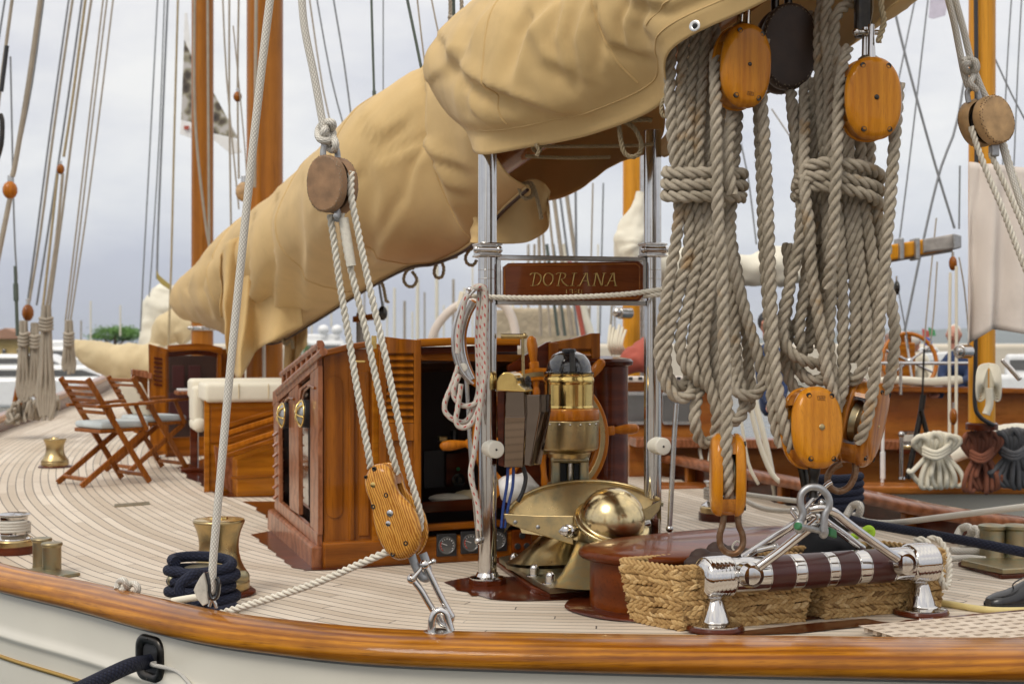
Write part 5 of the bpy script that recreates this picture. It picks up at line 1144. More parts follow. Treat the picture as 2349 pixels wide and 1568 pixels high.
# ship's wheel
wh = thing('ships_wheel', 'varnished spoked ships wheel with brass inlaid rim behind the binnacle', 'steering wheel', P(1240, 1002, 7.8))
dW = 7.8; wc = P(1240, 1002, dW); wN = V((.16, -.98, .08)).normalized(); wX = UP.cross(wN).normalized() * 1; wX = V((wX.x, wX.y, wX.z)); wY = wN.cross(wX).normalized()
RW = S(158, dW)
def wpt(r, a, o=0): return wc + (wX * math.cos(a) + wY * math.sin(a)) * r + wN * o
def ringm(r0, r1, t0, t1, mat, nm, n=64):
    mb = MB(); rows = []
    for k in range(n): a = 2 * math.pi * k / n; rows.append([wpt(r0, a, t0), wpt(r0, a, t1 - .004), wpt(r0 + .004, a, t1), wpt(r1 - .004, a, t1), wpt(r1, a, t1 - .004), wpt(r1, a, t0)])
    rows.append(rows[0]); grid(mb, rows, False); mb.build(nm, mat, wh)
ringm(RW * .82, RW, -.03, .03, M['wheel_wood'], 'rim'); ringm(RW * .87, RW * .95, .02, .0325, M['brass_worn'], 'brass_inlay')
mb = MB(); lathe(mb, [(.09, -.04), (.09, .03), (.075, .04), (.04, .045), (.035, .06), (.001, .062)], wc, wN, 28); mb.build('hub', M['brass_worn'], wh)
for k in range(8):
    a = rad(4.5 + 45 * k + 0); sp_ = MB(); e = (wX * math.cos(a) + wY * math.sin(a))
    pr = [(.016, .07), (.026, .1), (.018, .13), (.015, .2), (.022, .25), (.016, .275), (.024, RW * .82)]
    lathe(sp_, pr, wc, e, 14); sp_o = sp_.build('spoke', M['wheel_wood'], wh)
    hb_ = MB(); box(hb_, frame(e, uz=wN, o=wc + e * (RW + .012)), .05, .05, .05, .006)
    lathe(hb_, [(.016, RW + .02), (.02, RW + .05), (.028, RW + .1), (.03, RW + .13), (.025, RW + .165), (.012, RW + .178), (.0005, RW + .181)], wc, e, 16); hb_.build('handle', M['wheel_wood'], sp_o)

# ---------------------------------------------------------------- companionway house
K = G(740, 1300); aN = V((RT.y, -RT.x, 0)); lN = -RT      # aft face normal, left face normal
def hp(a, b, z): return K + RT * a + FW * b + UP * z
cw = thing('companionway_house', 'varnished teak companionway house with louvred doors and dark open entrance', 'deckhouse', K)
def aft(pxs, out, t, bev=.004): mb = MB(); plate(mb, pxs, K + aN * out, aN, t, bev); return mb
def lef(pxs, out, t, bev=.004): mb = MB(); plate(mb, pxs, K + lN * out, lN, t, bev); return mb
def ax_(x, b=0.0): # a coordinate on aft face for pixel x
    return (Q(x, 1000, K + FW * b, aN) - K).dot(RT)
# aft face pieces
aft([(740, 808), (800, 800), (850, 800), (866, 800), (866, 1236), (740, 1250)], -.03, .03).build('corner_panel', M['house_wood'], cw)
def arch(x0, x1, y0, y1, n=8):
    o = [(x0, y1 - (x1 - x0) * .4)]; c = (x0 + x1) / 2; h = (x1 - x0) / 2
    o = [(c - h * math.cos(math.pi * k / n), y0 + h - h * math.sin(math.pi * k / n)) for k in range(n + 1)]
    o += [(c + h * math.cos(math.pi * k / n), y1 - h + h * math.sin(math.pi * k / n)) for k in range(n + 1)]; return o
aft(arch(748, 786, 862, 1188), 0, .008, .003).build('arched_panel', M['house_wood'], cw)
aft([(800, 830), (812, 830), (812, 1240), (800, 1240)], 0, .014).build('stile', M['house_wood'], cw)
aft([(822, 850), (846, 850), (846, 1228), (822, 1228)], 0, .01).build('inner_panel', M['house_wood'], cw)
aft([(852, 790), (866, 788), (866, 1240), (852, 1240)], 0, .03).build('jamb', M['gold_teak'], cw)
# left face: frame, windows
FL = [(740, 808), (740, 1250), (640, 1160), (634, 905)]
def lp(x, y): return Q(x, y, K, lN)
lef([(636, 898), (740, 806), (740, 842), (636, 930)], 0, .03).build('top_rail', M['rail_side_wood'], cw)
for q in ([(636, 920), (648, 910), (650, 1150), (640, 1146)], [(672, 900), (694, 880), (696, 1180), (674, 1165)], [(722, 855), (741, 838), (741, 1226), (722, 1205)]):
    lef(q, 0, .026).build('stile', M['rail_side_wood'], cw)
lef([(640, 1140), (740, 1222), (740, 1252), (640, 1166)], 0, .028).build('sill', M['rail_side_wood'], cw)
lef([(636, 898), (740, 806), (740, 1250), (640, 1166)], -.05, .006, 0).build('window_glass', M['glass'], cw)
for q in ([(650, 940), (656, 918), (664, 912), (674, 915), (674, 905), (650, 925)], [(694, 920), (700, 895), (712, 884), (722, 890), (722, 870), (694, 892)]):
    lef([(q[0][0], q[0][1] + 18)] + q[1:4] + [(q[3][0], q[4][1]), (q[0][0], q[5][1])], 0, .024, 0).build('window_arch', M['rail_side_wood'], cw)
    mb = MB(); tube(mb, [Q(x, y, K + lN * .03, lN) for x, y in q[:4]], .008, 6); mb.build('arch_bead', M['house_wood'], cw)
lef([(636, 1166), (741, 1252), (741, 1304), (634, 1222)], 0, .06, .01).build('plinth', M['rail_side_wood'], cw)
aft([(736, 1240), (1080, 1222), (1260, 1205), (1260, 1262), (1080, 1284), (736, 1302)], -.04, .09, .01).build('plinth', M['house_wood_h'], cw)
# louvred door leaf folded outward at left
def leaf_(px, px2, top0, top1, bot0, bot1, out, nm, nl, rows, mat):
    o = aft([(px, top0), (px2, top1), (px2, bot1), (px, bot0)], out, .012, .003).build(nm, mat, cw)
    w_ = px2 - px; st = w_ * .17
    for q in ([(px, top0), (px + st, top0), (px + st, bot0), (px, bot0)], [(px2 - st, top1), (px2, top1), (px2, bot1), (px2 - st, bot1)], [(px + st, top0), (px2 - st, top1), (px2 - st, rows[0]), (px + st, rows[0])], [(px + st, rows[1]), (px2 - st, rows[1]), (px2 - st, rows[1] + 40), (px + st, rows[1] + 40)], [(px + st, bot0 - 40), (px2 - st, bot1 - 40), (px2 - st, bot1), (px + st, bot0)]):
        aft(q, out + .012, .022, .003).build('door_frame', mat, o)
    for k in range(nl):
        y = rows[0] + (rows[1] - rows[0]) * (k + .5) / nl; a, b = Q(px + st, y, K + aN * (out + .02), aN), Q(px2 - st, y, K + aN * (out + .02), aN)
        mb = MB(); box(mb, frame(b - a, uz=(UP * .75 + aN * -.66), o=(a + b) / 2), (b - a).length, .006, S((rows[1] - rows[0]) / nl * 1.15, 7.8), .002); mb.build('louvre', mat, o)
    return o
lv = leaf_(868, 964, 772, 780, 1236, 1234, .1, 'louvred_door', 10, (810, 970), M['house_wood'])
mb = MB(); box(mb, frame(RT, uz=UP, o=Q(858, 785, K + aN * .12, aN)), S(12, 7.7), .01, S(30, 7.7), .003); mb.build('hinge', M['brass'], cw)
mb = MB(); cyl(mb, Q(815, 829, K + aN * .05, aN), Q(838, 829, K + aN * .05, aN), .008, 10); mb.build('hook', M['brass'], cw)
# hatch: beam, sliding top, dark entrance with fittings
aft([(955, 777), (1060, 773), (1185, 776), (1185, 792), (1060, 790), (955, 796)], -.02, .08, .01).build('hatch_beam', M['gold_teak'], cw)
aft([(960, 796), (1180, 790), (1180, 806), (960, 812)], -.06, .06, .004).build('hatch_coaming', M['mahogany'], cw)
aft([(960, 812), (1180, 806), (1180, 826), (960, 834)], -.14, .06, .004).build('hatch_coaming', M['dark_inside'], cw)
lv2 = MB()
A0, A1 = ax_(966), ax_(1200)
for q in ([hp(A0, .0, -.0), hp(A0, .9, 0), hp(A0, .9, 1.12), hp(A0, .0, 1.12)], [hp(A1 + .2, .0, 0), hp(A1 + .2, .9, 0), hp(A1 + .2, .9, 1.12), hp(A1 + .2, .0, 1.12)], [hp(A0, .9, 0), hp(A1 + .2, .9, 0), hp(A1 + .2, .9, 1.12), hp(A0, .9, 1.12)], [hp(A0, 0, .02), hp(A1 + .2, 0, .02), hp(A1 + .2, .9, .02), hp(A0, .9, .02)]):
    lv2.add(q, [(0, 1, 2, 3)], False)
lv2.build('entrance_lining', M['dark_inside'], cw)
aft([(966, 1150), (1200, 1135), (1200, 1160), (966, 1176)], -.2, .03, .004).build('step', M['mahogany'], cw)
aft([(966, 1200), (1230, 1185), (1230, 1200), (966, 1216)], -.02, .05, .006).build('threshold', M['house_wood_h'], cw)
mb = MB(); plate(mb, [(970, 1035), (1018, 1030), (1018, 1115), (970, 1120)], K + FW * .55, aN, .02, .003); mb.build('radio_panel', M['black_plastic'], cw)
mb = MB(); plate(mb, [(1022, 1040), (1075, 1035), (1075, 1110), (1022, 1115)], K + FW * .6, aN, .02, .003); mb.build('switch_panel', M['mahogany'], cw)
mb = MB(); q = Q(1050, 1100, K + FW * .55, aN); lathe(mb, [(S(16, 8.3), 0), (S(16, 8.3), .02), (S(12, 8.3), .022), (.001, .018)], q, aN, 24); mb.build('round_dial', M['black'], cw)
M['led'] = plain('green_button', (.02, .2, .06), .4)
mb = MB(); ball(mb, Q(1051, 1075, K + FW * .56, aN), .012, 8); mb.build('button', M['led'], cw)
mb = MB(); M_ = Matrix.Translation(Q(1030, 1142, K + FW * .3, aN)); ball(mb, M_.translation, .08, 16, (1.5, .8, .35)); mb.build('white_cushion', M['cushion'], cw)
mb = MB(); ball(mb, Q(1078, 1140, K + FW * .35, aN), .09, 16, (1.2, .8, .5)); mb.build('khaki_cushion', M['canvas_pale'], cw)
mb = MB(); box(mb, frame(RT, uz=UP, o=Q(1015, 1006, K + FW * .5, aN)), S(20, 8.3), .05, S(13, 8.3), .006); mb.build('brass_label', M['brass_worn'], cw)
mb = MB(); cyl(mb, Q(1042, 1020, K + FW * .45, aN), Q(1042, 985, K + FW * .45, aN), S(9, 8.2), 12); mb.build('bottle', M['black'], cw)
# right leaf and right rounded corner
rl = leaf_(1258, 1374, 786, 764, 1190, 1170, .02, 'right_door', 8, (800, 940), M['house_wood'])
aft([(1162, 838), (1250, 785), (1260, 783), (1260, 1190), (1175, 1195)], .0, .03, .004).build('door_cheek', M['mahogany'], cw)
mb = MB(); c0 = Q(1390, 1000, K, aN); c0.z = 0; lathe(mb, [(.13, 0.0), (.125, .02), (.125, 1.06), (.15, 1.07), (.155, 1.09), (.14, 1.105), (.05, 1.12)], c0, UP, 28); mb.build('rounded_corner', M['mahogany'], cw)
Ar = ax_(1400)
mb = MB(); mb.add([hp(0, .02, 1.13), hp(Ar, .02, 1.1), hp(Ar, 1.55, .98), hp(0, 1.55, .86)], [(0, 1, 2, 3)], False); o = mb.build('roof', M['house_wood_h'], cw); solid(o, .04)
mb = MB(); mb.add([hp(Ar, .02, 0), hp(Ar, 1.55, 0), hp(Ar, 1.55, 1.0), hp(Ar, .02, 1.1)], [(0, 1, 2, 3)], False); mb.add([hp(0, 1.55, 0), hp(Ar, 1.55, 0), hp(Ar, 1.55, 1.0), hp(0, 1.55, .87)], [(0, 1, 2, 3)], False); mb.build('far_wall', M['mahogany'], cw)
# roof edge moulding and slatted grab rail down the left edge
mb = MB(); e0, e1 = Q(742, 806, K + lN * .03, lN), Q(636, 900, K + lN * .03, lN); tube(mb, [e0, e0.lerp(e1, .5), e1], .022, 8); mb.build('roof_moulding', M['rail_side_wood'], cw)
aft([(738, 806), (752, 800), (800, 788), (852, 781), (852, 795), (800, 803), (740, 818)], .0, .04, .008).build('roof_moulding', M['house_wood_h'], cw)
g0_, g1_ = Q(736, 803, K + lN * -.02, lN), Q(648, 880, K + lN * -.02, lN)
mb = MB(); tube(mb, [g0_ + UP * .03, g1_ + UP * .06], .022, 8); mb.build('grab_rail', M['rail_side_wood'], cw)
mb = MB()
for k in range(8):
    q = g0_.lerp(g1_, (k + .2) / 7.6); box(mb, frame(FW, uz=UP, o=q + UP * .01), .045, .03, .1, .006)
mb.build('grab_rail_block', M['rail_side_wood'], cw)['kind'] = 'stuff'
for (x, y) in ((669, 952), (714, 948)):
    mb = MB(); q = lp(x, y) + lN * .03; rn = V((-.93, -.36, .05)).normalized(); lathe(mb, [(S(30, 8.2), -.04), (S(31, 8.2), .02), (S(27, 8.2), .03), (S(22, 8.2), .033)], q, rn, 28); lo = mb.build('bulkhead_lamp', M['black_plastic'], cw)
    mb = MB(); lathe(mb, [(S(26, 8.2), .03), (S(20, 8.2), .042), (S(8, 8.2), .048), (.001, .05)], q, rn, 20); mb.build('lens', M['galv'], lo)
    mb = MB(); u_ = rn.orthogonal().normalized(); w2 = rn.cross(u_)
    for k in range(3):
        a = math.pi * k / 3 + .5; e = u_ * math.cos(a) + w2 * math.sin(a); tube(mb, crs([q + e * S(29, 8.2) + rn * .025, q + e * S(18, 8.2) + rn * .05, q + rn * .057, q - e * S(18, 8.2) + rn * .05, q - e * S(29, 8.2) + rn * .025], 4), .005, 6)
    tube(mb, [q + (u_ * math.cos(i * .26) + w2 * math.sin(i * .26)) * S(29, 8.2) + rn * .028 for i in range(24)], .006, 6, True); mb.build('lamp_cage', M['brass'], lo)
mb = MB()
for k in range(7): q = Q(638, 990 + k * 24, K + FW * 1.57 + lN * .02, lN); box(mb, frame(FW, uz=(UP + lN * .8), o=q), .06, .08, .012, .003)
mb.build('vent_slats', M['rail_side_wood'], cw)['kind'] = 'stuff'
# instrument panel in the plinth
for k, (x, y) in enumerate(((1024, 1249), (1079, 1243), (1140, 1238))):
    q = Q(x, y, K + aN * .052, aN); mb = MB(); box(mb, frame(RT, uz=UP, o=q), S(46, 7.9), .02, S(50, 7.9), .004); g_ = mb.build('gauge', M['black_plastic'], cw)
    f_ = q + aN * .011; mb = MB(); lathe(mb, [(S(20, 7.9), 0), (S(20, 7.9), .005), (S(18, 7.9), .006), (S(17, 7.9), .002), (.001, .002)], f_, aN, 28); mb.build('dial', M['glass'], g_)
    mb = MB(); tube(mb, [f_ + aN * .005, f_ + aN * .005 + RT * -.03 + UP * .012], .0016, 4); mb.build('needle', M['white_paint'], g_)
    mb = MB(); tube(mb, [f_ + aN * .003 + (RT * math.cos(a) + UP * math.sin(a)) * S(15, 7.9) for a in [rad(150 + 12 * i) for i in range(8)]], .0025, 4); mb.build('red_arc', plain('dial_red', (.45, .04, .02), .5), g_)
    mb = MB()
    for i in range(11):
        a = rad(-30 + 24 * i); e = RT * math.cos(a) + UP * math.sin(a); tube(mb, [f_ + aN * .003 + e * S(13, 7.9), f_ + aN * .003 + e * S(16, 7.9)], .0014, 4)
    mb.build('dial_marks', M['white_paint'], g_)
q = Q(1196, 1240, K + aN * .06, aN); mb = MB(); box(mb, frame(RT, uz=UP, o=q), S(46, 7.95), .03, S(52, 7.95), .006); hbk = mb.build('socket_panel', M['hatch_wood'], cw)
for dx, dy in ((0, 13), (-11, -11), (11, -11)):
    mb = MB(); lathe(mb, [(S(7.5, 7.9), 0), (S(6.5, 7.9), .003), (.001, .0035)], q + aN * .0155 + RT * S(dx, 7.9) + UP * S(dy, 7.9), aN, 20); mb.build('socket', M['black_plastic'], hbk)
mb = MB(); ball(mb, Q(1187, 1118, K + aN * .3, aN), .1, 16, (1.1, .8, .8))
for i, p in enumerate(mb.v): mb.v[i] = p + V((noise.noise(p * 14), noise.noise(p * 14 + V((3, 0, 0))), noise.noise(p * 14 + V((0, 9, 0))))) * .03
tag(mb.build('white_towel', M['white_paint']), 'crumpled white cloth lying in shade behind the control box cables', 'cloth')
# ---------------------------------------------------------------- main boom and its laced canvas cover
BA, BE = P(620, 735, 15.2), P(1800, -110, 5.5)
boom = thing('main_boom', 'varnished main boom running inside the tan canvas cover to the mast', 'boom', BA)
mb = MB(); cyl(mb, BA, BE, .12, 24); mb.build('spar', M['mast_wood'], boom)
def proj(p): return (CX + p.x / p.y * F, CY - (p.z - CAMZ) / p.y * F)
def pdist(x, y, pl):
    "distance to a polyline and side (sign)"
    b = 1e9; sg = 1; tt = 0; n = len(pl) - 1
    for k in range(n):
        ax, ay = pl[k]; bx_, by = pl[k + 1]; ex, ey = bx_ - ax, by - ay; L = ex * ex + ey * ey
        t_ = min(1, max(0, ((x - ax) * ex + (y - ay) * ey) / L)); dx, dy = x - ax - ex * t_, y - ay - ey * t_; d = dx * dx + dy * dy
        if d < b: b = d; sg = 1 if ex * dy - ey * dx > 0 else -1; tt = (k + t_) / n
    return math.sqrt(b) * sg, tt
def loft(rings, nspan, nring, tilt, amp=(.02, .012), folds=(), seed=0, facing=.7, vflow=None):
    "rings: (d, [(x, y)...]) read off the photo; returns rows of world points with folds pressed in"
    R3 = []
    for d, pts in rings:
        xc = sum(p[0] for p in pts) / len(pts)
        w_ = [P(x, y, d + tilt * (x - xc) / F * d) for x, y in pts]
        w_, _ = resample(crs(w_, 8), 1e-3 * 1 if False else max(1e-4, sum((a - b).length for a, b in zip(w_, w_[1:])) / (nring - 1) * .999)); w_ = w_[:nring]
        while len(w_) < nring: w_.append(w_[-1])
        R3.append(w_)
    rows = []
    cols = [crs([r[k] for r in R3], nspan) for k in range(nring)]
    rows = [[cols[k][i] for k in range(nring)] for i in range(len(cols[0]))]
    out = []
    m = len(rows)
    for i, r in enumerate(rows):
        c = sum(r, V()) / len(r); o = []
        for k, p in enumerate(r):
            nx = (rows[min(m - 1, i + 1)][k] - rows[max(0, i - 1)][k]).cross(r[min(nring - 1, k + 1)] - r[max(0, k - 1)])
            nx = nx.normalized() if nx.length > 1e-9 else (p - c).normalized()
            if nx.dot(p - c) < 0: nx = -nx
            v = k / (nring - 1); u = i / (m - 1)
            q = V((u * (vflow or 6) + seed, v * 2.2, seed * .7))
            a = amp[0] * noise.noise(q * 1.3) + amp[1] * noise.noise(V((u * (vflow or 6) * 2.3 + v * 3, v * 1.6, seed + 5)) * 1.9) + amp[1] * 1.3 * (1 - abs(noise.noise(V((u * 7 + v * 2.5, v * 4.2 - u * 3, seed + 3))))) ** 5 + amp[1] * .8 * (1 - abs(noise.noise(V((u * 11 - v * 4, v * 5 + u * 6, seed + 8))))) ** 6
            if v < facing:
                x, y = proj(p)
                for pl, w_, A_, both in folds:
                    s_, tt = pdist(x, y, pl)
                    if abs(s_) < 5 * w_:
                        e = math.sin(math.pi * min(1, max(0, .08 + tt * .9))) ** .5
                        a += A_ * e * ((math.exp(s_ / (1.6 * w_)) if s_ < 0 else math.exp(-s_ / (.45 * w_))) - both * math.exp(-((s_ - 1.1 * w_) / (.8 * w_)) ** 2))
            e_ = min(1, v / .1); o.append(p + nx * (a * e_ * e_ * (3 - 2 * e_)))
        out.append(o)
    return out
cov = thing('sail_cover', 'tan canvas mainsail cover laced under the boom from the mast to the stern', 'sail cover', P(1000, 450, 9))
# forward length: circles read between the upper and lower outline
def ring(T, B, d, gap=(20, 62), sq=1.0):
    cx, cy = (T[0] + B[0]) / 2, (T[1] + B[1]) / 2; ux, uy = (B[0] - T[0]) / 2, (B[1] - T[1]) / 2
    R_ = math.hypot(ux, uy); base = math.degrees(math.atan2(uy, ux)); pts = []
    a0, a1 = base + gap[0] * 0, base + 360 - gap[1]
    for k in range(17):
        a = rad(a0 + (a1 - a0) * k / 16); pts.append((cx + R_ * math.cos(a) * sq, cy + R_ * math.sin(a)))
    return (d, pts)
fwd = [ring((424, 660), (428, 700), 16.8, (0, 20)), ring((428, 640), (440, 728), 16.4, (0, 30)), ring((470, 604), (492, 742), 15.9, (0, 40)), ring((530, 552), (560, 766), 15.2), ring((598, 496), (628, 784), 14.4), ring((690, 430), (716, 738), 13), ring((800, 338), (820, 672), 11.5), ring((900, 232), (930, 612), 10), ring((960, 186), (1000, 598), 9.2), (8.6, [(1078, 560), (1045, 530), (1004, 470), (975, 390), (962, 300), (966, 220), (985, 168), (1060, 90), (1180, 60), (1290, 110), (1340, 230), (1320, 360), (1290, 450)]), (8.2, [(1150, 482), (1098, 445), (1056, 380), (1034, 300), (1030, 230), (1050, 160), (1120, 90), (1220, 60), (1350, 110), (1430, 220), (1430, 320), (1392, 385)]), (7.72, [(1210, 428), (1165, 400), (1130, 350), (1110, 290), (1110, 220), (1130, 160), (1190, 100), (1280, 70), (1400, 120), (1510, 220), (1520, 300), (1482, 352)])]
ffolds = [([(985, 165), (996, 230), (992, 325)], 17, 0.053, .9), ([(992, 325), (1030, 430), (1075, 540)], 17, 0.045, .8), ([(992, 325), (930, 350), (850, 380)], 11, 0.027, .8), ([(992, 325), (960, 380), (940, 460)], 12, 0.024, .8), ([(992, 325), (1010, 350), (1080, 385)], 10, 0.030, .7),
          ([(992, 335), (1040, 420), (1095, 440)], 10, 0.022, .7), ([(700, 440), (715, 560), (700, 720)], 20, 0.045, .6), ([(760, 400), (790, 520), (790, 680)], 22, 0.038, .6), ([(640, 480), (650, 600), (630, 770)], 17, 0.075, .8), ([(585, 520), (590, 640), (560, 780)], 15, 0.075, .8), ([(545, 560), (520, 640), (530, 740)], 11, 0.075, .8), ([(490, 600), (480, 660), (500, 730)], 10, 0.060, .8), ([(455, 620), (440, 660), (460, 720)], 7, 0.045, .8),
          ([(850, 330), (880, 430), (870, 560)], 22, 0.030, .5), ([(850, 290), (880, 310), (930, 270)], 15, 0.033, .7), ([(930, 470), (880, 560), (840, 640)], 17, 0.022, .6), ([(740, 470), (770, 420), (840, 380)], 15, 0.030, .5)]
rows = loft(fwd, 14, 96, .36, (.016, .007), ffolds, 2, .75, 9)
mb = MB(); grid(mb, rows); solid(mb.build('forward_panel', M['canvas'], cov), .006); rows_f = rows
mb = MB(); tube(mb, [r[0] for r in rows[28:]], .012, 6); mb.build('hem', M['canvas'], cov)
aft_r = [(7.72, [(1092, 302), (1066, 292), (1030, 260), (998, 212), (978, 166), (990, 112), (1050, 40), (1180, -70), (1330, -100), (1480, -40), (1560, 80), (1560, 220), (1530, 300), (1500, 330)]),
         (7.1, [(1094, 353), (1094, 320), (1094, 297), (1070, 272), (1050, 200), (1052, 110), (1090, 20), (1210, -90), (1370, -130), (1530, -60), (1600, 90), (1590, 250), (1550, 330), (1520, 366)]),
         (6.75, [(1220, 337), (1212, 312), (1196, 292), (1160, 262), (1128, 180), (1130, 80), (1170, -10), (1280, -120), (1450, -160), (1620, -80), (1690, 60), (1680, 200), (1640, 270), (1600, 300)]),
         (6.45, [(1370, 305), (1356, 272), (1334, 250), (1290, 215), (1250, 130), (1250, 20), (1300, -80), (1410, -180), (1570, -200), (1730, -110), (1800, 30), (1780, 150), (1740, 220), (1700, 250)]),
         (6.15, [(1518, 236), (1504, 190), (1480, 160), (1440, 110), (1400, 30), (1400, -70), (1450, -160), (1560, -250), (1720, -250), (1860, -150), (1920, -20), (1900, 80), (1860, 150), (1820, 180)]),
         (5.85, [(1541, 114), (1530, 88), (1521, 66), (1515, 0), (1510, -60), (1530, -140), (1590, -220), (1700, -290), (1850, -260), (1980, -150), (2030, -40), (2010, 40), (1980, 80), (1950, 100)]),
         (5.6, [(1757, 3), (1745, -22), (1736, -42), (1720, -110), (1715, -170), (1735, -240), (1800, -320), (1900, -370), (2020, -320), (2120, -200), (2150, -100), (2130, -30), (2090, 0), (2046, 2)]),
         (5.35, [(1960, -115), (1950, -140), (1940, -160), (1925, -220), (1920, -280), (1940, -350), (2000, -430), (2090, -470), (2190, -420), (2270, -310), (2300, -210), (2280, -150), (2240, -120), (2190, -112)])]
afolds = [([(1040, 120), (1080, 168), (1117, 190), (1193, 215), (1283, 246), (1450, 266)], 24, 0.040, 1.1), ([(1010, 160), (1050, 110), (1060, 60)], 20, 0.025, .8), ([(1390, 40), (1412, 92), (1460, 110), (1530, 125)], 15, 0.022, 1.0), ([(1385, 40), (1395, 95), (1396, 160)], 15, 0.020, .9), ([(1280, 10), (1215, 90), (1190, 190)], 22, 0.032, .8), ([(1310, 0), (1290, 90), (1315, 180)], 20, 0.029, .9), ([(1150, 0), (1110, 50), (1075, 120)], 20, 0.029, .8), ([(1360, 0), (1335, 90), (1350, 200)], 22, 0.029, .8), ([(1460, 0), (1444, 50), (1455, 100)], 14, 0.022, .9), ([(1496, 20), (1490, 60), (1520, 100)], 12, 0.016, .8),
          ([(1092, 296), (1200, 304), (1320, 290), (1510, 205)], 13, 0.022, 1.1), ([(1200, 240), (1300, 272), (1420, 268)], 22, 0.018, .7), ([(1075, 210), (1090, 250), (1120, 282)], 14, 0.022, .8), ([(1455, -10), (1540, 12), (1650, -30)], 20, 0.025, .8), ([(1230, 60), (1260, 130), (1330, 170)], 24, 0.022, .7)]
rows = loft(aft_r, 22, 150, .34, (.012, .0055), afolds, 11, .62, 7)
mb = MB(); grid(mb, rows); solid(mb.build('aft_panel', M['canvas'], cov), .006)
def seam(rows, i, k0, k1):
    mb = MB(); tube(mb, [rows[i][k] + (rows[i][k] - sum(rows[i], V()) / len(rows[i])).normalized() * .004 for k in range(k0, k1)], .006, 6, flat=.5); mb.build('seam', M['canvas'], cov)
for k in (6, 12):
    mb = MB(); tube(mb, [rows[i][k] + (rows[i][k] - sum(rows[i], V()) / len(rows[i])).normalized() * .003 for i in range(104 if k == 12 else 24, 150)], .004, 6); mb.build('hem_seam', M['canvas'], cov)
for i in (42, 84): seam(rows, i, 8, 80)
for i in (60, 85, 110, 128): seam(rows_f, i, 0, 60)
# seam of the hem, grommet
mb = MB(); lathe(mb, [(S(6, 5.8), 0), (S(12, 5.8), -.001), (S(13, 5.8), .003), (S(9, 5.8), .006), (S(6, 5.8), .003)], P(1594, 60, 5.6), V((-.45, -.85, .1)), 20); mb.build('grommet', M['steel'], cov)
mb = MB(); cyl(mb, P(1594, 60, 5.61), P(1594, 60, 5.59), S(6, 5.8), 14, .001); mb.build('grommet_hole', M['black_plastic'], cov)
# lacing cord and its loops
def ties(name, label, lst, r=4.2, m='old_rope'):
    mb = MB()
    for d, q in lst: mb = MB(); rope3(mb, pxpath(q, d, 6), S(r, d), None, 6); o = mb.build(name, M[m], cov)
ties('lacing', 'tan lacing cord strung across the opening under the cover', [(6.95, [(1222, 333), (1240, 342), (1232, 350), (1226, 336), (1300, 336), (1450, 334), (1500, 330)]), (7.1, [(1205, 358), (1300, 362), (1400, 360)]), (6.6, [(1228, 330), (1236, 345), (1231, 358)])], 4.6)
ties('tie_loop', None, [(6.35, [(1410, 264), (1418, 280), (1424, 320), (1432, 350), (1450, 360), (1468, 350), (1470, 325), (1456, 296), (1438, 282), (1424, 276), (1440, 276), (1480, 274), (1496, 276)])], 6)
ties('tie_loop', None, [(7.75, [(1190, 420), (1194, 440), (1204, 455), (1220, 450), (1222, 432), (1208, 422), (1190, 425), (1204, 421), (1222, 424), (1236, 470), (1242, 503)])], 5)
ties('tie_loop', None, [(5.95, [(1532, 215), (1519, 235), (1518, 260), (1526, 268), (1540, 262)])], 5)
for d, q in ((8.9, [(1090, 566), (1076, 575), (1068, 590), (1072, 604), (1085, 608), (1094, 596)]), (9.6, [(1020, 592), (1004, 602), (996, 622), (1001, 636), (1014, 634), (1018, 614), (1012, 600)]), (10.3, [(950, 614), (934, 620), (926, 640), (934, 655), (948, 656), (956, 640), (945, 622)]), (10.6, [(900, 620), (930, 614), (960, 610), (1050, 588)]), (11.6, [(870, 632), (880, 660), (886, 690), (892, 690)]), (14, [(660, 760), (650, 775), (655, 790), (668, 780), (672, 800)]), (11, [(868, 638), (880, 630), (886, 640)])):
    ties('tie_loop', None, [(d, q)], 4.2)
mb = MB(); tube(mb, [r[0] - V((0, .02, .02)) for r in loft(fwd, 10, 12, .36, (0, 0), (), 2, .0)][24:], .01, 6); mb.build('lacing_rod', M['dark_inside'], cov)
# front skirt hanging down past the mast
def drape(name, parent, cols, mat, wav=.05, nw=3.0, nv=26, t=.006, seed=0):
    "cols: (top px, bottom px, depth); a hanging sheet with vertical folds"
    top = crs([P(*c[0], c[2]) for c in cols], 10); bot = crs([P(*c[1], c[2]) for c in cols], 10); rows = []
    for j in range(nv + 1):
        f = j / nv; r = []
        for k, (a, b) in enumerate(zip(top, bot)):
            u = k / (len(top) - 1); p = a.lerp(b, f); p = p + V((0, 1, 0)) * (wav * (.25 + f) * math.sin(u * math.pi * 2 * nw + .8 * f + seed) + wav * .6 * noise.noise(V((u * 5, f * 2.5, seed)))) + V((1, 0, 0)) * wav * .3 * noise.noise(V((u * 4, f * 3, seed + 9)))
            r.append(p)
        rows.append(r)
    mb = MB(); grid(mb, rows); return solid(mb.build(name, mat, parent), t)
drape('front_skirt', cov, [((505, 585), (502, 726), 12.9), ((520, 560), (516, 762), 12.85), ((540, 545), (530, 850), 12.8), ((570, 530), (556, 868), 12.75), ((600, 520), (580, 806), 12.7), ((640, 500), (640, 778), 12.5), ((680, 480), (690, 745), 12.2)], M['canvas'], .09, 3.2)
drape('front_skirt', cov, [((655, 740), (652, 850), 14.6), ((672, 735), (668, 846), 14.5), ((690, 735), (676, 836), 14.5), ((706, 730), (704, 790), 14.4)], M['canvas'], .05, 1.5, seed=3)
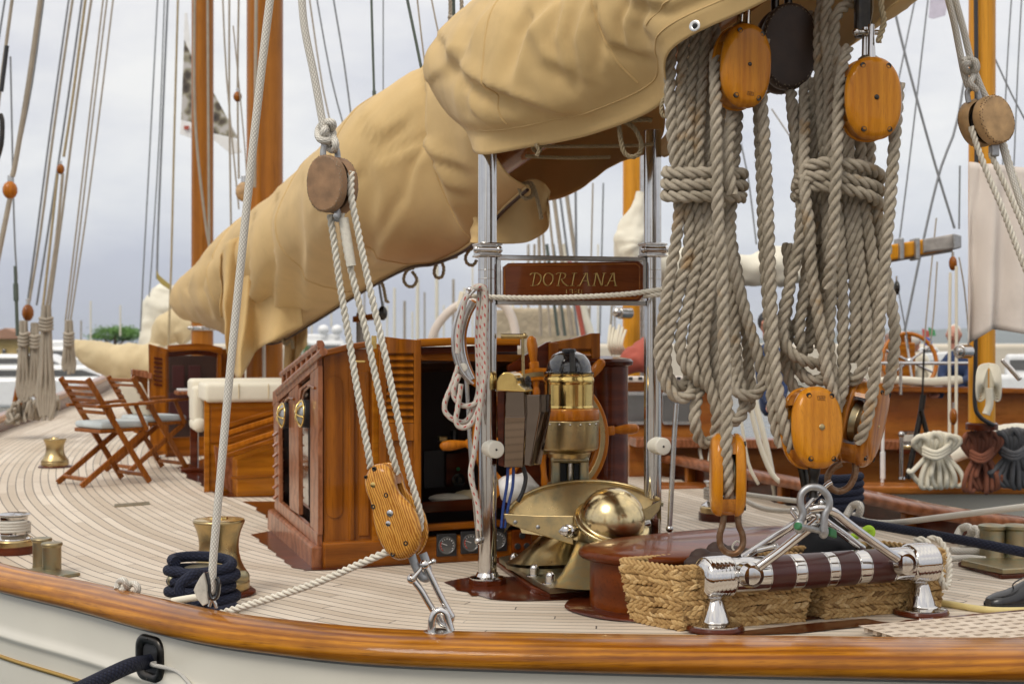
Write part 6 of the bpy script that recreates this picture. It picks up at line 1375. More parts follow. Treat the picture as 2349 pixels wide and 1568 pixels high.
drape('front_skirt', cov, [((412, 672), (414, 692), 16.2), ((440, 640), (436, 735), 16.1), ((480, 610), (478, 742), 15.9), ((512, 590), (520, 735), 15.7)], M['canvas'], .06, 2, seed=5)
# dark skirt of the forward cover sagging behind the gallows
drape('rear_skirt', cov, [((1085, 500), (1078, 556), 8.3), ((1120, 480), (1110, 560), 8.3), ((1170, 440), (1180, 559), 8.35), ((1215, 410), (1225, 548), 8.4), ((1250, 420), (1258, 522), 8.45), ((1262, 440), (1252, 484), 8.5)], M['canvas'], .05, 1.4, seed=2)
# ---------------------------------------------------------------- masts, deckhouse, seats, chairs
def mast(label, x, d, r, y0, y1, mat, name='mast'):
    t_ = thing(name, label, 'mast', P(x, y1, d)); mb = MB(); cyl(mb, P(x, y1, d), P(x + 1, y0, d), r, 32, 0); mb.build('spar', M[mat], t_); return t_
mm = mast('thick varnished main mast rising behind the tan boom cover', 607, 15.5, S(41.5, 15.5), -120, 905, 'mast_wood')
mb = MB(); tube(mb, pxpath([(588, -60), (586, 200), (584, 430)], 15.2, 4), S(4, 15), 8); mb.build('halyard', M['far_rope'], mm)
mb = MB(); cyl(mb, P(605, 700, 15.25), P(606, 905, 15.25), S(4, 15), 8); mb.build('downhaul', M['braid_white'], mm)
fm = mast('slimmer varnished foremast left of the main mast', 464, 20, S(25, 20), -120, 815, 'mast_wood')
mb = MB(); cyl(mb, P(465, 748, 20), P(465, 758, 20), S(29, 20), 24, .01)
for k in range(8): ball(mb, P(465, 752, 20) + V((math.cos(k * .8) * S(30, 20), math.sin(k * .8) * S(30, 20), 0)), .03, 8)
mb.build('pin_band', M['steel'], fm)
mb = MB(); tube(mb, pxpath([(447, -60), (447, 260), (470, 500), (488, 600)], 19.6, 5), S(3.2, 19.6), 8); tube(mb, pxpath([(476, -60), (478, 300), (480, 600)], 19.6, 4), S(3, 19.6), 8); mb.build('halyard', M['far_rope'], fm)
def small_block(label, x, y, d, w, h, mat='house_wood', cat='pulley block', grp=None):
    r = thing('pulley_block', label, cat, P(x, y, d), grp)
    mb = MB(); ball(mb, P(x, y, d), S(h / 2, d), 14, (w / h, .8, 1)); mb.build('cheek', M[mat], r)
    mb = MB(); cyl(mb, P(x, y - h * .45, d), P(x, y - h * .8, d), S(w * .18, d), 8); mb.build('strap', M['steel'], r); return r
small_block('small round reddish block high between the two varnished masts', 545, 222, 17, 20, 24)
small_block('round tan block hanging against the main mast above the boom cover', 560, 440, 15, 40, 46, 'leather_tan')
small_block('small orange block on the foremast just over the cover end', 489, 572, 19, 14, 20, 'wheel_wood')
# deckhouse with open double doors
dh = thing('forward_deckhouse', 'dark varnished deckhouse with arched roof beam and open doorway ahead of the chairs', 'deckhouse', G(430, 1046))
DO = G(400, 1046); dn = aN
def dpl(pxs, out, t, nm, mat, bev=.006, par=None): mb = MB(); plate(mb, pxs, DO + dn * out, dn, t, bev); return mb.build(nm, M[mat], par or dh)
dpl([(383, 792), (420, 789), (450, 787), (480, 790), (508, 797), (508, 812), (480, 806), (450, 803), (420, 805), (383, 808)], .0, .12, 'roof_beam', 'house_wood_h')
dpl([(383, 806), (420, 803), (450, 801), (480, 804), (508, 810), (508, 822), (480, 816), (450, 813), (420, 815), (383, 818)], -.05, .1, 'roof_trim', 'mahogany')
dpl([(378, 800), (386, 800), (386, 1046), (378, 1046)], .0, .1, 'jamb', 'house_wood'); dpl([(496, 800), (506, 800), (506, 1046), (496, 1046)], .0, .1, 'jamb', 'house_wood')
dpl([(378, 1002), (500, 1000), (500, 1046), (378, 1048)], .0, .06, 'sill', 'house_wood_h')
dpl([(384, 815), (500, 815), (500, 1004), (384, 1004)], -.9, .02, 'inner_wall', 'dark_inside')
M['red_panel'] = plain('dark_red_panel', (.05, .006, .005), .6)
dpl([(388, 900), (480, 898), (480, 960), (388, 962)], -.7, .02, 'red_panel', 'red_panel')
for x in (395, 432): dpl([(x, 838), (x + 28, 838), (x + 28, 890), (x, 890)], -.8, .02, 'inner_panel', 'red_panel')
ld = dpl([(340, 788), (383, 800), (383, 1040), (344, 1046)], .14, .06, 'door', 'house_wood')
dpl([(345, 800), (380, 810), (380, 1034), (348, 1038)], .202, .01, 'door_panel', 'house_wood', .002, ld)
for k in range(7): dpl([(353, 818 + k * 10), (372, 821 + k * 10), (372, 826 + k * 10), (353, 823 + k * 10)], .213, .012, 'louvre', 'mahogany', .002, ld)
dpl([(340, 945), (345, 945), (345, 967), (340, 967)], .21, .01, 'hinge', 'brass', .002, ld)
dpl([(300, 845), (338, 850), (338, 1000), (305, 990)], -.15, .1, 'side_wall', 'house_wood')
dpl([(300, 845), (345, 855), (345, 868), (300, 858)], -.05, .3, 'side_shelf', 'rail_side_wood')
dpl([(500, 800), (560, 800), (560, 1040), (500, 1040)], -.1, .05, 'front_panel', 'house_wood')
# settee: cream cushions over a golden teak cabinet, with slatted skylight in front
st_ = thing('cushioned_settee', 'golden teak cabinet topped with a long cream cushion, behind the single white line', 'settee', G(480, 1120))
SO = G(470, 1128)
def spl(pxs, out, t, nm, mat, bev=.006): mb = MB(); plate(mb, pxs, SO + aN * out, aN, t, bev); return mb.build(nm, M[mat], st_)
def cush(name, pxs, out, t): o = spl(pxs, out, t, name, 'cushion', .05); return o
spl([(468, 918), (660, 916), (660, 1124), (468, 1128)], -.4, .4, 'cabinet', 'gold_teak', .01)
spl([(483, 934), (640, 932), (640, 1010), (483, 1016)], 0, .01, 'panel', 'house_wood_h', .004)
spl([(468, 918), (480, 918), (480, 1128), (468, 1128)], 0, .02, 'corner_post', 'gold_teak', .004)
mb = MB(); box(mb, frame(RT, uz=UP, o=Q(566, 897, SO - aN * .25, aN)), S(200, 12), .62, S(42, 12), .035, 4, smooth=True); mb.build('back_cushion', M['cushion'], st_)
mb = MB(); box(mb, frame(RT, uz=UP, o=Q(546, 890, SO - aN * .9, aN)), S(215, 12.6), .4, S(44, 12.6), .035, 4, smooth=True); mb.build('rear_cushion', M['cushion'], st_)
mb = MB(); box(mb, frame(RT, uz=UP, o=Q(452, 925, SO - aN * .75, aN)), S(26, 12.6), .4, S(80, 12.6), .035, 4, smooth=True); box(mb, frame(RT, uz=UP, o=Q(454, 972, SO - aN * .7, aN)), S(30, 12.5), .45, S(30, 12.5), .05, 4, smooth=True); mb.build('side_cushion', M['cushion'], st_)
mb = MB()
for x in (548, 616): tube(mb, [Q(x, 880, SO + aN * .064, aN), Q(x, 914, SO + aN * .064, aN)], .004, 5)
mb.build('piping', M['canvas_pale'], st_)
sd_ = thing('side_table', 'small varnished side table with papers, left of the cream settee', 'table', G(438, 1072))
mb = MB(); box(mb, frame(RT, uz=UP, o=P(436, 900, 13.2)), S(66, 13.2), .35, S(9, 13.2), .01); mb.build('table_top', M['rail_side_wood'], sd_)
mb = MB(); box(mb, Matrix.Translation(P(446, 1000, 13.2)), .07, .07, S(150, 13.2), .01); mb.build('leg', M['mahogany'], sd_)
mb = MB(); box(mb, frame(RT, uz=UP, o=P(443, 1076, 13.2)), S(60, 13.2), .3, .04, .01); mb.build('foot', M['mahogany'], sd_)
mb = MB(); box(mb, frame(V((.9, .4, 0)), uz=UP, o=P(430, 893, 13.15)), S(40, 13.2), .2, .02, .004); tag(mb.build('magazine', M['white_paint']), 'white folded magazine lying on the small side table', 'magazine')
sk = thing('slatted_skylight', 'golden teak skylight box with sloping slatted lid beside the companionway house', 'skylight', G(560, 1139))
KO = G(528, 1139)
def kpl(pxs, out, t, nm, mat, bev=.006, O=None): mb = MB(); plate(mb, pxs, (O or KO) + aN * out, aN, t, bev); return mb.build(nm, M[mat], sk)
kpl([(532, 1048), (640, 1010), (640, 1132), (532, 1139)], -.3, .3, 'front_wall', 'gold_teak', .01); kpl([(530, 1092), (640, 1086), (640, 1092), (530, 1098)], 0, .012, 'moulding', 'house_wood_h', .003)
kpl([(490, 1020), (536, 1046), (536, 1138), (498, 1100)], -.32, .04, 'side_wall', 'rail_side_wood')
for k in range(5):
    y = 1040 - k * 16; x = 516 - k * 4; kpl([(x, y), (646, y - 44), (646, y - 34), (x + 4, y + 10)], .02 - k * .11, .05, 'slat', 'wheel_wood' if k % 2 else 'house_wood_h', .004)
kpl([(500, 1000), (520, 995), (640, 955), (640, 962), (522, 1004), (504, 1010)], -.45, .04, 'lid_rail', 'gold_teak', .004)
# folding chairs
ch = thing('folding_chair', 'folding teak chair with slatted back and armrests, nearest of the two on deck', 'chair', V((0, 0, 0)), 'folding teak deck chairs')
def cbar(nm, a, b, w, h, m='chair_wood'):
    mb = MB(); a = V(a); b = V(b); box(mb, frame(b - a, uz=V((0, 1, 0)) if abs((b - a).y) < .3 else V((1, 0, .2)), o=(a + b) / 2), (b - a).length, *((h, w) if abs((b - a).y) < .3 else (w, h)), .006); return mb.build(nm, M[m], ch)
for y in (-.23, .23):
    cbar('rear_leg', (.27, y, .01), (-.26, y, .84), .026, .045); cbar('front_leg', (-.3, y * .88, .01), (.25, y * .88, .42), .026, .045)
    cbar('armrest', (-.2, y * 1.06, .62), (.3, y * 1.06, .64), .05, .024); cbar('arm_post', (.24, y * 1.04, .42), (.14, y * 1.04, .63), .024, .035)
for k in range(6): cbar('back_slat', (-.11 - k * .027, -.22, .57 + k * .048), (-.11 - k * .027, .22, .57 + k * .048), .03, .014)
cbar('stretcher', (-.25, -.2, .06), (-.25, .2, .06), .03, .025); cbar('stretcher', (.23, -.22, .07), (.23, .22, .07), .03, .025)
cbar('seat', (-.15, 0, .425), (.27, 0, .435), .44, .03)
mb = MB(); box(mb, Matrix.Translation((.06, 0, .47)), .42, .44, .055, .027, 4, smooth=True); mb.build('seat_cushion', M['cushion_stripe'], ch)
for a in ((-.27, -.23), (-.27, .23)):
    pass
ca = copy_tree(ch); relabel(ca, 'folding teak chair with a white back cushion, standing behind the nearer chair', G(338, 1080), rad(42))
ch.location = G(240, 1108); ch.rotation_euler = (0, 0, rad(43)); ch.scale = (1.07,) * 3; ca.scale = (1.05,) * 3
pil = MB(); box(pil, Matrix.Translation(G(338, 1080)) @ Matrix.Rotation(rad(42), 4, 'Z') @ Matrix.Translation((-.13, -.05, .68)) @ Matrix.Rotation(rad(-28), 4, 'Y'), .09, .34, .34, .04, 4, smooth=True); tag(pil.build('back_cushion', M['cushion']), 'white cushion leaning on the back of the farther folding chair', 'cushion')

# ---------------------------------------------------------------- port side rigging over the fore deck
def line(name, label, lst, mat='far_rope', cat='rope', grp=None):
    mb = MB()
    for q, d, r in lst: tube(mb, pxpath(q, d, 3), S(r, d), 7)
    return tag(mb.build(name, M[mat]), label, cat, grp)
PG = 'port shrouds and halyards'
for nm, lb, q, d, r, mt in (
    ('shroud', 'dark wire at the extreme top left corner', [(16, -30), (-6, 110)], 15, 2.5, 'wire'),
    ('halyard', 'pale twisted rope beside the black stick at the top left corner', [(32, -30), (5, 170), (-14, 320)], 15, 4, 'far_rope'),
    ('shroud', 'thin grey wire dropping to the black turnbuckle near the left edge', [(24, 130), (32, 500), (39, 640)], 16, 2.2, 'wire'),
    ('halyard', 'thick pale rope running down to the orange block at the left edge', [(97, -30), (66, 190), (36, 370), (28, 405)], 15, 6, 'far_rope'),
    ('shroud', 'dark wire twinned with the thick pale rope at upper left', [(104, -30), (74, 190), (44, 340)], 15.2, 2.4, 'wire'),
    ('halyard', 'pale rope falling below the orange block at the left edge', [(24, 450), (8, 530), (-10, 620)], 15, 6, 'far_rope'),
    ('shroud', 'bluish wire, left one of the slanting cluster over the side rail', [(162, -30), (118, 280), (84, 540), (62, 700)], 18, 2.4, 'wire'),
    ('halyard', 'pale line next to the bluish wire in the slanting cluster', [(171, -30), (126, 280), (92, 540), (66, 700)], 18, 3, 'far_rope'),
    ('shroud', 'blue-grey wire ending at a rusty lanyard in the slanting cluster', [(192, -30), (160, 200), (118, 480), (84, 700)], 18.2, 2.6, 'wire'),
    ('halyard', 'tan rope leading into the small brown block of the cluster', [(200, -30), (166, 230), (146, 360)], 17.8, 3.2, 'old_rope'),
    ('halyard', 'tan rope falling from the small brown block on its left side', [(132, 398), (115, 560), (92, 760)], 17.8, 3.2, 'old_rope'),
    ('halyard', 'tan rope falling from the small brown block on its right side', [(144, 398), (128, 560), (98, 760)], 17.8, 3.6, 'far_rope'),
    ('halyard', 'pale line to the right of the small brown block', [(214, -30), (176, 230), (144, 480), (112, 720)], 18.4, 3, 'far_rope'),
    ('halyard', 'left line of the thin slanting trio', [(240, -30), (206, 260), (176, 520), (150, 735)], 19, 2, 'far_rope'),
    ('halyard', 'middle line of the thin slanting trio', [(249, -30), (214, 260), (184, 520), (156, 735)], 19, 2, 'far_rope'),
    ('halyard', 'right line of the thin slanting trio', [(263, -30), (228, 260), (194, 520), (162, 735)], 19, 2, 'far_rope'),
    ('stay', 'thin grey stay left of the wrapped cream headsail', [(363, -30), (346, 300), (330, 600), (322, 760)], 24, 1.8, 'wire'),
    ('stay', 'darker stay ending at the small flag over the cream headsail', [(386, -30), (374, 250), (363, 520), (360, 640)], 24, 2.6, 'wire'),
    ('stay', 'thin stay beside the darker stay over the cream headsail', [(378, -30), (366, 300), (348, 600), (342, 680)], 24, 1.6, 'wire'),
    ('halyard', 'brownish rope dropping just left of the foremast', [(409, -30), (400, 300), (393, 600), (386, 800)], 22, 2.6, 'old_rope'),
    ('halyard', 'pale line just right of the foremast', [(510, -30), (520, 180), (548, 480)], 18, 2, 'far_rope'),
    ('halyard', 'grey line midway between the masts', [(526, -30), (526, 240), (530, 520)], 18, 2.4, 'far_rope'),
    ('halyard', 'pale line through the small round block between the masts', [(548, -30), (545, 210), (548, 410)], 17, 2.4, 'far_rope'),
    ('halyard', 'thin oblique line crossing to the main mast foot', [(535, 60), (560, 320), (566, 410)], 16.5, 1.6, 'far_rope'),
    ('shroud', 'thin pale stay left of the green wire bridle', [(706, -30), (740, 200), (778, 360)], 14, 2, 'far_rope'),
    ('shroud', 'grey stay close beside the thin pale stay over the cover', [(722, -30), (760, 180), (800, 330)], 14, 2, 'wire'),
    ('shroud', 'oblique grey stay passing behind the runner block', [(760, -30), (790, 150), (812, 320)], 14, 2.2, 'wire'),
    ('shroud', 'thin vertical stay right of the green bridle', [(879, -30), (879, 250)], 14, 1.6, 'wire'),
    ('topping_lift', 'dark green wire ending in a forked bridle on the boom cover', [(851, -30), (858, 210), (860, 245)], 11.5, 3, 'green_wire'),
    ('topping_lift', 'dark green oblique wire reaching the cover peak', [(928, -30), (955, 100), (968, 165)], 10, 3.6, 'green_wire'),
    ('halyard', 'pale oblique line left of the lashed end near the cover top', [(954, -30), (965, 70), (976, 160)], 10.4, 2, 'far_rope'),
    ('halyard', 'second pale oblique line near the cover top', [(984, -30), (1000, 50), (1012, 105)], 10.4, 2, 'far_rope')):
    line(nm, lb, [(q, d, r)], mt, 'rigging', PG)
br_ = bpy.data.objects['topping_lift']
mb = MB()
for q in ([(860, 245), (850, 262), (832, 292)], [(860, 245), (868, 258), (878, 275)]): tube(mb, pxpath(q, 11.4, 3), S(3, 11.4), 8)
cyl(mb, P(858, 208, 11.4), P(860, 245, 11.4), S(4.5, 11.4), 10); mb.build('bridle', M['green_wire'], br_)
mb = MB(); cyl(mb, P(1040, -20, 8.6), P(1041, 40, 8.6), S(4, 8.6), 10); tag(mb.build('lift_wire', M['green_wire']), 'dark wire end lashed to ropes where the cover peaks', 'rigging', PG)
mb = MB()
for x in (1032, 1058): rope3(mb, pxpath([(x, -30), (x + 1, 20), (x - 1, 70)], 8.55, 4), S(5, 8.5))
for k in range(3): tube(mb, pxpath([(1028, 38 + k * 9), (1045, 42 + k * 9), (1062, 38 + k * 9)], 8.5, 4), S(5, 8.5), 8)
tag(mb.build('lashing', M['far_rope']), 'grey rope lashing around the wire where the cover peaks', 'lashing')
mb = MB(); cyl(mb, P(16, 105, 14.8), P(3, 210, 14.8), S(5, 14.8), 10); tag(mb.build('boat_hook', M['black_plastic']), 'black stick-like fitting near the top left corner', 'fitting')
mb = MB(); cyl(mb, P(35, 610, 16), P(40, 770, 16), S(4, 16), 10); cyl(mb, P(36, 650, 16), P(37, 690, 16), S(6, 16), 10); tag(mb.build('rigging_screw', M['green_wire']), 'dark rigging screw at the foot of the thin wire near the left edge', 'fitting')
mb = MB(); tube(mb, pxpath([(0, 262), (5, 280), (3, 330), (-8, 370)], 14.5, 4), S(6, 14.5), 8); tag(mb.build('iron_hook', M['black_metal']), 'dark curved iron strap cut by the left edge', 'fitting')
small_block('orange varnished block wrapped by pale rope at the left edge', 23, 436, 15, 34, 42, 'wheel_wood', grp='blocks in the port rigging')
small_block('small brown block in the middle of the slanting rigging cluster', 139, 388, 17.8, 18, 24, 'house_wood', grp='blocks in the port rigging')
small_block('brown block low in the rigging cluster over the side rail', 64, 717, 17.6, 26, 40, 'house_wood', grp='blocks in the port rigging')
def hang_coil(label, x, y0, y1, d, w, n=7, mat='far_rope', r=4.2):
    rg = random.Random(int(x)); mb = MB()
    for k in range(n):
        f = (k - (n - 1) / 2) / n; tube(mb, pxpath([(x + f * w * .5, y0, d - .03 * (k % 3)), (x + f * w * .8, (y0 * .55 + y1 * .45), d - .05 * (k % 2)), (x + f * w * 1.3, y0 * .2 + y1 * .8, d), (x + f * w * .8, y1 - rg.random() * 14, d)], None, 4), S(r, d), 7)
    for k in range(4): tube(mb, pxpath([(x - w * .42, y0 + 30 + k * 8, d - .06), (x, y0 + 33 + k * 8, d - .12), (x + w * .42, y0 + 29 + k * 8, d - .06)], None, 4), S(r, d), 7)
    return tag(mb.build('hanging_coil', M[mat]), label, 'rope coil', 'coils hung in the port rigging')
hang_coil('grey rope coil hung in the rigging, leftmost over the side rail', 54, 735, 925, 17.2, 26)
hang_coil('long grey coil tied in two hanks nearest the chairs', 106, 700, 965, 16.5, 34)
hang_coil('grey rope coil hung second from the left over the side rail', 80, 740, 915, 17.2, 24)
hang_coil('short grey coil hanging before the furled tan sail end', 158, 735, 860, 17, 24)
mb = MB()
for k in range(16):
    rg = random.Random(k); x = 20 + k * 7; tube(mb, crs([P(x + rg.uniform(-9, 9), 925 + rg.uniform(0, 50) - k * 1.2, 17.3 + rg.uniform(-.2, .2)) for _ in range(7)], 4), S(4, 17.3), 7)
tag(mb.build('belayed_ropes', M['far_rope']), 'tangle of grey ropes belayed along the port rail at left', 'ropes', kind='stuff')
for k, (x, y) in enumerate(((36, 905), (60, 880), (92, 860))):
    mb = MB(); cyl(mb, P(x - 6, y + 40, 17.5), P(x + 22, y - 110, 17.5), S(6, 17.5), 10); ball(mb, P(x - 4, y + 42, 17.5), S(13, 17.5), 12)
    tag(mb.build('rigging_lanyard', M['house_wood']), ('brown wooden lanyard at the rail, leftmost of three', 'brown wooden lanyard at the rail, middle of three', 'brown wooden lanyard at the rail, rightmost of three')[k], 'fitting', 'lanyards at the port rail')
# furled sails forward
def lump(name, label, cat, pts, d, mat, thick=.5, sq=.9, seed=0, amp=.08, group=None):
    "bundle: px spine (x, y, halfheight)"
    sp_ = crs([P(x, y, d) for x, y, _ in pts], 8); hh = crs([V((h_, 0, 0)) for _, _, h_ in pts], 8); T, N, B = frames(sp_); rows = []
    for i, p in enumerate(sp_):
        r_ = S(hh[i].x, d); row = []
        for k in range(28):
            a = 2 * math.pi * k / 28; e = N[i] * math.cos(a) + B[i] * math.sin(a)
            row.append(p + e * (r_ * (1 + amp * 2.2 * noise.noise(V((i * .16, math.cos(a) * 1.3, math.sin(a) * 1.3 + seed))) + amp * noise.noise(V((i * .5, math.cos(a) * 2.5, math.sin(a) * 2.5 + seed))))))
        rows.append(row)
    mb = MB(); grid(mb, rows, True, None, True); n_ = len(mb.v); mb.f.append(tuple(range(28))); mb.sm.append(True); mb.f.append(tuple(range(n_ - 28, n_))); mb.sm.append(True)
    return tag(mb.build(name, M[mat]), label, cat, group)
lump('furled_sail', 'tan covered sail bundle lying on the foredeck left of the deckhouse', 'sail', [(168, 784, 8), (185, 798, 22), (220, 815, 34), (270, 828, 40), (320, 832, 42), (370, 830, 44)], 21, 'canvas_pale', seed=3)
lump('furled_headsail', 'cream wrapped headsail standing behind the deckhouse left of the foremast', 'sail', [(388, 652, 16), (384, 672, 40), (380, 710, 50), (378, 760, 52), (380, 800, 56)], 26, 'sail_white', seed=5, amp=.1)
lump('furled_headsail', 'pale tan sail fold lying against the cream headsail', 'sail', [(350, 800, 10), (380, 760, 34), (410, 745, 36), (440, 770, 30)], 25, 'canvas_pale', seed=8, amp=.1)
mb = MB(); prism(mb, [P(358, 618, 24), P(366, 632, 24), P(390, 652, 24), P(394, 668, 24), P(370, 652, 24), P(360, 640, 24)], V((.2, -1, 0)), .03, .005); tag(mb.build('flag', plain('khaki_flag', (.36, .28, .08), .8)), 'small khaki flag at the top of the cream headsail', 'flag')
# regatta banner half hidden behind the foremast
bn_ = thing('regatta_banner', 'long dark patterned banner hanging behind the foremast', 'banner', P(480, 250, 23))
t = NT('banner_print'); v = t.co(); vo = t.new('ShaderNodeTexVoronoi'); vo.inputs['Scale'].default_value = 5.5; t.link(v, vo.inputs['Vector'])
c = t.ramp(t.math('ADD', t.math('MULTIPLY', t.noise(v, 4, 3), .7), t.math('MULTIPLY', vo.outputs['Distance'], .5)), [(.3, (.02, .018, .016)), (.5, (.1, .08, .06)), (.6, (.3, .28, .2)), (.7, (.5, .48, .46))]); t.set(Base_Color=c, Roughness=.7); M['banner'] = t.m
mb = MB(); prism(mb, [P(x, y, 23) for x, y in ((423, 90), (440, 130), (490, 212), (544, 312), (544, 318), (488, 306), (436, 280), (416, 276))], V((0, -1, 0)), .02, .003); mb.build('printed_panel', M['banner'], bn_)
mb = MB(); prism(mb, [P(x, y, 23) for x, y in ((416, 277), (436, 281), (488, 307), (540, 318), (556, 350), (530, 354), (490, 320), (436, 316), (413, 308))], V((0, -1, 0)), .02, .003); mb.build('white_hem', M['white_paint'], bn_)
mb = MB(); box(mb, Matrix.Translation(P(428, 293, 22.95)), S(11, 23), .03, S(8, 23), .003); mb.build('red_emblem', M['red_cloth'], bn_)
mb = MB(); prism(mb, [P(x, y, 23) for x, y in ((424, 30), (430, 30), (440, 128), (422, 92))], V((0, -1, 0)), .02, .003); mb.build('white_head', M['white_paint'], bn_)
# ---------------------------------------------------------------- starboard side deck: winch, bollard, mooring lines, shoe, hose
w2 = winch('chrome winch with rope tail standing behind the narrow pulley block', G(1652, 1192), S(38, 9.6), S(92, 9.6) / .314, True)
mb = MB(); tube(mb, pxpath([(1690, 1130, 9.5), (1715, 1150, 9.2), (1760, 1168, 9.0), (1830, 1172, 8.8)], None, 5), S(6, 9), 9); tube(mb, pxpath([(1700, 1132, 9.4), (1760, 1140, 9.2), (1840, 1150, 9.0)], None, 5), S(6, 9), 9)
tag(mb.build('winch_tail', M['braid_white']), 'pale rope tail running off the chrome winch behind the struts', 'rope')
db = thing('mooring_bollard', 'bollard wrapped in dark navy turns behind the galvanised shackle', 'bollard', G(1915, 1225))
mb = MB(); q = G(1915, 1215); lathe(mb, [(.1, 0), (.09, .25), (.11, .27), (.1, .3), (.001, .31)], q, UP, 24); mb.build('post', M['black_metal'], db)
mb = MB(); pa = []
for k in range(6 * 22): a = 2 * math.pi * k / 22; pa.append(q + V((math.cos(a) * .16, math.sin(a) * .13, .08 + .045 * k / 22)))
tube(mb, pa, .027, 10); tag(mb.build('mooring_turns', M['braid_navy']), 'stack of navy rope turns on the bollard behind the shackle', 'rope coil')
mb = MB(); tube(mb, pxpath([(1930, 1185, 8.4), (1990, 1200, 8.0), (2120, 1222, 7.6), (2250, 1246, 7.2), (2400, 1276, 6.9)], None, 6), S(11, 7.6), 14); tag(mb.build('mooring_line', M['braid_navy']), 'navy braided mooring line stretched across the right side deck', 'mooring line')
mb = MB(); tube(mb, pxpath([(1960, 1180, 8.6), (1985, 1194, 8.3), (2050, 1198, 7.9), (2200, 1180, 7.3), (2400, 1155, 6.8)], None, 6), S(7, 7.6), 12)
kn = [(1940, 1185), (1955, 1160), (1972, 1158), (1970, 1180), (1950, 1200), (1975, 1206), (1992, 1196)]
tube(mb, crs([P(x, y, 8.2 + .05 * math.sin(i * 2)) for i, (x, y) in enumerate(kn)], 5), S(9, 8), 10); tag(mb.build('white_line', M['braid_white']), 'white rope knotted near the navy bollard and rising to the right edge', 'rope')
b2_ = thing('bollard_pair', 'verdigris bronze double bollard on a wooden pad at the right edge', 'bollard', G(2310, 1312))
for x in (2276, 2330):
    mb = MB(); q = G(x, 1296); r_ = S(28, 7.6); lathe(mb, [(r_ * 1.15, .03), (r_, .06), (r_ * .98, .19), (r_ * 1.12, .2), (r_ * 1.12, .215), (r_ * .9, .22), (.001, .222)], q, UP, 30); mb.build('post', M['bronze'], b2_)
mb = MB(); prism(mb, [G(2205, 1296, .02), G(2300, 1318, .02), G(2420, 1312, .02), G(2420, 1285, .02), G(2260, 1278, .02)], UP, .03, .006); mb.build('base', M['bronze'], b2_)
mb = MB(); prism(mb, [G(2198, 1298), G(2296, 1328), G(2440, 1322), G(2440, 1284), G(2255, 1276)], UP, .022, .005); mb.build('wood_pad', M['mahogany'], b2_)
mb = MB(); kn = [(2195, 1232), (2205, 1212), (2222, 1208), (2228, 1224), (2216, 1240), (2236, 1240), (2246, 1222), (2234, 1212), (2222, 1236), (2206, 1250), (2230, 1254), (2290, 1256)]
tube(mb, crs([P(x, y, 7.75 + .05 * math.sin(i * 2)) for i, (x, y) in enumerate(kn)], 5), S(9, 7.7), 10); tube(mb, pxpath([(2180, 1262), (2230, 1264), (2300, 1262)], 7.7, 4), S(9, 7.7), 10); tube(mb, pxpath([(2176, 1282), (2220, 1278), (2260, 1282)], 7.6, 4), S(7, 7.7), 10); tag(mb.build('rope_pile', M['braid_white']), 'pale rope knot lying against the verdigris double bollard', 'rope')
mb = MB(); tube(mb, crs([G(2130, 1378, .015), G(2180, 1385, .015), G(2240, 1395, .015), G(2300, 1400, .015), G(2420, 1398, .015)], 6), .016, 10); tag(mb.build('hose', plain('yellow_hose', (.6, .48, .2), .5)), 'pale yellow hose lying on deck at the lower right', 'hose')
mb = MB(); q = G(2325, 1390); 
prof = [(-.13, .028, .03), (-.115, .05, .04), (-.08, .058, .055), (-.03, .056, .065), (.02, .05, .085), (.07, .045, .11), (.12, .045, .12), (.17, .045, .115), (.19, .03, .1)]
dirx = V((.97, .24, 0)); dy_ = V((-.24, .97, 0)); rows = []
for t_, hw, hh in prof:
    row = []
    for k in range(16):
        a = 2 * math.pi * k / 16; ca_, sa_ = math.cos(a), math.sin(a); row.append(q + dirx * t_ + dy_ * hw * ca_ + UP * (.012 + (hh if sa_ > 0 else .01) * (abs(sa_) ** .7) * (1 if sa_ > 0 else -1)))
    rows.append(row)
shoe_ = thing('leather_shoe', 'black leather deck shoe cut by the right edge of the scene', 'shoe', q)
grid(mb, rows, True, None, True); mb.f.append(tuple(range(16))); mb.sm.append(True); mb.build('upper', M['shoe'], shoe_)
mb = MB()
rows = [[q + dirx * (t_ * 1.03) + dy_ * (hw * 1.08 * c) + UP * z for c, z in ((-1, .004), (-1, .02), (1, .02), (1, .004))] for t_, hw, hh in prof]; grid(mb, rows, False, None, True); mb.build('sole', M['black_plastic'], shoe_)
mb = MB(); tube(mb, crs([q + dirx * .0 + UP * .08, q + dirx * -.02 + UP * .11 - dy_ * .03, q + dirx * .02 + UP * .14 - dy_ * .05], 4), .003, 6); tube(mb, [q + dirx * p[0] - dy_ * p[1] + UP * p[2] for p in ((-.11, .02, .05), (-.08, .045, .058), (-.03, .045, .07), (.0, .04, .085))], .0025, 6); mb.build('lace', M['black_plastic'], shoe_)

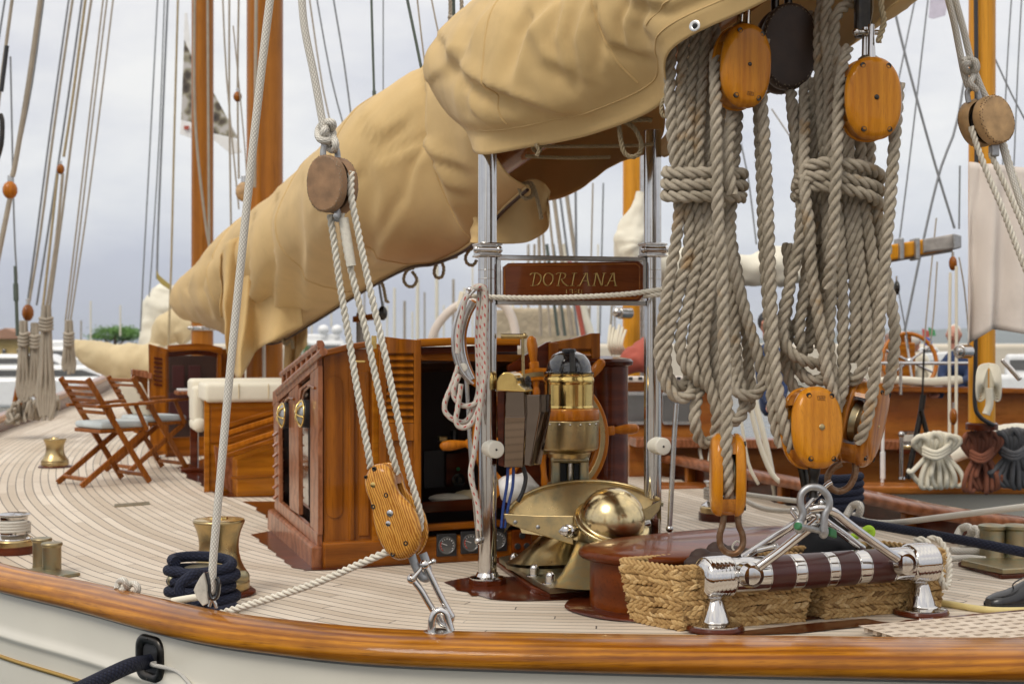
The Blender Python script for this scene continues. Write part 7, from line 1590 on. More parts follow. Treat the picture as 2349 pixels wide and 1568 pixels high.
# ---------------------------------------------------------------- neighbouring yacht alongside to starboard
ND = 12.0; NO = P(1900, 1115, ND); nr = V((.985, .17, 0)).normalized(); nn = V((nr.y, -nr.x, 0))
def NP(x, y, out=0.0): return Q(x, y, NO + nn * out, nn)
ny = thing('neighbour_yacht', 'varnished wooden yacht with a cream hull strip lying alongside to the right', 'yacht', V((NO.x, NO.y, -1.2)))
def npl(pxs, out, t, nm, mat, bev=.006, par=None): mb = MB(); plate(mb, pxs, NO + nn * out, nn, t, bev); return mb.build(nm, M[mat], par or ny)
npl([(1500, 1124), (2700, 1124), (2700, 1420), (1500, 1420)], -.1, .1, 'hull_side', 'cream_paint', .0)
npl([(1480, 1104), (2700, 1106), (2700, 1124), (1480, 1122)], -.25, .4, 'rail_cap', 'neighbour_wood', .02)
npl([(1440, 1012), (2700, 1030), (2700, 1110), (1440, 1108)], -1.0, .06, 'lower_cabin_side', 'neighbour_wood', .01)
npl([(1440, 1000), (2700, 1012), (2700, 1034), (1440, 1020)], -1.0, .3, 'side_deck_edge', 'rail_side_wood', .01)
npl([(1990, 894), (2200, 894), (2349, 900), (2700, 905), (2700, 1024), (1990, 1010)], -1.5, .06, 'upper_cabin_side', 'neighbour_wood', .01)
npl([(1990, 884), (2230, 886), (2349, 890), (2700, 894), (2700, 906), (1990, 897)], -1.5, .2, 'coach_roof_edge', 'house_wood_h', .01)
npl([(1415, 868), (1640, 868), (1640, 1010), (1415, 1010)], -1.2, .06, 'pilot_house_side', 'neighbour_wood', .02)
npl([(1412, 862), (1660, 862), (1660, 874), (1412, 874)], -1.3, .3, 'pilot_house_roof', 'sail_grey', .01)
for k, x in enumerate((1424, 1516)):
    f_ = npl([(x, 902), (x + 6, 897), (x + 70, 897), (x + 76, 902), (x + 76, 968), (x + 70, 974), (x + 6, 974), (x, 968)], -1.14, .03, 'window', 'steel', .005); npl([(x + 6, 906), (x + 70, 906), (x + 70, 966), (x + 6, 966)], -1.105, .004, 'pane', 'glass', 0, f_)
for k in range(9):
    x = 1420 + k * 22; npl([(x, 864), (x + 9, 864), (x + 9, 871), (x, 871)], -.99, .01, 'roof_vent', 'black_plastic', .002)
mb = MB()
for x in (2066, 2228): cyl(mb, NP(x, 905, -1.2), NP(x, 828, -1.2), S(4, 13), 10)
tube(mb, [NP(1990, 833, -1.2), NP(2230, 833, -1.2)], S(4, 13), 10)
mb.build('guard_rail', M['chrome'], ny)
tag(lump('cushion_roll', 'white bolster cushion lying along the neighbouring cabin top', 'cushion', [(2010, 874, 8), (2060, 872, 10), (2130, 876, 10), (2190, 872, 11), (2206, 870, 8)], 13.6, 'cushion', seed=2, amp=.05), None, None)
for x, y0, y1, r_, mt, nm, lb in ((2026, 925, 1106, 4, 'white_paint', 'rigging_screw', 'white rigging screw standing on the neighbouring rail'), (2068, 996, 1098, 5, 'steel', 'stanchion', 'short steel stanchion on the neighbouring deck')):
    r_o = thing(nm, lb, 'fitting', NP(x, y1)); mb = MB(); cyl(mb, NP(x - 2, y1, -.2), NP(x, y0, -.2), S(r_, 12), 12); ball(mb, NP(x, y0, -.2), S(r_ * 1.5, 12), 12); mb.build('rod', M[mt], r_o)
    mb = MB(); cyl(mb, NP(x - 1, y1 - 8, -.2), NP(x - 1, y1 - 70, -.2), S(r_ * 1.5, 12), 12) if mt == 'white_paint' else lathe(mb, [(S(9, 12), 0), (S(8, 12), .02)], NP(x, y1, -.2), UP, 16); mb.build('sleeve' if mt == 'white_paint' else 'foot', M[mt], r_o)
winch('steel winch on the neighbouring yacht behind the tilted block', NP(2086, 1038, -.7), S(22, 12.6), S(52, 12.6) / .314)
mb = MB(); tube(mb, [NP(2082, 1098, -.1), NP(2112, 950, -.1), NP(2118, 905, -.1)], S(7, 12), 8); tube(mb, [NP(2112, 940, -.08), NP(2128, 1000, -.08), NP(2120, 1040, -.08)], S(6, 12), 8); cyl(mb, NP(2116, 905, -.1), NP(2120, 800, -.1), S(2.5, 12), 8); tag(mb.build('folded_strut', M['black_metal']), 'dark forked strut leaning beside the white rope coil', 'fitting')
# coils on the neighbouring rail
def railcoil(label, x, w, y0, ym, y1, mat, seed):
    rg = random.Random(seed); mb = MB()
    for k in range(8):
        f = (k - 3.5) / 3.5; a = f * w * .5; j = rg.uniform(-7, 7)
        q = [(x + a * .55 - 4, ym, ND - .22), (x + a * 1.0 - w * .12, (ym + y0) / 2 + 6, ND - .28), (x + a * .9, y0 + 8 + abs(f) * 9, ND - .32 + .03 * (k % 3)), (x + a * .9 + w * .2, (ym + y0) / 2, ND - .3), (x + a * .5, ym + 2, ND - .24)]
        tube(mb, pxpath(q, None, 5), S(6.6, ND), 8)
        q = [(x + a * .4, ym, ND - .25), (x + a * 1.2 + j, (ym * .5 + y1 * .5), ND - .3 + .02 * (k % 3)), (x + a * 1.35 + j, y1 - 14 - abs(f) * 12 + 3 * j, ND - .28), (x + a * .9 + 6, y1 - 4 - 6 * abs(f), ND - .24), (x + a * .7 + 8, (ym + y1) / 2, ND - .2), (x + a * .3, ym, ND - .2)]
        tube(mb, pxpath(q, None, 5), S(5.6, ND), 8)
    for k in range(3): tube(mb, pxpath([(x - w * .36, ym - 14 + k * 7, ND - .3), (x, ym - 3 + k * 7, ND - .38), (x + w * .34, ym - 20 + k * 7, ND - .3), (x + w * .28, ym - 22 + k * 7, ND - .2)], None, 5), S(5.6, ND), 8)
    return tag(mb.build('rope_coil', M[mat]), label, 'rope coil', 'coils on the neighbouring rail')
M['brown_rope'] = plain('brown_cordage', (.22, .075, .04), .9, var=.25); M['grey_rope'] = plain('dark_grey_cordage', (.1, .1, .105), .9, var=.25)
railcoil('thick white rope coil on the neighbouring rail', 2148, 84, 984, 1040, 1122, 'cushion', 1)
railcoil('rust brown rope coil on the neighbouring rail', 2252, 70, 978, 1048, 1128, 'brown_rope', 2)
railcoil('dark grey rope coil on the neighbouring rail at the right edge', 2328, 80, 975, 1042, 1122, 'grey_rope', 3)
lump('canvas_bundle', 'pale folded canvas behind the brown and grey coils', 'canvas', [(2180, 1050, 16), (2240, 1020, 22), (2300, 1000, 26), (2360, 990, 20)], 12.4, 'sail_white', seed=4)
# its mast with cable and coil, stowed sail, boom
nm_ = mast('golden varnished mast at the right, carrying a black cable', 2252, 11.6, S(30, 11.6), -120, 978, 'pale_mast_wood')
mb = MB(); tube(mb, pxpath([(2238, -60), (2240, 300), (2238, 800), (2236, 920), (2248, 955), (2280, 975)], 11.45, 5), S(5, 11.5), 8); mb.build('cable', M['black_plastic'], nm_)
mb = MB(); lathe(mb, [(S(36, 11.6), 0), (S(36, 11.6), .05), (S(32, 11.6), .06)], P(2252, 985, 11.6), UP, 24); mb.build('mast_collar', M['mahogany'], nm_)
mb = MB(); cyl(mb, P(2200, 806, 11.3), P(2222, 806, 11.4), S(16, 11.4), 16); cyl(mb, P(2196, 806, 11.2), P(2206, 806, 11.2), S(10, 11.4), 16); mb.build('mast_winch', M['steel'], nm_)
mb = MB(); cyl(mb, P(2300, 825, 11.3), P(2340, 870, 11.2), S(6, 11.3), 10); mb.build('winch_handle', M['chrome'], nm_)
mb = MB()
for k in range(6):
    for s_, x0 in ((1, 2240), (-1, 2296)): tube(mb, pxpath([(2268, 834 + k, 11.2), (x0 + s_ * (6 + k * 3), 842 + k * 2, 11.15), (x0 + s_ * k * 2.6, 880, 11.1), (x0 + s_ * (4 + k * 2.4), 918 - k * 6, 11.12 + .02 * k), (x0 + s_ * (22 - k), 905 - k * 6, 11.15), (x0 + s_ * 24, 850, 11.18)], None, 5), S(2.4, 11.3), 7)
tube(mb, pxpath([(2268, 890), (2270, 925), (2262, 950)], 11.1, 4), S(9, 11.3), 8); tag(mb.build('rope_coil', M['cushion']), 'cream rope coil hung on the golden mast at the right', 'rope coil')
drape('hanging_canvas', None, [((2222, 372), (2214, 792), 10.4), ((2245, 374), (2232, 786), 10.35), ((2275, 376), (2262, 758), 10.3), ((2310, 380), (2300, 756), 10.25), ((2350, 385), (2352, 768), 10.25), ((2420, 390), (2430, 772), 10.3)], M['sail_grey'], .06, 2.6, seed=4)
tag(bpy.data.objects['hanging_canvas'], 'stone grey canvas hanging in folds from the golden mast at the right', 'canvas')
nb_ = thing('neighbour_boom', 'weathered end of a wooden boom pointing right behind the right rope hank', 'boom', P(2120, 570, 13))
mb = MB(); prism(mb, [P(x, y, 13) for x, y in ((1960, 570), (2050, 560), (2190, 536), (2204, 542), (2204, 566), (2190, 570), (2050, 596), (1960, 615))], V((.1, 1, 0)), .16, .02); mb.build('spar', M['pale_mast_wood'], nb_)
M['grey_wood'] = plain('weathered_grey_wood', (.3, .28, .26), .8, var=.3)
mb = MB(); prism(mb, [P(x, y, 12.98) for x, y in ((2118, 548), (2192, 536), (2206, 541), (2206, 566), (2192, 571), (2118, 580))], V((.1, 1, 0)), .2, .02); mb.build('grey_end', M['grey_wood'], nb_)
mb = MB(); prism(mb, [P(x, y, 12.96) for x, y in ((2186, 535), (2206, 540), (2206, 568), (2188, 572))], V((.1, 1, 0)), .24, .01)
mb.build('end_cap', M['galv'], nb_)
for x in (2062, 2098): mb = MB(); box(mb, Matrix.Translation(P(x, 572, 13.05)), S(10, 13), .22, S(50, 13), .01); mb.build('iron_band', M['galv'], nb_)
mb = MB(); prism(mb, [P(x, y, 13.05) for x, y in ((1960, 598), (2050, 590), (2186, 572), (2186, 577), (2050, 600), (1960, 618))], V((.1, 1, 0)), .1, .005); mb.build('underside_track', M['grey_wood'], nb_)
small_block('brown block hanging under the weathered boom end', 2186, 604, 12.8, 18, 34, 'house_wood', grp='blocks under the neighbouring boom')
small_block('brown block low on the boom tackle beside the brown coil', 2187, 955, 12.3, 16, 40, 'house_wood', grp='blocks under the neighbouring boom')
small_block('dark small block on a stay under the weathered boom', 2057, 660, 14, 14, 34, 'black_metal')
RG = 'neighbouring rigging'
for nm, lb, q, d, r, mt in (
    ('boom_tackle_part', 'left rope of the tackle under the weathered boom end', [(2180, 625), (2178, 800), (2178, 1000)], 12.6, 3.6, 'cushion'),
    ('boom_tackle_part', 'right rope of the tackle under the weathered boom end', [(2194, 610), (2194, 800), (2193, 1000)], 12.6, 3.6, 'cushion'),
    ('stay', 'blue grey stay running down right to meet the crossing wires', [(2040, -30), (2080, 140), (2146, 380), (2190, 524)], 15, 3, 'wire'),
    ('stay', 'long oblique wire crossing under the boom to the neighbouring wheel', [(2240, -30), (2200, 260), (2159, 383), (2125, 520), (2075, 760)], 15, 3, 'wire'),
    ('stay', 'thin wire slanting left from the top of the sky at right', [(2105, -30), (2062, 180), (2050, 240)], 16, 2, 'wire'),
    ('stay', 'second thin wire slanting left from the sky at right', [(2132, -30), (2092, 320), (2062, 560)], 16, 2, 'wire'),
    ('stay', 'pale vertical line ending above the weathered boom', [(2202, 380), (2200, 525)], 14, 2.2, 'wire'),
    ('stay', 'thin wire right of the golden mast slanting to the right edge', [(2279, 127), (2320, 215), (2370, 310)], 14, 2, 'wire'),
    ('stay', 'upright thin wire nearest the golden mast on its right', [(2322, -30), (2310, 160), (2300, 380)], 15, 1.8, 'wire'),
    ('stay', 'upright thin wire farthest right in the sky', [(2345, -30), (2335, 160), (2326, 380)], 15, 1.8, 'wire'),
    ('stay', 'thin line right of the boom tackle running to the grey canvas', [(2200, 590), (2212, 660), (2222, 760)], 13.5, 1.8, 'far_rope'),
    ('stay', 'thin upright line above the neighbouring wheel', [(2150, 600), (2142, 720), (2134, 790)], 15, 1.8, 'far_rope'),
    ('stay', 'pale thin line left of the boom tackle', [(2148, 500), (2124, 740), (2118, 860)], 14.5, 1.8, 'far_rope'),
    ('stay', 'faint line in the gap between the rope hanks', [(1700, 330), (1718, 420), (1735, 560)], 16, 2, 'wire'),
    ('stay', 'faint oblique line between the rope hanks', [(1770, 250), (1830, 340), (1850, 372)], 18, 1.6, 'far_rope'),
    ('stay', 'thin wire bordering the dark block under the boom', [(2062, 672), (2078, 760), (2084, 800)], 14.2, 1.6, 'wire'),
    ('line', 'pale strop hanging down right of the narrow pulley block', [(1714, 900), (1740, 1010), (1770, 1085), (1800, 1112)], 10.5, 6, 'cushion'),
    ('line', 'pale oblique rope behind the left hank foot', [(1728, 905), (1762, 1040), (1780, 1140)], 10.8, 7, 'cushion'),
    ('line', 'thin pale rope behind the left hank foot', [(1700, 960), (1716, 1060), (1740, 1110)], 10.8, 4, 'cushion'),
    ('line', 'slack pale rope hanging on the pilot house wall', [(1600, 940), (1606, 1040), (1622, 1070), (1634, 1000), (1640, 930)], 12.6, 4, 'cushion')):
    line(nm, lb, [(q, d, r)], mt, 'rigging', RG)
# wheel, seat box and people on the neighbouring deck
nw = thing('ships_wheel', 'varnished steering wheel with steel spokes on the neighbouring yacht', 'steering wheel', P(2090, 835, 15))
wc2 = P(2086, 828, 15); mb = MB(); R2 = S(63, 15); tube(mb, [wc2 + V((math.cos(a) * R2 * .98, math.sin(a) * R2 * .25, math.sin(a) * R2)) for a in [2 * math.pi * k / 40 for k in range(40)]], S(5, 15), 10, True); mb.build('rim', M['wheel_wood'], nw)
for k in range(6):
    a = 2 * math.pi * k / 6 + .6; mb = MB(); tube(mb, [wc2, wc2 + V((math.cos(a) * R2, math.sin(a) * R2 * .25, math.sin(a) * R2))], S(3, 15), 8); mb.build('spoke', M['chrome'], nw)
mb = MB(); ball(mb, wc2, S(9, 15), 12); mb.build('hub', M['steel'], nw)
pb = thing('pedestal_box', 'golden wooden steering pedestal beside the neighbouring wheel', 'pedestal', P(2066, 890, 15.3))
mb = MB(); box(mb, Matrix.Translation(P(2060, 840, 15.4)), S(64, 15.4), .3, S(110, 15.4), .02); mb.build('cabinet', M['gold_teak'], pb)
mb = MB(); box(mb, Matrix.Translation(P(2060, 778, 15.4)), S(50, 15.4), .25, S(26, 15.4), .02); mb.build('top_box', M['house_wood_h'], pb)
mb = MB(); box(mb, Matrix.Translation(P(2060, 764, 15.4)), S(44, 15.4), .2, S(12, 15.4), .02); mb.build('steel_lid', M['steel'], pb)
def person(label, chain, hd, d, shirt, hair, arms=(), hr=14, face=(0, -1, 0)):
    "seated figure: torso and limbs grown as one skin, head with face, hair and hands"
    r = thing('person', label, 'person', P(chain[0][0], chain[0][1], d))
    def skin(name, vs, es, rs, m, root=0):
        me = bpy.data.meshes.new(name); me.from_pydata(vs, es, []); o = bpy.data.objects.new(name, me); COL.objects.link(o); me.materials.append(m)
        sm = o.modifiers.new('skin', 'SKIN'); sm.use_smooth_shade = True
        for i, q in enumerate(rs): me.skin_vertices[0].data[i].radius = (q, q); me.skin_vertices[0].data[i].use_root = (i == root)
        subd(o, 1); o.parent = r; o.matrix_parent_inverse = r.matrix_basis.inverted(); return o
    vs = [P(x, y, d + dz) for x, y, dz, _ in chain]; es = [(i, i + 1) for i in range(len(vs) - 1)]; rs = [S(w_, d) for _, _, _, w_ in chain]
    neck = len(vs) - 1
    hands = []
    for (fr, pts_) in arms:
        pr_ = fr
        for x, y, dz, w_ in pts_: vs.append(P(x, y, d + dz)); rs.append(S(w_, d)); es.append((pr_, len(vs) - 1)); pr_ = len(vs) - 1
        hands.append((vs[-2], vs[-1]))
    body = skin('body', vs, es, rs, M[shirt])
    hc_ = P(hd[0], hd[1], d + (hd[2] if len(hd) > 2 else 0)); R_ = S(hr, d); fv = V(face).normalized(); sd_ = fv.cross(UP).normalized()
    mb = MB(); ball(mb, hc_, R_, 20, (.8, .95, 1.12)); ball(mb, hc_ + fv * R_ * .9 - UP * R_ * .1, R_ * .17, 10, (1, 1, 1.3)); cyl(mb, hc_ - UP * R_ * .7, P(chain[-1][0], chain[-1][1], d), R_ * .5, 12, 0)
    for s_ in (-1, 1): ball(mb, hc_ + sd_ * s_ * R_ * .82, R_ * .2, 10, (.5, 1, 1.4))
    hd_o = mb.build('head', M['skin'], r)
    mb = MB()
    for s_ in (-1, 1): ball(mb, hc_ + fv * R_ * .84 + sd_ * s_ * R_ * .32 + UP * R_ * .1, R_ * .1, 8)
    mb.build('eyes', M['black'], hd_o)
    mb = MB(); ball(mb, hc_ + fv * R_ * .8 - UP * R_ * .5, R_ * .2, 8, (1.1, .5, .3)); mb.build('mouth', M['red_cloth'], hd_o)
    mb = MB(); ball(mb, hc_ - fv * R_ * .22 + UP * R_ * .22, R_ * .98, 18, (.86, .95, 1.05)); mb.build('hair', M[hair], r)
    for k, (e0, h0) in enumerate(hands):
        mb = MB(); dv = (h0 - e0).normalized(); sv = dv.cross(UP).normalized(); ball(mb, h0 + dv * R_ * .3, R_ * .4, 12, (1, 1, .6))
        for f in range(4): tube(mb, [h0 + dv * R_ * .5 + sv * R_ * (f - 1.5) * .2, h0 + dv * R_ * (1.0 - .08 * abs(f - 1.3)) + sv * R_ * (f - 1.5) * .22, h0 + dv * R_ * (1.25 - .1 * abs(f - 1.3)) + sv * R_ * (f - 1.5) * .2 - UP * R_ * .2], R_ * .1, 6)
        tube(mb, [h0 + sv * R_ * .3, h0 + dv * R_ * .4 + sv * R_ * .6, h0 + dv * R_ * .75 + sv * R_ * .55], R_ * .11, 6); mb.build('hand', M['skin'], r)
    return r
person('seated person with white hair in a navy shirt, behind the boom tackle ropes', [(2200, 905, .1, 30), (2196, 860, .05, 30), (2190, 825, 0, 28), (2190, 800, 0, 17)], (2188, 768), 14.2, 'navy_cloth', 'white_hair', ((2, [(2166, 836, -.05, 13), (2158, 868, -.15, 10), (2178, 872, -.3, 8)]), (2, [(2214, 836, 0, 13), (2222, 868, -.1, 10), (2200, 874, -.3, 8)]), (0, [(2170, 900, -.3, 15), (2150, 905, -.5, 12)])), 20, (-.5, -.85, 0))
person('seated person in a cream top turned away, behind the neighbouring wheel', [(2116, 905, .1, 26), (2114, 860, .1, 26), (2110, 820, .05, 24), (2106, 800, .0, 14)], (2098, 784), 16, 'cushion', 'white_hair', ((2, [(2128, 836, 0, 10), (2138, 866, -.1, 8), (2124, 880, -.2, 7)]), (2, [(2096, 836, 0, 10), (2088, 862, -.1, 8), (2098, 878, -.2, 7)])), 15, (.5, .85, 0))
person('person in dark navy half hidden behind the mainsheet rope between the hanks', [(1775, 960, 0, 34), (1772, 880, 0, 36), (1766, 810, 0, 32), (1762, 780, 0, 18)], (1760, 742), 13.4, 'navy_cloth', 'black_plastic', ((2, [(1742, 830, 0, 15), (1748, 890, -.1, 12), (1766, 930, -.2, 9)]), (2, [(1794, 830, 0, 15), (1800, 890, -.1, 12), (1786, 930, -.2, 9)])), 22, (.6, -.7, 0))
# flags and distant bunting
for lb, x, y, c in (('tiny red and white signal flag over the neighbouring wheel', 2124, 765, (.5, .1, .08)), ('tiny green signal flag beside the red one', 2138, 762, (.08, .3, .12)), ('tiny blue banner under the signal flags', 2130, 784, (.04, .1, .5))):
    mb = MB(); prism(mb, [P(x - 9, y - 12, 24), P(x + 6, y - 6, 24), P(x + 8, y + 8, 24), P(x - 8, y + 8, 24)], V((0, -1, 0)), .02, .002); tag(mb.build('signal_flag', plain('flag_' + str(x), c, .8)), lb, 'flag', 'signal flags')
mb = MB(); prism(mb, [P(x, y, 18) for x, y in ((2136, -30), (2180, -30), (2174, 8), (2168, 36), (2140, 44), (2130, 40))], V((0, -1, 0)), .01, .002); tag(mb.build('pennant', plain('lilac_pennant', (.62, .58, .68), .8)), 'pale lilac pennant at the top of the sky near the right mast', 'flag')

# ---------------------------------------------------------------- seen through the gallows: further boats and the pier
mm2 = mast('golden mast standing behind the right gallows post', 1452, 16, S(24, 16), 200, 880, 'pale_mast_wood')
mb = MB(); cyl(mb, P(1474, 350, 15.7), P(1474, 880, 15.7), S(6, 16), 10); mb.build('sail_track', M['steel'], mm2)
mb = MB(); cyl(mb, P(1420, 718, 15.6), P(1446, 718, 15.7), S(13, 16), 14); ball(mb, P(1416, 716, 15.6), S(12, 16), 12); mb.build('mast_winch', M['steel'], mm2)
lump('white_headsail', 'white crumpled sail gathered at the mast behind the right gallows post', 'sail', [(1470, 440, 10), (1462, 490, 22), (1450, 540, 36), (1448, 575, 40), (1470, 600, 30)], 15, 'sail_white', seed=9, amp=.14)
lump('white_mainsail', 'long white sail flaked on a boom behind the left rope hank', 'sail', [(1480, 620, 34), (1560, 610, 40), (1640, 612, 42), (1720, 618, 34), (1790, 612, 44), (1850, 630, 20)], 15.5, 'sail_white', seed=12, amp=.12)
mb = MB(); cyl(mb, P(1480, 660, 15.6), P(1870, 640, 15.6), S(8, 15.6), 12); tag(mb.build('white_boom', M['grey_wood']), 'grey boom under the long white flaked sail', 'boom')
lump('red_sail_cover', 'faded red canvas heap by the golden mast behind the right gallows post', 'canvas', [(1412, 852, 14), (1436, 836, 24), (1468, 820, 36), (1505, 812, 44)], 15, 'red_cloth', seed=14, amp=.12)
mb = MB(); 
for k in range(6): tube(mb, crs([P(1400 + k * 7, 745 + (k % 3) * 6, 15.2), P(1396 + k * 6, 790, 15.1), P(1404 + k * 7, 812, 15.2)], 4), S(3.5, 15), 7)
tag(mb.build('rope_bights', M['cushion']), 'white rope bights hanging left of the golden mast foot', 'rope')
rg = random.Random(5)
lns = [(1256, 455, 1290, 770, 3, 'far_rope'), (1270, 450, 1312, 770, 5, 'far_rope'), (1282, 430, 1326, 770, 3, 'wire'), (1296, 420, 1345, 770, 5, 'far_rope'), (1244, 520, 1262, 770, 3, 'far_rope'), (1236, 540, 1240, 770, 4, 'far_rope'), (1268, 560, 1296, 770, 4, 'green_wire'), (1254, 560, 1280, 770, 4, 'green_wire'), (1320, 420, 1322, 600, 3, 'wire'), (1360, 420, 1352, 770, 2, 'far_rope'), (1226, 560, 1224, 700, 3, 'far_rope'), (1290, 560, 1332, 770, 7, 'cushion'), (1306, 600, 1338, 770, 6, 'red_cloth'), (1332, 690, 1360, 780, 9, 'sail_white'), (1384, 420, 1376, 770, 2, 'wire'), (1404, 690, 1400, 770, 3, 'far_rope')]
for k, (x0, y0, x1, y1, r, mt) in enumerate(lns):
    lb = ['leftmost', 'second', 'third', 'fourth', 'fifth', 'sixth', 'seventh', 'eighth', 'ninth', 'tenth', 'eleventh', 'twelfth', 'thirteenth', 'fourteenth', 'fifteenth', 'rightmost'][sorted(range(16), key=lambda i: lns[i][2]).index(k)]
    line('shroud', f'{dict(far_rope="tan", wire="grey", green_wire="dark green", cushion="white", red_cloth="red", sail_white="broad white")[mt]} rigging line seen through the gallows, {lb} where it passes the house roof', [([(x0, y0), ((x0 + x1) / 2, (y0 + y1) / 2), (x1, y1)], 20 + (k % 4), r)], mt, 'rigging', 'rigging seen through the gallows')
arch_ = MB(); tube(arch_, pxpath([(985, 800), (1000, 752), (1030, 715), (1062, 696), (1100, 690), (1140, 694), (1162, 706), (1178, 740), (1188, 800)], 17, 5), S(10, 17), 12); tag(arch_.build('white_arch', M['sail_grey']), 'white tubular arch on a boat beyond the companionway house', 'arch')
mb = MB(); cyl(mb, P(1058, 710, 16.8), P(1066, 670, 16.8), S(12, 17), 12); tag(mb.build('radar_mount', M['cushion']), 'small pale fitting at the top of the white arch', 'fitting')
DMs = sorted([(928, 690, 800, 3), (958, 640, 800, 4), (1002, 600, 770, 4), (1040, 640, 760, 3), (905, 660, 790, 3), (1018, 700, 790, 2), (946, 715, 800, 2), (1148, 620, 690, 3), (715, 690, 800, 2), (760, 640, 740, 2), (1590, 880, 1010, 3), (888, 700, 790, 2), (974, 670, 790, 2), (1066, 660, 790, 3), (1084, 610, 790, 2), (836, 660, 800, 2), (1176, 600, 760, 3), (1212, 560, 760, 3), (1196, 640, 760, 2), (1346, 600, 770, 3), (1372, 560, 770, 2), (1410, 640, 770, 2), (676, 730, 800, 2), (276, 700, 760, 2), (208, 690, 790, 2), (186, 735, 800, 2)])
ORD = 'first second third fourth fifth sixth seventh eighth ninth tenth eleventh twelfth thirteenth fourteenth fifteenth sixteenth seventeenth eighteenth nineteenth twentieth'.split(); ORD += ['twenty-' + o for o in ORD[:9]]
for k, (x, y0, y1, r) in enumerate(DMs):
    mb = MB(); cyl(mb, P(x, y1 + 10, 70), P(x, y0, 70), S(r, 70), 8); tag(mb.build('distant_mast', M['cushion' if k % 3 else 'far_rope']), f'thin distant yacht mast against the sky, {ORD[k]} from the left', 'mast', 'masts of distant yachts')
small_block('dark rigging block with orange side hanging below the boom cover', 878, 718, 12, 22, 34, 'black_metal')
line('topping_line', 'grey line from the cover lacing to the dark rigging block', [([(868, 640), (874, 680), (878, 702)], 11.9, 3)], 'wire', 'rigging', RG)
mb = MB(); box(mb, frame(V((.95, -.3, .12)), uz=UP, o=P(845, 728, 13)), S(70, 13), .1, S(14, 13), .01); tag(mb.build('wooden_spar_end', M['house_wood_h']), 'dark varnished spar end beyond the middle tackle ropes', 'spar')
mb = MB(); cyl(mb, P(829, 830, 13.5), P(829, 715, 13.5), S(12, 13.5), 12, .02); tag(mb.build('mooring_post', M['grey_wood']), 'grey timber post behind the louvred door and tackle ropes', 'post')
# motor yachts, pier, trees, houses, hills
def motor_yacht(label, x0, x1, yw, yd, d, tiers, grp='white motor yachts'):
    r = thing('motor_yacht', label, 'yacht', P((x0 + x1) / 2, yw, d), grp)
    mb = MB(); dep = S(abs(x1 - x0), d) * .25; prism(mb, [P(x0, yd, d), P(x1, yd - 6, d), P(x1 - (x1 - x0) * .06, yw, d), P(x0 + 4, yw, d)], V((0, 1, 0)), dep, .1); mb.build('hull', M['white_paint'], r)
    for k, (a, b, y0, y1, win) in enumerate(tiers):
        mb = MB(); prism(mb, [P(a, y1, d + .3 + .2 * k), P(a + (b - a) * .04, y0, d + .3 + .2 * k), P(b - (b - a) * .22, y0, d + .3 + .2 * k), P(b, y1, d + .3 + .2 * k)], V((0, 1, 0)), dep * .8, .08); tr = mb.build('superstructure', M['white_paint'], r)
        if win:
            h_ = y1 - y0; mb = MB(); prism(mb, [P(a + 6, y1 - h_ * .25, d + .27 + .2 * k), P(a + (b - a) * .08, y0 + h_ * .25, d + .27 + .2 * k), P(b - (b - a) * .26, y0 + h_ * .25, d + .27 + .2 * k), P(b - (b - a) * .1, y1 - h_ * .25, d + .27 + .2 * k)], V((0, 1, 0)), .08, .02); mb.build('window_band', M['glass'], tr)
    return r
motor_yacht('sleek white motor yacht with dark window band, behind the port rail', -60, 300, 935, 868, 42, [(-60, 270, 838, 872, True), (-60, 160, 812, 842, True)])
motor_yacht('smaller white motor yacht beyond the hung rope coils', 60, 240, 850, 822, 60, [(80, 190, 796, 824, True), (90, 160, 780, 798, False)])
my3 = motor_yacht('white motor yacht with two radar domes, behind the tackle ropes', 690, 860, 850, 815, 55, [(690, 810, 782, 818, True), (700, 790, 766, 786, False)])
for x in (742, 773):
    mb = MB(); ball(mb, P(x, 756, 55.5), S(13, 55), 16, (1, 1, .9)); cyl(mb, P(x, 775, 55.5), P(x, 760, 55.5), S(7, 55), 10); mb.build('radar_dome', M['white_paint'], my3)
def leaftree(label, x, y, d, w, h, seed, trunk_y):
    r = thing('pine_tree', label, 'tree', P(x, trunk_y, d), 'trees on the shore'); rg = random.Random(seed); vs = []; fs = []
    c = P(x, y, d); W_, H_ = S(w / 2, d), S(h / 2, d)
    cl_ = [(V((rg.uniform(-.85, .85), rg.uniform(-.6, .6), 0))) for _ in range(26)]
    cl_ = [(p.x, p.y, (1 - abs(p.x) ** 2 * .8) * rg.uniform(-.5, .7)) for p in cl_]
    for px, py, pz in cl_:
        for k in range(150):
            q = V((rg.gauss(0, .16), rg.gauss(0, .2), rg.gauss(0, .22))); p = c + V(((px + q.x) * W_, (py + q.y) * W_, (pz + q.z) * H_)); s_ = W_ * .035
            u = V((rg.uniform(-1, 1), rg.uniform(-1, 1), rg.uniform(-.6, .6))).normalized(); w_ = u.orthogonal().normalized(); b = len(vs); vs += [p - u * s_, p + w_ * s_ * .7, p + u * s_, p - w_ * s_ * .7]; fs.append((b, b + 1, b + 2, b + 3))
    mb = MB(); mb.add(vs, fs, False); mb.build('crown', M['leaf'], r)
    mb = MB(); cyl(mb, P(x, trunk_y, d), P(x, y, d), S(w * .03, d), 10)
    for s_ in (-1, 1): cyl(mb, P(x, (trunk_y + y) / 2, d), P(x + s_ * w * .28, y, d), S(w * .016, d), 8)
    mb.build('trunk', M['bark'], r)
M['leaf'] = plain('pine_foliage', (.09, .2, .03), .8, var=.5, vscale=.6); M['bark'] = plain('bark', (.12, .07, .04), .9)
leaftree('broad green umbrella pine on the far shore behind the furled sail', 264, 768, 85, 126, 40, 3, 830)
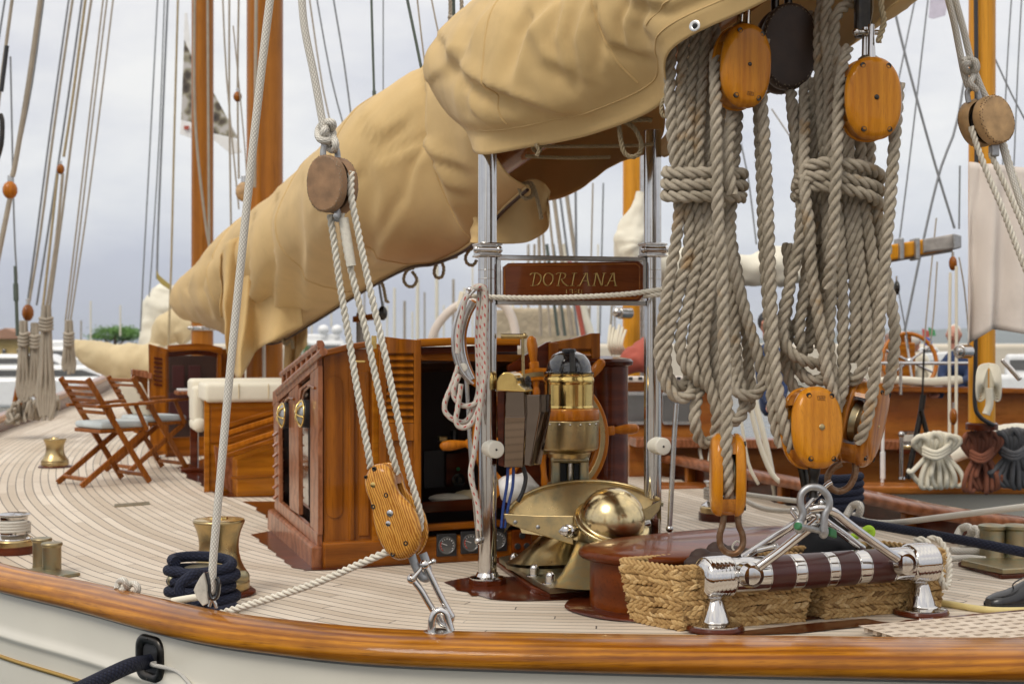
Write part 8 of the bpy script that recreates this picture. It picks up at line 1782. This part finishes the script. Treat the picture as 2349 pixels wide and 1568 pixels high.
leaftree('green bush-like tree beyond the main mast foot', 690, 800, 40, 40, 50, 5, 850)
leaftree('small dark green tree between the foremast and main mast', 548, 775, 90, 30, 40, 6, 830)
def house(label, x0, x1, yb, yt, yr, d, wall, grp=None, sign=False):
    r = thing('shore_house', label, 'building', P((x0 + x1) / 2, yb, d), grp); dep = S(x1 - x0, d) * .6
    mb = MB(); prism(mb, [P(x0, yb, d), P(x0, yt, d), P(x1, yt, d), P(x1, yb, d)], V((0, 1, 0)), dep, .02); mb.build('wall', wall, r)
    mb = MB(); o_ = S(6, d); prism(mb, [P(x0 - 5, yt + 1, d - .5), P(x0 - 5, yt - 3, d - .5), P((x0 + x1) / 2, yr, d - .5), P(x1 + 5, yt - 3, d - .5), P(x1 + 5, yt + 1, d - .5)], V((0, 1, 0)), dep + 1, .02); mb.build('roof', M['roof'], r)
    n_ = max(2, int((x1 - x0) / 26))
    for k in range(n_):
        x = x0 + (x1 - x0) * (k + .5) / n_; mb = MB(); box(mb, Matrix.Translation(P(x, (yt + yb) / 2 - 4, d)), S(7, d), .4, S(10, d), .03); mb.build('window', M['glass'], r)
    if sign: mb = MB(); box(mb, Matrix.Translation(P((x0 + x1) / 2, yb - 14, d - .3)), S((x1 - x0) * .8, d), .3, S(16, d), .03); mb.build('awning', M['white_paint'], r)
M['roof'] = plain('terracotta_roof', (.36, .2, .13), .9, var=.2, vscale=.5); M['ochre'] = plain('ochre_wall', (.55, .4, .16), .9, var=.08, vscale=.4); M['pale_wall'] = plain('pale_wall', (.62, .55, .44), .9, var=.08, vscale=.4)
house('ochre shore house with white awning at the left edge', -40, 62, 842, 776, 752, 75, M['ochre'], 'houses on the far shore', True)
house('low pale shore house right of the ochre one', 110, 195, 842, 792, 780, 82, M['pale_wall'], 'houses on the far shore')
t = NT('pier_stone'); v = t.co(); t.set(Base_Color=t.ramp(t.noise(v, .9, 6, .7), [(.3, (.3, .23, .15)), (.6, (.46, .37, .25)), (.75, (.52, .44, .32))]), Roughness=.9); t.bump(t.noise(v, 2, 5), .6, .3)
pier = MB(); prism(pier, [P(1130, 820, 60), P(1130, 712, 60), P(1180, 706, 60), P(1352, 706, 60), P(1352, 820, 60)], V((0, 1, 0)), 12, .15); tag(pier.build('stone_pier', t.m), 'sandy stone pier wall seen through the gallows frame', 'pier')
sh2 = MB(); box(sh2, Matrix.Identity(4), 400, 60, 3.2, .2, c=(-60, 128, -.6)); struct('shore', sh2, M['pale_wall'])
hl = MB(); rows = []
for j, (yy, zz) in enumerate(((2600, -2), (3000, .55), (3300, 1.0), (3700, .5), (4200, -2))):
    rows.append([V((x, yy, -2 if zz < 0 else -1 + zz * max(0, math.exp(-((x - 1050) / 420) ** 2) * (38 + 26 * noise.noise(V((x * .0032, j * .3, 0))) + 8 * noise.noise(V((x * .011, j, 2))))))) for x in range(-2400, 3200, 40)])
grid(hl, rows); struct('hills', hl, plain('hill_scrub', (.1, .12, .09), .95, var=.2, vscale=.003))
# low roofs, a dinghy-white hull and a distant row of boats at the right edge
motor_yacht('white yacht hull seen past the golden mast at the right edge', 2290, 2420, 900, 860, 38, [(2310, 2400, 812, 862, True)])
motor_yacht('distant white yacht low on the water behind the neighbouring wheel', 2100, 2180, 830, 812, 80, [(2110, 2160, 796, 814, True)])
# waterfront behind the photographer: what the polished steel mirrors
for k, (x, w_, h_, c) in enumerate(((-17, 13, 8.5, 'ochre'), (-3, 12, 10.5, 'pale_wall'), (10, 12, 7.5, 'ochre'), (23, 13, 9.5, 'pale_wall'))):
    r = thing('waterfront_house', ['ochre waterfront house with balcony doors, leftmost behind the quay', 'tall pale waterfront house behind the quay', 'low ochre waterfront house behind the quay', 'pale waterfront house, rightmost behind the quay'][k], 'building', V((x * 3, -80, -.3)), 'waterfront houses')
    mb = MB(); box(mb, Matrix.Identity(4), w_, 9, h_, .04, c=(x * 3, -84, h_ / 2 - .3)); mb.build('wall', M[c], r)
    mb = MB(); prism(mb, [V((x * 3 - w_ / 2 - .4, -79.2, h_ - .3)), V((x * 3, -79.2, h_ + 1.8)), V((x * 3 + w_ / 2 + .4, -79.2, h_ - .3))], V((0, -1, 0)), 9.6, .03); mb.build('roof', M['roof'], r)
    for i in range(4):
        for j in range(int(h_ / 3)):
            mb = MB(); box(mb, Matrix.Identity(4), 1.2, .2, 1.7, .03, c=(x * 3 - w_ / 2 + w_ * (i + .5) / 4, -79.5, 1.3 + 2.9 * j)); mb.build('window', M['glass'], r)

hz = MB(); box(hz, Matrix.Identity(4), 6400, 4600, 73, 0, c=(300, 2200, 34)); t = NT('harbour_air'); t.n.remove(t.b)
pv = t.new('ShaderNodeVolumePrincipled'); pv.inputs['Color'].default_value = (.8, .86, .95, 1); pv.inputs['Density'].default_value = .00022; t.link(pv.outputs[0], t.n['Material Output'].inputs['Volume'])
tag(hz.build('haze', t.m), None, None, None, 'stuff')
